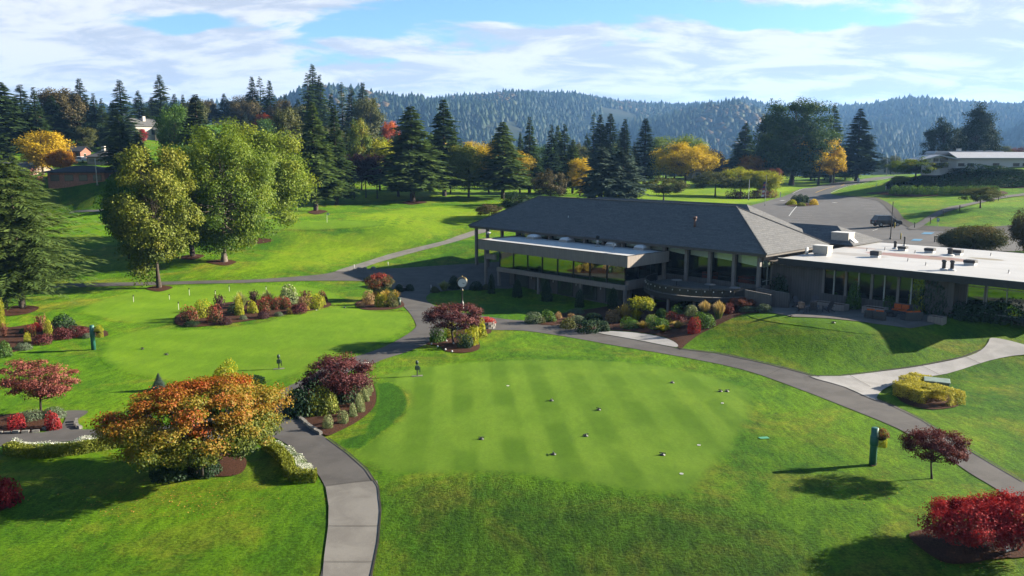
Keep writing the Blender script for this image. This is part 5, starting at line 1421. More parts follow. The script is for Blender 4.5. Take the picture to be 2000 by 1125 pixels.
def flowerbed(px, label, seed, n=2200, z=.30, palk='whiteflower', leaf=.062):
    P = [at(*q)[:2] for q in px]; P = np.array(catmull(P, 4)); rg = np.random.default_rng(seed)
    lo, hi = P.min(0), P.max(0); pts = rg.uniform(lo, hi, (n*6, 2)); ins = np.zeros(len(pts), bool)
    for a, b in zip(P, np.roll(P, -1, 0)):
        ins ^= ((a[1] > pts[:, 1]) != (b[1] > pts[:, 1])) & (pts[:, 0] < (b[0]-a[0])*(pts[:, 1]-a[1])/(b[1]-a[1]+1e-12) + a[0])
    pts = pts[ins][:n]; m = len(pts)
    zz_ = terr(pts[:, 0], pts[:, 1]) + z*(.75 + .35*np.sin(pts[:, 0]*3)*np.sin(pts[:, 1]*2.6))*rg.uniform(.3, 1, m)**.4
    V, Fq = leaf_quads(np.c_[pts, zz_], np.array([0, 0, 1.0]) + rg.normal(size=(m, 3))*.45, leaf, .9, rg)
    fr = (zz_ - terr(pts[:, 0], pts[:, 1]))/z
    t = np.clip(np.where(rg.uniform(0, 1, m) < .62*np.clip(fr, 0, 1), rg.uniform(.6, 1, m), rg.uniform(0, .25, m)), 0, 1)
    o = mobj('white_flowers' if palk == 'whiteflower' else 'ground_cover', np_mesh('flowers', V, Fq, t), Pq[palk]); tag(o, label, 'flowers' if palk == 'whiteflower' else 'ground cover', kind='stuff')
hedge([(18,884),(48,891),(100,891),(160,884),(225,873),(290,866)], .75, .62, 'hedge', 'low clipped olive hedge curving beside the path left of the orange maple', 1)
flowerbed([(30,872),(90,876),(160,869),(230,858),(290,854),(290,861),(215,866),(150,876),(80,884),(30,882)], 'white bedding flowers between low hedge and path left of the orange maple', 2, 5200, .60)
hedge([(520,876),(545,893),(562,912),(565,930),(580,940),(617,939)], .62, .60, 'hedge', 'low clipped olive hedge hooking round white flowers right of the orange maple', 3)
flowerbed([(537,872),(560,880),(590,900),(612,922),(608,930),(590,932),(580,925),(576,908),(555,888)], 'white bedding flowers inside the hooked hedge by the path', 4, 4400, .56)
hedge([(470,752),(490,746),(510,752)], .8, .55, 'darkgreen', 'dark low clipped hedge behind the orange maple', 5)
flowerbed([(478,757),(500,757),(515,762),(500,768),(480,766)], 'white bedding flowers behind the orange maple', 6, 600, .3)
# yellow hedge round the green utility box
hedge([(1766,770),(1795,780),(1826,789),(1856,784)], 2.3, 1.08, 'yellowhedge', 'dense yellow shrub hedge wrapped round the green utility box', 7, jit=1)
hedge([(1772,764),(1788,757),(1802,753)], 1.5, 1.0, 'yellowhedge', 'yellow shrub hedge on the path side of the green utility box', 8, jit=1)
p = at(1828, 768); t = thing('utility_box', 'pale green metal utility box standing inside the yellow hedge', 'utility box', p, -.45)
MB().box(-.85, .85, -.65, .65, 0, 1.0).build('cabinet', plain('utility_green', (.14, .22, .17), .5), t, bevel=.03)
MB().box(-.9, .9, -.7, .7, 1.001, 1.09).build('lid', plain('utility_lid', (.30, .38, .32), .5), t, bevel=.02)
MB().box(-.35, -.33, -.665, -.652, .1, .9).build('door_seam', M['black'], t)
# plaque under red maple
p = at(1966, 1084); t = thing('plaque_sign', 'small white plaque on a short stake under the red maple', 'sign', p, .5)
MB().obox((0, 0, .32), .34, .03, .26, rx=-.7).build('plate', M['white'], t); MB().tube([(0, .05, 0), (0, .05, .28)], .02, 6).build('stake', M['black'], t)
# bed edging stones
def edging(px, label, seed, step=.42):
    P = [np.array(at(*q)) for q in px]; rr_ = random.Random(seed); n = 0
    t = thing('stone_edging', label, 'edging', tuple(P[0]))
    sm = MB().obox((0, 0, .08), .38, .22, .22).mesh('edging_stone'); 
    for a, b in zip(P[:-1], P[1:]):
        L = np.linalg.norm(b - a); k = max(1, int(L/step))
        for i in range(k):
            q = a + (b - a)*(i + .5)/k - P[0]
            mobj('stone', sm, M['stone'], t, (q[0], q[1], q[2] + rr_.uniform(-.02, .05)), math.atan2(b[1]-a[1], b[0]-a[0]) + rr_.uniform(-.15, .15), (rr_.uniform(.85, 1.15), rr_.uniform(.8, 1.2), rr_.uniform(.8, 1.25)))
edging([(-10,848),(40,847),(80,843),(98,836),(112,820),(121,806)], 'grey stone edging round the red maple bed', 1)
edging([(150,822),(148,832),(158,839)], 'grey stone edging along the short path spur', 2)
edging([(573,802),(585,817),(605,836),(628,850)], 'flat grey stone edging of the purple maple bed along the path', 3)
# ------------------------------------------------------------------ garden trees
tree(392, 925, 736, 350, 'jmaple_big', 'bigmaple', 'large spreading maple with orange, red and yellow autumn leaves above dark shrubs', 'maple_tree', bark='bark_dark', rz=0.0)
tree(80, 810, 690, 140, 'jmaple_a', 'pinkred', 'pinkish red japanese maple in the stone-edged corner bed', 'maple_tree', bark='bark_dark')
tree(663, 787, 692, 138, 'jmaple_b', 'purple', 'purple red maple in the bed of small pale plants', 'maple_tree', bark='bark_dark')
tree(887, 672, 588, 112, 'jmaple_c', 'purple', 'dusky purple maple in the small bed before the street clock', 'maple_tree', bark='bark_dark')
tree(742, 587, 530, 58, 'lollipop', 'redgreen', 'round-headed maple turning red above golden grasses', 'maple_tree', bark='bark_dark')
tree(1821, 935, 830, 118, 'jmaple_c', 'maroon', 'small dark maroon maple on the lawn beside the slim green post', 'maple_tree', bark='bark_dark')
tree(1895, 1072, 972, 178, 'jmaple_red', 'crimson', 'low crimson maple in the mulch bed with the white plaque', 'maple_tree', bark='bark_dark')
tree(1982, 1075, 958, 172, 'jmaple_red', 'crimson', 'taller crimson maple overlapping its neighbour at the bed edge', 'maple_tree', bark='bark_dark', rz=2.0)
tree(1253, 625, 580, 52, 'topiary', 'yellowgreen', 'little yellow round-headed tree before the glazed projection', 'tree')
tree(1450, 605, 580, 52, 'jmaple_red', 'redbrown', 'low weeping red maple beside the ramp wall', 'maple_tree', bark='bark_dark')
shrub(340, 925, 110, 52, 'big', 'darkgreen', 'dark evergreen shrub in the shade under the orange maple')
shrub(400, 925, 70, 42, 'big', 'darkgreen', 'smaller dark evergreen shrub by the mulch ring under the orange maple')
shrub(437, 752, 46, 44, 'mound2', 'yellowgreen', 'yellow rounded shrub behind the orange maple')
shrub(352, 768, 50, 24, 'mound', 'brownolive', 'low brownish rounded shrub behind the orange maple')
p_ = tree(311, 762, 728, 26, 'fir_a', 'firblue', 'tiny blue-green conifer behind the orange maple', 'conifer', bark='bark_dark')
shrub(105, 838, 30, 26, 'mound3', 'crimson', 'crimson barberry at the path end of the corner maple bed', 'barberry_shrub')
shrub(36, 838, 34, 24, 'mound3', 'crimson', 'crimson barberry under the pinkish red maple', 'barberry_shrub')
shrub(60, 820, 60, 20, 'fine', 'greygreen', 'low grey-green ground shrub behind the two crimson barberries')
shrub(105, 815, 46, 22, 'fine', 'greygreen', 'low grey-green ground shrub beside the spur path')
shrub(5, 985, 66, 58, 'mound2', 'crimson', 'dark red shrub cut by the frame on the shaded lawn')
# long bed on the left lawn: pixel = origin + zoomed / 4
LONG = [(205,430,110,80,'mound3','redgreen','red and green mounded shrub at the dark end of the long bed'),(295,405,105,95,'mound3','yellowgreen','yellow and dark shrub between the two red mounds'),(395,440,100,95,'mound3','redgreen','red mounded shrub beside the yellow and dark one'),
 (215,465,120,32,'fine','darkgreen','dark creeping shrub at the low tip of the long bed'),(440,350,112,108,'upright','plum','dark purple vase-shaped barberry standing apart from its kind'),(480,455,80,52,'mound2','plum','low dark plum shrub in front of the lone barberry'),
 (600,330,115,118,'tuft','palegrass','pale feathery grass behind the yellow upright shrub'),(590,388,72,112,'mound3','yellowgreen','yellow upright variegated shrub in the long bed'),(540,372,85,62,'mound2','darkgreen','dark green shrub left of the yellow upright one'),
 (620,420,62,36,'fine','greygreen','small grey-green tuft at the mulch edge'),(700,305,108,98,'upright','plum','dark purple barberry between the two pale grasses'),(697,372,72,66,'mound3','yellowgreen','lime-green leafy shrub below the barberry'),
 (780,352,112,76,'mound3','redgreen','red topped shrub right of the lime-green one'),(770,408,74,52,'mound2','plum','dark plum cushion at the mulch edge'),(810,295,104,98,'tuft','palegrass','pale feathery grass right of the middle barberry'),
 (880,345,72,72,'mound3','redgreen','bright red leaved shrub in the middle of the long bed'),(897,388,66,28,'fine','greygreen','flat grey-green cushion at the mulch edge'),(975,295,140,102,'mound3','variegated','large cream variegated shrub in the long bed'),
 (955,340,92,64,'mound3','redgreen','green and red shrub beneath the variegated one'),(980,372,42,42,'fine','goldgrass','small yellow tuft below the variegated shrub'),(1050,364,102,62,'mound2','maroon','maroon cushion shrub right of the yellow tuft'),
 (1110,285,96,82,'upright','maroon','maroon upright barberry at the path end of the long bed'),(1090,322,74,58,'mound3','peach','peach coloured shrub under the maroon barberry'),(1120,346,42,32,'fine','goldgrass','tan tuft at the mulch edge beyond the maroon cushion'),
 (1190,332,102,78,'mound3','yellowgreen','yellow-green leafy shrub at the path end of the long bed'),(1240,275,76,54,'mound3','redbrown','pinkish brown shrub at the far tip of the long bed'),(1246,308,42,46,'mound3','yellowgreen','small yellow-green shrub closing the long bed')]
for zx, zy, w, h, k, pl, lb in LONG:
    nm = 'ornamental_grass' if k == 'tuft' else ('barberry_shrub' if 'barberry' in lb else 'shrub')
    shrub(320 + zx/4, 520 + zy/4, w/4*1.15, h/4*1.2, k, pl, lb, nm, 'grass' if k == 'tuft' else 'shrub')
LEFT = [(75,490,130,200,'upright','redbrown','red-brown plumed shrub at the frame end of the left bed'),(60,800,250,230,'mound','green','broad green mound at the near corner of the left bed'),(380,445,115,95,'mound','darkgreen','small dark green shrub behind the red ones in the left bed'),
 (480,490,150,140,'mound3','redgreen','red and green shrub in the middle of the left bed'),(605,410,165,110,'mound3','red','bright scarlet shrub in the left bed'),(665,375,230,210,'upright','redbrown','red-brown plumed shrub behind the scarlet one'),
 (795,485,112,195,'mound3','yellowgreen','bright yellow shrub against the big dark ball'),(1040,415,380,275,'ball','darkgreen','big round clipped dark green ball shrub in the left bed'),(1050,505,265,155,'mound2','maroon','maroon cushion in front of the dark ball'),
 (1310,470,250,145,'mound2','maroon','maroon cushion beside the teal post'),(1420,498,135,72,'fine','greygreen','flat grey-green cushion beside the teal post'),(690,595,225,145,'mound2','maroon','maroon cushion at the mulch edge below the yellow shrub'),
 (440,585,105,115,'mound3','yellowgreen','yellow-green shrub at the mulch edge of the left bed'),(380,685,250,95,'fine','greygreen','flat grey-green cushion at the grass edge of the left bed'),(30,330,95,310,'mound3','yellowgreen','tall yellow shrub cut by the frame behind the left bed')]
for zx, zy, w, h, k, pl, lb in LEFT:
    shrub(zx/8.33, 600 + zy/8.33, w/8.33*1.15, h/8.33*1.18, k, pl, lb)
# purple maple bed
shrub(628, 808, 74, 60, 'big', 'limeolive', 'yellow-green rounded shrub below the purple maple')
shrub(590, 808, 74, 62, 'mound2', 'darkgreen', 'dark green shrub by the path edge below the purple maple')
shrub(668, 786, 62, 40, 'mound2', 'darkgreen', 'dark shrub at the foot of the purple maple')
for zx, zy in ((610,1012),(775,965),(870,895),(940,850),(925,795),(985,748),(1000,692),(1022,648),(990,606)):
    shrub(520 + zx/5.11, 640 + zy/5.11, 19, 22, 'mound3', 'variegated', 'small pale green bedding shrub in the row under the purple maple', 'bedding_plant', 'plant', 'pale plants in the purple maple bed')
# clock bed
for a in ((853,668,34,26,'mound3','green','green shrub at the path tip of the small clock-side maple bed'),(877,660,26,26,'mound3','yellowgreen','yellow-green shrub behind the trunk of the dusky purple maple'),(918,674,36,42,'mound3','yellowgreen','tall yellow-green shrub right of the dusky purple maple trunk'),(910,680,30,22,'mound3','darkgreen','dark green shrub at the foot of the tall yellow-green one'),(937,657,34,30,'mound3','yellowgreen','yellow-green shrub next to the stone planter')): shrub(*a)
for px, py in ((855,682),(870,688),(843,677),(886,676),(872,671),(883,692)):
    p = at(px, py); t = thing('path_light', 'tiny white garden light on a stake in the clock-side maple bed', 'light', p, 0, 'garden lights in the maple bed')
    MB().tube([(0, 0, 0), (0, 0, .22)], .015, 6).build('stake', M['black'], t); MB().lathe([(.02, .2), (.08, .24), (.07, .34), (.02, .38)], 8).build('lamp', M['white'], t)
# golden grass bed
for a in ((718,595,22,22,'mound3','peach','peach shrub at the lawn tip of the golden grass bed'),(733,587,28,22,'tuft','goldgrass','golden grass tuft left of the round maple trunk'),(755,588,32,26,'tuft','goldgrass','golden grass tuft right of the round maple trunk'),(772,585,24,20,'tuft','goldgrass','golden grass tuft next to the litter bin'),(744,600,26,20,'mound3','yellowgreen','yellow-green shrub in front of the round maple'),(765,600,28,24,'mound3','olive','olive shrub next to the litter bin'),(706,600,18,10,'fine','peach','low tan cushion at the grass tip of the golden bed'),(778,570,22,16,'mound','darkgreen','dark shrub left of the pale bench'),(800,568,20,14,'ball','darkgreen','dark ball shrub right of the pale bench')):
    shrub(*a, name='ornamental_grass' if a[4] == 'tuft' else 'shrub', cat='grass' if a[4] == 'tuft' else 'shrub')
# shaded shrubs by the drive
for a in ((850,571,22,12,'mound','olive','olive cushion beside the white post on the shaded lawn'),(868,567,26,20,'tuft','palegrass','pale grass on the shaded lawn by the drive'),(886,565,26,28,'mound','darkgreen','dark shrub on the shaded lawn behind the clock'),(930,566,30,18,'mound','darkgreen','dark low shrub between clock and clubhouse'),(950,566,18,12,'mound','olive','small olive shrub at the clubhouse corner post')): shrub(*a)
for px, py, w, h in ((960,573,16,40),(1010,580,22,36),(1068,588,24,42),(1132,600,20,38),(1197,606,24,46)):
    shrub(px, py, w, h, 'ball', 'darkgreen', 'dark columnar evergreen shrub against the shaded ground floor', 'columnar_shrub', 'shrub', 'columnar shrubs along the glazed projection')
# clubhouse bed: pixel = origin + zoomed / 3.846
CLUB = [(80,272,112,58,'mound3','greygreen','grey-green cushion at the drive end of the clubhouse bed'),(135,275,72,48,'mound2','olive','olive cushion second from the drive end'),(200,265,102,58,'mound3','green','green rounded shrub beside the tan gravel path'),(268,242,62,34,'mound3','peach','peach flowering cushion beside the gravel path'),
 (400,205,130,42,'mound','greygreen','grey-green shaded shrub behind the gravel path'),(350,305,132,48,'mound3','olive','olive cushion on the near side of the gravel path'),(425,268,105,50,'mound2','greygreen','grey-green cushion beyond the olive one'),(375,252,50,34,'mound3','peach','small peach shrub at the gravel path'),
 (490,335,152,84,'mound2','darkgreen','dark green broad shrub at the paved apron tip'),(610,332,104,72,'mound','darkgreen','dark green rounded shrub by the paved apron'),(540,255,125,55,'mound2','darkgreen','dark shaded shrub below the glazed projection'),(690,265,104,64,'mound3','peach','peach and red shrub left of the little yellow tree'),
 (770,252,118,122,'tuft','goldgrass','brown feathery grass left of the little yellow tree'),(855,258,96,96,'tuft','yellowgreen','yellow-green grass at the foot of the little yellow tree'),(810,312,124,64,'mound2','green','green shrub behind the paved apron'),(905,312,96,50,'tuft','goldgrass','golden tuft above the middle of the paved apron'),
 (960,282,70,50,'mound3','variegated','pale variegated shrub between two green ones'),(1022,312,132,76,'mound2','green','broad green shrub behind the golden tufts'),(1055,245,126,76,'mound','green','rounded green shrub right of the little yellow tree'),(1150,232,94,66,'mound3','green','light green shrub under the terrace'),(1262,218,96,56,'mound3','variegated','pale green shrub left of the tall plumed grasses'),
 (1062,338,94,50,'tuft','yellowgreen','yellow-green tuft near the apron kerb'),(1165,312,94,54,'tuft','goldgrass','golden tuft right of the yellow-green one'),(1112,282,64,40,'tuft','goldgrass','small golden tuft among green shrubs'),(1165,268,124,64,'mound2','maroon','dark maroon shrub in the middle of the clubhouse bed'),
 (1282,352,80,84,'mound3','red','bright red shrub at the lawn edge of the clubhouse bed'),(1382,300,132,94,'mound2','green','green shrub in front of the tall plumed grasses'),(1560,205,80,56,'mound3','maroon','dark red shrub right of the tall plumed grasses'),(1700,185,130,36,'fine','greygreen','grey-green carpet under the weeping red maple'),(1820,188,112,54,'fine','greygreen','grey-green cushion at the patio end of the bed'),(1800,150,70,50,'mound','green','green shrub between weeping maple and ramp wall'),
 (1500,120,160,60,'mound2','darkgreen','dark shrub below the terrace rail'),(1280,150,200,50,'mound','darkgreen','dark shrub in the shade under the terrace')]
for zx, zy, w, h, k, pl, lb in CLUB:
    shrub(1020 + zx/3.846, 560 + zy/3.846, w/3.846*1.15, h/3.846*1.15, k, pl, lb, 'ornamental_grass' if k == 'tuft' else 'shrub', 'grass' if k == 'tuft' else 'shrub')
shrub(1376, 617, 31, 31, 'plume', 'plume', 'tall plumed feather grass, the one nearer the terrace', 'ornamental_grass', 'grass')
shrub(1403, 624, 33, 38, 'plume', 'plume', 'tall plumed feather grass, the one nearer the lawn mound', 'ornamental_grass', 'grass')
tree(1440, 597, 556, 24, 'fir_a', 'cedar', 'small yellow-green conifer at the end of the terrace rail', 'conifer')
# patio plants
for a in ((1537,548,30,40,'mound3','green','climbing green shrub in the corner under the hip roof'),(1522,588,34,40,'mound3','darkgreen','dark leafy shrub behind the ramp wall'),(1545,582,20,22,'mound','green','green shrub between ramp wall and patio'),(1665,603,34,40,'mound3','green','leafy green shrub between the two taupe planters'),(1600,583,22,14,'mound','darkgreen','dark plant in the long planter box, wall end'),(1632,588,26,18,'mound','green','green plant in the long planter box, sofa end'),
          (1712,598,40,20,'mound','darkgreen','dark plants in the middle planter box'),(1740,606,26,22,'mound3','green','green plant behind the fire table'),(1802,608,54,52,'mound3','yellowgreen','pale flowering shrub glowing against the dark corner'),(1832,612,56,66,'mound2','darkgreen','tall dark shrub on the blank wing wall'),(1828,604,30,14,'fine','green','low green plants in the short planter box'),
          (1895,622,80,36,'mound2','darkgreen','dark shrub below the white-framed window'),(1960,626,90,40,'mound2','darkgreen','dark shrub under the wide white-framed windows'),(2020,630,80,44,'mound2','darkgreen','dark shrub at the far end of the wing')): shrub(*a)
# ------------------------------------------------------------------ big lawn trees on the left
tree(496, 470, 231, 226, 'maple_big', 'lime', 'huge lime-green maple on the fairway slope, the tallest of the big maples', 'maple_tree', rz=0.3)
tree(438, 512, 255, 196, 'maple_big2', 'lime', 'big lime-green maple in front of the tallest one', 'maple_tree', bark='bark_pale', rz=2.0)
tree(376, 501, 275, 190, 'maple_big2', 'mapledark', 'dark green maple with blackish trunk among the lime maples', 'maple_tree', bark='bark_dark', rz=3.4)
tree(311, 562, 278, 160, 'maple_tall', 'limeolive', 'slim olive-green maple beside the cart path, turning at the tips', 'maple_tree', rz=0.2)
tree(252, 505, 330, 84, 'broad_a', 'mapledark', 'dark green broad tree left of the slim maple', 'tree', bark='bark_dark')
tree(44, 602, 318, 215, 'cedar_big', 'cedar', 'feathery green cedar with grey trunk in the near left lawn', 'cedar_tree', bark='bark_pale')
tree(12, 600, 380, 120, 'cedar_big', 'cedar', 'second stem of feathery cedar cut by the frame', 'cedar_tree', bark='bark_dark')
tree(73, 385, 325, 38, 'bare_red', 'pinkred', 'half-bare reddish tree before the brick house', 'tree')
# ------------------------------------------------------------------ conifers and trees beyond the fairway
G1 = 'tree belt beyond the fairway'
T = [
 (617,412,205,105,'fir_wide','fir2','broad dark conifer with bare lower trunk on the fairway edge','conifer'),(658,400,212,85,'fir_a','fir','narrower conifer leaning against the broad fairway conifer','conifer'),
 (806,394,213,130,'fir_wide2','fir2','big grey-trunked spruce alone in a mulch ring on the fairway','conifer'),(868,383,200,105,'fir_wide','fir','dark drooping spruce behind the big grey-trunked one','conifer'),
 (982,388,242,95,'fir_wide2','fir2','green spruce with short thick trunk before the yellow trees','conifer'),(1034,377,233,68,'fir_a','fir','tall blue-green spruce left of the dark pair','conifer'),
 (1076,368,247,44,'fir_b','sequoia','narrow dark conifer in the belt behind the clubhouse ridge','conifer'),(1102,366,246,56,'fir_b','fir','dark conifer beside the narrow one behind the clubhouse ridge','conifer'),(1118,378,275,60,'fir_wide','fir2','mid-green conifer in front of the dark pair','conifer'),
 (1158,362,222,36,'fir_sparse','fir','thin tall fir left of the giant sequoias','conifer'),(1170,362,228,46,'sequoia','sequoia','dark conical sequoia, the left of the touching pair','sequoia'),(1190,362,226,52,'sequoia','sequoia','dark conical sequoia, the right of the touching pair','sequoia'),(1218,361,236,40,'sequoia','sequoia','slender dark sequoia standing between pair and broad one','sequoia'),(1258,360,234,62,'sequoia_b','sequoia','broad dark sequoia next to the golden dome tree','sequoia'),
 (1175,397,290,102,'cedar_blue','firblue','blue-grey cedar behind the clubhouse ridge, the wider of two','cedar_tree'),(1216,396,293,84,'cedar_blue2','firblue','blue-grey cedar behind the clubhouse ridge, the slimmer of two','cedar_tree'),
 (1075,402,330,84,'spread','brownolive','olive-brown spreading tree at the left end of the roof ridge','tree'),(1008,422,370,58,'broad_b','darkgreen','dark rounded tree just left of the hip roof','tree'),(955,432,397,56,'spread_b','brownolive','small thin spreading tree left of the dark rounded one','tree'),
 (915,386,272,84,'broad_a','limeolive','yellow-olive tree between the dark spruces','tree'),(955,378,268,80,'broad_b','gold','golden tree behind the short-trunked spruce','tree'),(1132,382,304,46,'broad_c','gold','small golden tree left of the blue-grey cedars','tree'),(1015,378,285,60,'broad_a','gold','golden tree between short-trunked spruce and tall spruce','tree'),(880,378,290,60,'broad_a','limeolive','olive tree low behind the dark drooping spruce','tree'),
 (706,372,225,44,'broad_c','greenorange','tall narrow maple, green below and orange at the top','tree'),(765,330,232,40,'broad_c','orangered','orange-red maple on the rise beside a white house','tree'),(742,372,262,90,'broad_b','yellowgreen','yellow-green tree behind the plum trees','tree'),
 (692,388,300,62,'broad_open','plum','dark purple plum with forked trunk, nearest the broad conifer','tree'),(715,386,298,60,'broad_open','plum','dark purple plum with forked trunk, middle of the three','tree'),(737,388,300,62,'broad_open','plum','dark purple plum with forked trunk, nearest the lone spruce','tree'),(778,384,290,60,'fir_b','fir','dark conifer just left of the big grey-trunked spruce','conifer'),
 (1337,366,280,126,'dome_gold','gold','golden dome-shaped tree beside the dark sequoia','tree'),(1300,350,258,66,'broad_a','lime','lime-green tree behind the golden dome','tree'),(1345,350,256,66,'broad_b','lime','lime-green tree right behind the golden dome','tree'),(1392,352,287,42,'broad_b','plum','dark plum-coloured tree right of the golden dome','tree'),
 (1296,392,343,88,'spread','olive','low spreading olive tree above the roof ridge, left of two','tree'),(1397,384,333,92,'spread_b','olive','low spreading olive tree above the roof ridge, right of two','tree'),(1445,384,322,76,'broad_b','yellowgreen','yellow-green tree behind the white pole','tree'),(1497,384,328,64,'broad_a','yellowgreen','yellow-green tree behind the flagpole','tree'),(1478,360,296,66,'broad_b','orange','rusty orange tree behind the flagpole trees','tree'),(1513,366,326,30,'broad_c','redbrown','small rust-red tree at the foot of the giant green one','tree'),
 (1452,352,243,72,'fir_wide','fir','dark spruce left of the giant green tree','conifer'),(1545,362,188,150,'oak_giant','giant','giant dark green broad tree by the road','tree'),(1508,360,232,80,'pine_cone','darkgreen','dark shoulder tree merging with the giant green one','tree'),
 (1622,356,206,60,'fir_b','fir','layered fir right of the giant green tree','conifer'),(1672,354,216,86,'fir_wide','pine','broad black-green fir with three trunks by the road','conifer'),(1598,361,271,104,'broad_open','yellow','golden open-crowned tree with bare trunk by the road','tree'),(1628,358,300,44,'broad_open','yellow','smaller golden open tree beside the lamp pole','tree'),
 (1816,330,283,30,'broad_c','crimson','small crimson tree at the gable of the white house','tree'),
 (1788,352,306,100,'spread','greenorange','orange and green spreading tree hiding the white house gable','tree'),(1758,358,343,40,'bushtree','greenorange','rust-orange low tree at the road corner','tree'),(1915,406,364,76,'spread_b','olive','small spreading tree on the sunny lawn by the foot path','tree'),
 (1900,488,437,124,'bushtree','bushdark','wide dark bush tree with red tints behind the wing roof','tree'),(1864,486,448,64,'bushtree','bushdark','lower bush tree with orange tints beside the wide dark one','tree'),(1998,500,395,62,'broad_a','brownolive','dark tree cut by the frame beyond the wing roof','tree'),(1985,508,488,40,'broad_b','green','bright green shrub tree poking over the wing roof','tree'),
 # left hillside
 (85,341,248,90,'broad_a','yellow','bright yellow round maple among the hillside houses','maple_tree'),(120,341,288,50,'broad_b','orange','orange tree at the foot of the bright yellow maple','tree'),(18,325,273,34,'fir_a','cedar','small bright green conifer left of the yellow maple','conifer'),
 (240,345,226,70,'fir_wide','fir','big dark conifer right of the brick house','conifer'),(272,348,262,56,'fir_wide2','fir','dark conifer between brick house and slim maple','conifer'),(168,300,245,46,'broad_c','olive','pale olive birch behind the brick house','tree'),(392,372,190,92,'sequoia_b','sequoia','dense dark sequoia behind the lime maples','sequoia'),(350,352,190,74,'broad_a','green','dark green broad tree left of the dense sequoia','tree'),(276,285,248,24,'broad_a','crimson','small crimson tree below a white gabled house','tree'),(522,284,217,44,'broad_a','orangered','orange-red tree above the huge lime maple','tree'),
 (566,345,203,60,'broad_c','olive','olive tree left of the broad fairway conifer','tree'),(482,300,222,44,'fir_a','firblue','pale blue-grey conifer beside a white hipped house','conifer'),(205,288,195,40,'fir_b','fir2','green fir above the pale birch','conifer'),
]
tree(1845, 0, 232, 72, 'pine_round', 'pine', 'round black pine behind the white house', 'pine_tree', bark='bark_dark', Y=285)
tree(1915, 0, 193, 90, 'pine_cone', 'pine', 'tall black pine behind the white house', 'pine_tree', bark='bark_dark', Y=290)
for a in T: tree(a[0], a[1], a[2], a[3], a[4], a[5], a[6], a[7], 'tree', None, 'bark_dark' if a[5] in ('plum', 'sequoia', 'pine') else 'bark')
# hillside wood on the left: firs and broad trees of the skyline
HF = 'skyline firs on the left hill'
for px, py, top, w, k, pl in ((12,318,165,104,'fir_wide2','fir'),(50,290,170,70,'fir_b','fir'),(78,318,176,54,'fir_a','fir'),(165,284,157,48,'fir_c','fir'),(150,286,182,52,'fir_b','fir'),(243,296,160,54,'fir_c','fir'),(275,262,180,40,'fir_b','fir'),(318,258,149,42,'fir_c','fir2'),(345,260,186,36,'fir_b','fir'),(362,272,188,34,'fir_a','fir'),(440,238,180,34,'fir_b','fir'),(497,272,153,36,'fir_c','fir'),(513,274,152,34,'fir_sparse','fir'),(531,276,160,34,'fir_c','fir'),
   (616,300,131,48,'fir_c','fir'),(606,302,146,40,'fir_sparse','fir'),(630,302,152,40,'fir_b','fir'),(671,296,163,32,'fir_sparse','fir'),(690,305,176,46,'fir_b','fir'),(712,305,165,44,'fir_c','fir'),(735,312,196,36,'fir_b','fir'),(585,290,196,40,'fir_b','fir'),(650,300,186,44,'fir_a','fir'),(300,258,192,40,'fir_b','fir'),(190,286,186,42,'fir_a','fir'),(108,290,190,62,'fir_wide','fir'),(225,286,200,46,'fir_a','fir'),(416,238,190,36,'fir_a','fir'),(560,282,188,40,'fir_a','fir'),(-30,320,160,100,'fir_wide','fir')):
    tree(px, py, top, w*1.25, k, pl, {'fir_a': 'dense dark fir', 'fir_b': 'ragged dark fir', 'fir_c': 'tall narrow dark fir', 'fir_sparse': 'thin sparse fir', 'fir_wide': 'broad drooping fir', 'fir_wide2': 'very broad fir'}[k] + ' on the left hill skyline among the houses', 'conifer', 'tree', HF + ', ' + k.replace('_', ' '), 'bark_dark')
for px, py, top, w, k, pl in ((120,286,166,66,'broad_c','brownolive'),(135,286,172,56,'broad_a','brownolive'),(380,275,184,42,'broad_a','olive'),(402,240,190,42,'broad_b','brownolive'),(474,240,178,52,'broad_a','brownolive'),(484,276,190,50,'broad_b','brownolive'),(550,284,186,40,'broad_a','brownolive'),(592,300,200,48,'broad_c','olive'),(722,318,184,52,'broad_c','olive'),(62,286,215,46,'broad_a','green'),(185,288,235,44,'broad_a','darkgreen'),(530,310,225,54,'broad_a','green'),(660,345,250,60,'broad_a','olive'),(0,310,230,46,'broad_a','green'),(350,330,235,50,'broad_b','green'),(420,330,245,60,'broad_a','darkgreen'),(640,330,240,60,'broad_b','olive'),(780,345,262,50,'broad_c','brownolive'),(222,296,262,40,'broad_b','green'),(268,345,300,50,'broad_b','green')):
    tree(px, py, top, w*1.2, k, pl, {'brownolive': 'brown-tinted', 'olive': 'olive', 'darkgreen': 'dark green', 'green': 'fresh green'}[pl] + (' slender' if k == 'broad_c' else ' rounded') + ' broadleaf tree on the wooded left hill', 'tree', 'tree', 'left hill broadleaf trees, ' + pl + (' slender' if k == 'broad_c' else ' rounded'), 'bark_dark')
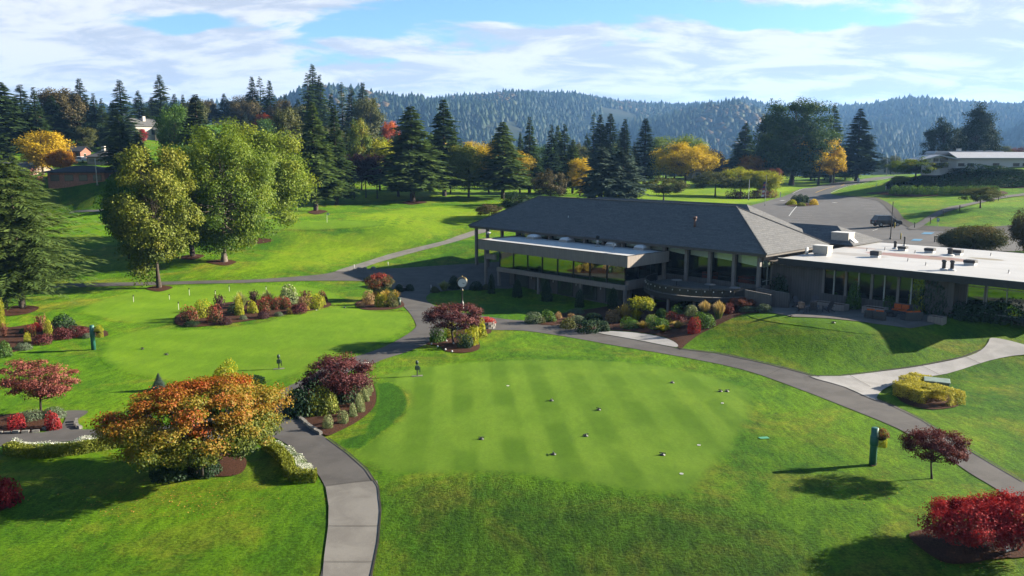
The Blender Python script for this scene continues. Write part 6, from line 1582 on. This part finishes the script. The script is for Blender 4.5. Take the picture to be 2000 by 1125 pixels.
# mixed wood in the middle distance behind the fairway and beyond the road
rd = random.Random(17)
for i in range(64):
    px = 640 + i*16.5 + rd.uniform(-7, 7)
    if 1540 < px < 1560: continue
    py = 352 + rd.uniform(-6, 1); top = py - (rd.uniform(55, 100) if px < 1260 else rd.uniform(36, 62))
    con = rd.random() < .5
    k = rd.choice(['fir_a', 'fir_b', 'fir_wide', 'fir_sparse']) if con else rd.choice(['broad_a', 'broad_b', 'broad_c'])
    pl = rd.choice(['fir', 'fir2', 'firbrown']) if con else rd.choice(['olive', 'limeolive', 'brownolive', 'gold', 'green', 'olive'])
    tree(px, py, top if con else top + 18, rd.uniform(30, 46) if con else rd.uniform(36, 56), k, pl, {'fir': 'dark green', 'fir2': 'mid-green', 'firbrown': 'brownish', 'olive': 'olive', 'limeolive': 'yellow-olive', 'brownolive': 'brown-tinted', 'gold': 'golden', 'green': 'fresh green'}[pl] + (' conifer' if con else ' broadleaf tree') + ' in the wood closing the far side of the golf course', 'conifer' if con else 'tree', 'tree', 'far side wood, ' + pl, 'bark_dark')
for px, py, top, w, k, pl in ((1690,335,300,40,'broad_a','green'),(1740,338,296,40,'broad_b','olive'),(1778,330,300,36,'broad_c','green'),(1800,326,296,40,'broad_b','limeolive'),(1960,318,278,40,'broad_a','olive'),(1990,318,282,44,'broad_b','redbrown'),(1765,335,308,30,'broad_a','olive'),(1880,318,288,40,'broad_a','green'),(1940,318,288,36,'broad_b','olive')):
    tree(px, py, top, w, k, pl, Y=(330 if px > 1850 else None), label={'green': 'green', 'olive': 'olive', 'limeolive': 'yellow-olive', 'redbrown': 'red-brown'}[pl] + ' rounded tree far behind the ' + ('white house' if px > 1850 else 'road crest'), group='distant trees, ' + pl + (' house' if px > 1850 else ' road'), bark='bark_dark')
# bank and car park planting
for i in range(13):
    px = 1748 + i*16; shrub(px, 381 - abs(i-6)*.3, 26, 13, 'mound3', 'green', 'leafy green shrub in the hedge row below the white house bank', 'shrub', 'shrub', 'hedge row below the white house')
for a in ((1546,401,22,12,'mound','yellowgreen','yellow-green shrub at the left tip of the car park island'),(1552,398,20,18,'ball','darkgreen','dark ball shrub on the car park island, left of three'),(1563,399,22,21,'ball','darkgreen','dark ball shrub on the car park island, the tallest of three'),(1573,398,18,18,'ball','darkgreen','dark ball shrub on the car park island, beside the sign'),(1588,401,22,13,'mound','gold','golden shrub at the right tip of the car park island'),(1567,403,24,8,'mound','hedge','low olive shrub at the kerb of the car park island'),
          (1872,335,50,9,'mound2','darkgreen','dark shrub before the white house wall'),(1932,336,70,15,'mound2','darkgreen','broad dark shrub before the white house wall'),(1975,337,50,9,'mound2','darkgreen','dark shrub under the far windows of the white house'),(1845,338,36,10,'mound2','darkgreen','dark shrub at the white house corner'),
          (1440,388,40,16,'mound2','plum','dark bush at the foot of the white pole tree'),(1478,387,36,18,'mound2','plum','dark bush behind the flagpole'),(1500,386,30,14,'mound2','redbrown','reddish bush right of the flagpole')): shrub(*a)
flowerbed([(1742,353),(1790,346),(1840,339),(1920,335),(2060,333),(2060,361),(1950,367),(1850,368),(1760,370),(1732,367)], 'dark ivy covering the bank below the white house', 9, 12000, .28, 'darkgreen', .42)
# fallen leaves under the orange maple and red maples
def litter(cx_, cy_, rx_, ry_, n, seed):
    rg = np.random.default_rng(seed); c = at(cx_, cy_); s = pxm(c)
    x = c[0] + rg.normal(size=n)*rx_/s; y = c[1] + rg.normal(size=n)*ry_/s*2.4; z = terr(x, y) + .035
    V, Fq = leaf_quads(np.c_[x, y, z], np.array([0, 0, 1.0]) + rg.normal(size=(n, 3))*.3, .085, .7, rg)
    o = mobj('fallen_leaves', np_mesh('fallen_leaves', V, Fq, rg.uniform(0, 1, n)), Pq['fallen']); tag(o, 'scattered brown fallen leaves on the grass near the maples', 'leaves', 'fallen leaf litter', 'stuff')
litter(330, 975, 120, 22, 420, 1); litter(1880, 1085, 60, 10, 120, 2); litter(1690, 960, 60, 12, 60, 3)
# ------------------------------------------------------------------ houses
def house(px, py, wpx, hpx, dep, rz, wallm, roofm, label, roof='gable', rise=.35, chimney=None, windows=3, name='house', over=.5):
    """house whose front foot is centred at pixel (px, py)"""
    p = at(px, py); s = pxm(p); L = wpx/s; h = hpx/s
    t = thing(name, label, 'house', p, rz)
    MB().box(-L/2, L/2, 0, dep, -3.0, h).build('wall', M[wallm], t)
    zr = h + rise*dep/2; o = over
    if roof == 'gable':
        mb = MB(); th = .18
        prof = [(-o, h-.12), (dep/2, zr), (dep+o, h-.12), (dep+o, h-.12+th), (dep/2, zr+th), (-o, h-.12+th)]
        n = len(prof); mb.add([(-L/2-o, y, z) for y, z in prof] + [(L/2+o, y, z) for y, z in prof], [tuple(range(n)), tuple(reversed(range(n, 2*n)))] + [((i+1) % n, i, i+n, (i+1) % n+n) for i in range(n)])
        r_ = mb.build('roof', M[roofm], t)
        MB().add([(-L/2, 0, h), (-L/2, dep, h), (-L/2, dep/2, zr), (-L/2+.2, 0, h), (-L/2+.2, dep, h), (-L/2+.2, dep/2, zr)], [(0,1,2),(5,4,3),(0,3,4,1),(1,4,5,2),(2,5,3,0)]).build('gable', M[wallm], t)
        MB().add([(L/2, 0, h), (L/2, dep, h), (L/2, dep/2, zr), (L/2-.2, 0, h), (L/2-.2, dep, h), (L/2-.2, dep/2, zr)], [(0,1,2),(5,4,3),(0,3,4,1),(1,4,5,2),(2,5,3,0)]).build('gable', M[wallm], t)
    else:
        x0, x1, y0, y1 = -L/2-o, L/2+o, -o, dep+o; ri = min(dep/2+o, L/2)
        r_ = MB().add([(x0,y0,h),(x1,y0,h),(x1,y1,h),(x0,y1,h),(x0+ri,dep/2,zr),(x1-ri,dep/2,zr),(x0,y0,h-.2),(x1,y0,h-.2),(x1,y1,h-.2),(x0,y1,h-.2)], [(0,1,5,4),(1,2,5),(2,3,4,5),(3,0,4),(0,6,7,1),(1,7,8,2),(2,8,9,3),(3,9,6,0),(6,9,8,7)]).build('roof', M[roofm], t)
    if chimney is not None:
        x = chimney*L/2; MB().box(x-.5, x+.5, dep*.3, dep*.3+.8, h, zr+1.0).build('chimney', M['offwhite'] if wallm != 'brickred' else M['brickred'], t)
    for k in range(windows):
        x = -L/2 + L*(k + .5)/windows; w = min(1.8, L/windows*.55)
        f = MB().box(x-w/2-.1, x+w/2+.1, -.06, -.01, h*.34, h*.80).build('window', M['whiteframe'] if wallm != 'brickred' else M['mullion'], t)
        MB().box(x-w/2, x+w/2, -.09, -.065, h*.38, h*.76).build('pane', M['carglass'], f)
    for e in (-1, 1):
        f = MB().box(e*(L/2+.035)-.025, e*(L/2+.035)+.025, dep*.3, dep*.3+1.7, h*.38, h*.78).build('window', M['whiteframe'], t)
        MB().box(e*(L/2+.075)-.012, e*(L/2+.075)+.012, dep*.3+.1, dep*.3+1.6, h*.42, h*.74).build('pane', M['carglass'], f)
    return t
house(150, 363, 108, 27, 9, .05, 'brickred', 'darkroof', 'single-storey red brick house with dark roof behind the left lawn', 'hip', .32, None, 4, over=1.0)
house(18, 346, 92, 12, 9, .0, 'tanwall', 'greyroof', 'cream house with grey gabled roof and chimney beside the brick house', 'gable', .45, .75, 3)
house(290, 273, 48, 26, 10, .9, 'offwhite', 'greyroof', 'cream gabled house above the small crimson tree', 'gable', .55, .1, 2)
house(325, 276, 40, 22, 9, .3, 'tanwall', 'greyroof', 'grey-tan house right of the cream gabled one', 'gable', .4, None, 2)
house(443, 243, 52, 16, 11, .1, 'offwhite', 'greyroof', 'white house with pale hipped roof and chimney on the hill', 'hip', .45, .5, 3)
house(15, 270, 60, 22, 10, .2, 'tanwall', 'greyroof', 'tan house with low roof at the frame edge on the hill', 'gable', .3, None, 3)
house(45, 246, 40, 20, 9, .1, 'brickred', 'greyroof', 'reddish two-tone house half hidden by firs', 'gable', .3, None, 2)
house(190, 322, 44, 16, 8, -.2, 'tanwall', 'greyroof', 'small grey-roofed house with tan chimney above the brick house', 'hip', .5, .1, 2)
house(140, 312, 34, 16, 8, .1, 'brickred', 'darkroof', 'small dark brick house right of the yellow maple', 'gable', .35, None, 2)
house(160, 262, 40, 16, 8, .1, 'offwhite', 'greyroof', 'white house glimpsed between dark firs', 'gable', .4, None, 2)
house(735, 284, 24, 18, 8, .2, 'white', 'greyroof', 'white house beside the orange-red maple', 'gable', .45, None, 2)
house(1385, 352, 70, 18, 10, .1, 'tanwall', 'greyroof', 'grey bungalow glimpsed right of the golden dome tree', 'hip', .35, None, 3)
house(1745, 340, 60, 14, 12, -.1, 'offwhite', 'darkroof', 'dark-roofed bungalow beyond the road crest', 'hip', .45, None, 2)
house(1530, 345, 50, 14, 9, 0, 'tanwall', 'greyroof', 'brownish bungalow behind the giant green tree', 'gable', .3, None, 2)
# the long white house on the bank
p = at(1905, 331); s = pxm(p)
wh = thing('white_house', 'long low white house with pale metal roofs on the dark bank', 'house', p, -.06)
def X(px): return (px - 1905)/s
def Zr(py): return (331 - py)/s
MB().box(X(1838), X(2060), 0, 8, -1.5, Zr(309)).build('wall', M['white'], wh)
mb = MB(); o = .9
prof = [(-o, Zr(308.5)), (-o, Zr(310)), (4.2, Zr(299)), (8+o, Zr(308.5)), (8+o, Zr(307)), (4.2, Zr(297.3))]
n = len(prof); x0, x1 = X(1866), X(2062)
mb.add([(x0, y, z) for y, z in prof] + [(x1, y, z) for y, z in prof], [tuple(range(n)), tuple(reversed(range(n, 2*n)))] + [((i+1) % n, i, i+n, (i+1) % n+n) for i in range(n)]).build('roof', M['whiteroof'], wh)
# upper roof step with skylights and chimney
up = MB().box(X(1842), X(1975), 5.0, 10.5, Zr(303), Zr(300.5)).prism([(X(1840), Zr(300.4)), (X(1976), Zr(300.4)), (X(1973), Zr(295.3)), (X(1845), Zr(295.3))], 4.7, 11).build('upper_roof', M['whiteroof'], wh)
for px in (1936, 1955): MB().box(X(px)-.6, X(px)+.6, 6.5, 8, Zr(296.2), Zr(294.4)).build('skylight', M['dome'], up)
MB().box(X(1888), X(1895), 5.6, 6.6, Zr(296), Zr(290.5)).build('chimney', M['white'], wh)
# glazed gable
g0 = MB().add([(X(1800),-1,Zr(314)),(X(1834),-1,Zr(305)),(X(1872),-1,Zr(313)),(X(1872),-1,Zr(311)),(X(1834),-1,Zr(302.5)),(X(1800),-1,Zr(312)),(X(1800),9,Zr(314)),(X(1834),9,Zr(305)),(X(1872),9,Zr(313)),(X(1872),9,Zr(311)),(X(1834),9,Zr(302.5)),(X(1800),9,Zr(312))],
   [(0,1,4,5),(1,2,3,4),(11,10,7,6),(10,9,8,7),(5,4,10,11),(4,3,9,10),(0,6,7,1),(1,7,8,2),(0,5,11,6),(2,8,9,3)]).build('gable_roof', M['whiteroof'], wh)
MB().add([(X(1803),0,-1.5),(X(1868),0,-1.5),(X(1868),0,Zr(313.2)),(X(1834),0,Zr(305.6)),(X(1803),0,Zr(314)),(X(1803),.3,-1.5),(X(1868),.3,-1.5),(X(1868),.3,Zr(313.2)),(X(1834),.3,Zr(305.6)),(X(1803),.3,Zr(314))],
   [(0,1,2,3,4),(9,8,7,6,5),(0,5,6,1),(1,6,7,2),(2,7,8,3),(3,8,9,4),(4,9,5,0)]).build('gable_wall', M['white'], wh)
for a, b, c, d in ((1834.5,1844,318,327),(1845,1853,318,327),(1822,1833,318,327),(1824,1833.5,309.5,316),(1835.5,1851,309.5,316)):
    f = MB().box(X(a), X(b), -.10, -.02, Zr(d), Zr(c)).build('window', M['mullion'], wh); MB().box(X(a)+.08, X(b)-.08, -.14, -.105, Zr(d)+.08, Zr(c)-.08).build('pane', M['carglass'], f)
for a, b in ((1870,1884),(1888,1902),(1974,1988),(1992,2008),(1936,1950)):
    f = MB().box(X(a), X(b), -.08, -.02, Zr(325.5), Zr(318)).build('window', M['white'], wh); MB().box(X(a)+.12, X(b)-.12, -.12, -.085, Zr(325.5)+.1, Zr(318)-.1).build('pane', M['carglass'], f)
# ------------------------------------------------------------------ parked cars
def car(px0, py0, px1, py1, paint, label, wide=1.95, tall=1.8):
    """rear wheel contact at (px0,py0), nose at (px1,py1)"""
    a, b = np.array(at(px0, py0)), np.array(at(px1, py1)); d = b - a; L = 5.0
    c = (a + b)/2; t = thing('parked_car', label, 'car', (c[0], c[1], tz(c[0], c[1]) + .075), math.atan2(d[1], d[0]))
    k = tall/1.8; w = wide/2
    lower = [(-2.5,.45),(-2.52,.75),(-2.45,1.05),(-2.38,1.12),(1.15,1.10),(2.25,1.0),(2.45,.85),(2.5,.5),(2.4,.32),(-2.4,.32)]
    bd = MB().prism([(x, z*k) for x, z in lower], -w, w).build('body', paint, t, bevel=.09)
    def loft(x0b, x1b, x0t, x1t, z0, z1, wb, wt):
        return MB().add([(x0b,-wb,z0),(x1b,-wb,z0),(x1b,wb,z0),(x0b,wb,z0),(x0t,-wt,z1),(x1t,-wt,z1),(x1t,wt,z1),(x0t,wt,z1)], [(0,3,2,1),(4,5,6,7),(0,1,5,4),(1,2,6,5),(2,3,7,6),(3,0,4,7)])
    cabin = loft(-2.36, 1.25, -2.02, .45, 1.1*k, 1.68*k, w-.06, w-.26).build('cabin_glass', M['carglass'], t)
    loft(-2.06, .52, -1.92, .36, 1.681*k, 1.80*k, w-.24, w-.34).build('roof', paint, t, bevel=.05)
    for s_ in (-1, 1):
        for x in (-1.0, .05): MB().add([(x-.05, s_*(w-.05), 1.1*k), (x+.05, s_*(w-.05), 1.1*k), (x+.04, s_*(w-.25), 1.69*k), (x-.06, s_*(w-.25), 1.69*k), (x-.05, s_*(w-.10), 1.1*k), (x+.05, s_*(w-.10), 1.1*k), (x+.04, s_*(w-.30), 1.69*k), (x-.06, s_*(w-.30), 1.69*k)], [(0,1,2,3),(7,6,5,4),(0,4,5,1),(1,5,6,2),(2,6,7,3),(3,7,4,0)]).build('pillar', paint, t)
        MB().tube([(-1.9, s_*(w-.38), 1.86*k), (.2, s_*(w-.38), 1.86*k)], .03, 6).build('roof_rail', M['steel'], t)
        MB().box(2.25, 2.49, s_*.62-.22, s_*.62+.22, .74*k, .92*k).build('headlight', M['headlamp'], t, bevel=.02)
        MB().box(-2.545, -2.42, s_*.78-.12, s_*.78+.12, .8*k, 1.06*k).build('tail_light', M['redlamp'], t)
        MB().obox((.95, s_*(w+.10), 1.15*k), .16, .2, .16).build('mirror', paint, t)
        for x in (-1.55, 1.55):
            wl_ = thing('wheel', None, None); wl_.parent = t
            ty = MB(); ty.lathe([(.20, -.12), (.37, -.12), (.40, -.06), (.40, .06), (.37, .12), (.20, .12)], 20); ty.v = [(x+q[0], s_*(w-.10)+q[2], .40+q[1]) for q in ty.v]; ty.build('tyre', M['rubber'], wl_, True)
            ri = MB(); ri.lathe([(.0, -.13), (.24, -.13), (.24, .13), (0, .13)], 12); ri.v = [(x+q[0], s_*(w-.10)+q[2], .40+q[1]) for q in ri.v]; ri.build('rim', M['steel'], wl_)
    MB().box(2.44, 2.515, -.45, .45, .5*k, .72*k).build('grille', M['black'], t); MB().box(-2.56, -2.50, -.3, .3, .62*k, .76*k).build('number_plate', M['white'], t)
car(1708, 445, 1753, 440.5, M['carblack'], 'black SUV parked at the kerb corner of the car park', 2.0, 2.0)
car(151, 320, 172, 316, M['carwhite'], 'white pickup parked between the hillside houses', 1.9, 1.75)
# ------------------------------------------------------------------ poles, flag, signs
def pole(px, py, top, r, m, label, name='lamp_post', cat='lamp post', arm=0.0, group=None):
    p = at(px, py); h = (py - top)/pxm(p); t = thing(name, label, cat, p, 0, group)
    MB().tube([(0, 0, 0), (0, 0, h)], [r, r*.7], 8).build('pole', M[m], t)
    MB().lathe([(r*2.2, 0), (r*2.2, .25), (r*1.1, .4)], 10).build('base', M['stone'], t)
    if arm: MB().tube([(0, 0, h-.15), (arm*.6, 0, h+.1), (arm, 0, h+.1)], r*.5, 6).build('arm', M[m], t); MB().obox((arm, 0, h+.05), .7, .3, .15).build('lamp_head', M['steel'], t)
    return t, h
pole(1739, 468, 394, .09, 'black', 'thin dark lamp pole standing before the black SUV', arm=.0)
pole(1625, 356, 294, .10, 'steel', 'grey lamp post with arm beside the golden open trees', arm=1.6)
pole(1624, 358, 332, .10, 'bark', 'short brown pole at the foot of the grey lamp post', 'utility_pole', 'pole')
pole(1731, 343, 311, .09, 'steel', 'grey street lamp at the road crest, nearer the dark-roofed bungalow', arm=-1.4)
pole(1746, 342, 300, .09, 'steel', 'taller grey street lamp at the road crest', arm=1.6)
pole(1462, 391, 351, .07, 'white', 'white pole without flag on the lawn behind the roof ridge', 'white_pole', 'pole')
t, h = pole(1494, 402, 342, .06, 'steel', 'thin metal flagpole with hanging striped flag', 'flagpole', 'flagpole')
fb = MB(); nseg = 8
hh = (383 - 354)/pxm(at(1494, 402))
z1 = (402 - 355)/pxm(at(1494, 402)); 
for k in range(7):
    zz0, zz1 = z1 - hh*(k+1)/7, z1 - hh*k/7
    mb = MB(); off = -.12*k
    mb.add([(-.06+off*.3, -.02, zz1), (-.5+off*.5, .10, zz1-.1), (-.5+off*.5-.1, .10, zz0-.1), (-.06+off*.3-.05, -.02, zz0), (-.06+off*.3, .02, zz1), (-.5+off*.5, .14, zz1-.1), (-.5+off*.5-.1, .14, zz0-.1), (-.06+off*.3-.05, .02, zz0)], [(0,1,2,3),(7,6,5,4),(0,4,5,1),(1,5,6,2),(2,6,7,3),(3,7,4,0)])
    mb.build('flag_stripe', M['redlamp'] if k % 2 else (M['white'] if k > 2 else plain('flag_blue%d' % k, (.03, .045, .16), .8)), t)
pole(190, 362, 309, .12, 'steel', 'pale utility pole rising before the brick house', 'utility_pole', 'pole')
for px, py, top, lb in ((1524,386,371,'white post at the bend of the lawn kerb'),(1579,398,386,'white sign post on the car park island')):
    p = at(px, py); h = (py - top)/pxm(p)*.75; tag(MB().box(-.10, .10, -.10, .10, 0, h).build('marker_post', M['white'], None, bevel=.02, loc=p), lb, 'post')
for px, py in ((1747,446),(1759,468)):
    p = at(px, py); tag(MB().lathe([(.10, 0), (.10, .95), (.05, 1.05)], 10).build('bollard', plain('bollard_yellow%d' % px, (.48, .36, .03), .6), None, True, loc=p), 'yellow bollard ' + ('beside the black SUV' if px < 1750 else 'behind the white wing roof'), 'bollard')
for px, py in ((1786,446),(1817,437),(1842,422),(1874,412),(1950,392),(1825,474),(1712,365),(1730,371)):
    p = at(px, py); t = thing('bollard_light', 'short dark bollard light beside the foot path' if px not in (1825,1712,1730) else ('short dark post behind the white wing roof' if px == 1825 else 'short pale post in the shaded bank by the road'), 'light', p, 0, 'path bollard lights' if px not in (1825,1712,1730) else 'short posts by the road bank')
    MB().tube([(0, 0, 0), (0, 0, .85)], .08, 8).build('post', M['black'] if px not in (1712,1730) else M['offwhite'], t); MB().lathe([(.09, .851), (.10, 1.0), (.03, 1.08)], 8).build('cap', M['black'] if px not in (1712,1730) else M['white'], t)
p = at(1831, 442); t = thing('parking_sign', 'small blue and white parking sign on a post at the lot kerb', 'sign', p); MB().tube([(0, 0, 0), (0, 0, 1.3)], .04, 6).build('post', M['steel'], t); MB().box(-.22, .22, -.06, -.04, .85, 1.4).build('plate', M['blue_paint'], t); MB().box(-.12, .12, -.075, -.061, 1.05, 1.3).build('symbol', M['white'], t)
p = at(1676, 356); tag(MB().box(-.35, .35, -.25, .25, 0, 1.5).build('post_box', M['white'], None, bevel=.05, loc=p), 'pale roadside box by the three-trunked fir', 'box')
# ------------------------------------------------------------------ haze over the valley
HAZE_DENSITY = 0.000085
hz = NM('haze_air')
pv = hz.n('ShaderNodeVolumePrincipled'); pv.inputs['Color'].default_value = (.25, .52, 1.0, 1); pv.inputs['Density'].default_value = HAZE_DENSITY; pv.inputs['Anisotropy'].default_value = .2
hz.l(pv.outputs[0], hz.out.inputs['Volume'])
ho = MB().box(-7200, 7200, -900, 7200, -60, 420).build('haze', hz.m)
tag(ho, 'thin blue haze filling the valley air', 'haze', kind='stuff')
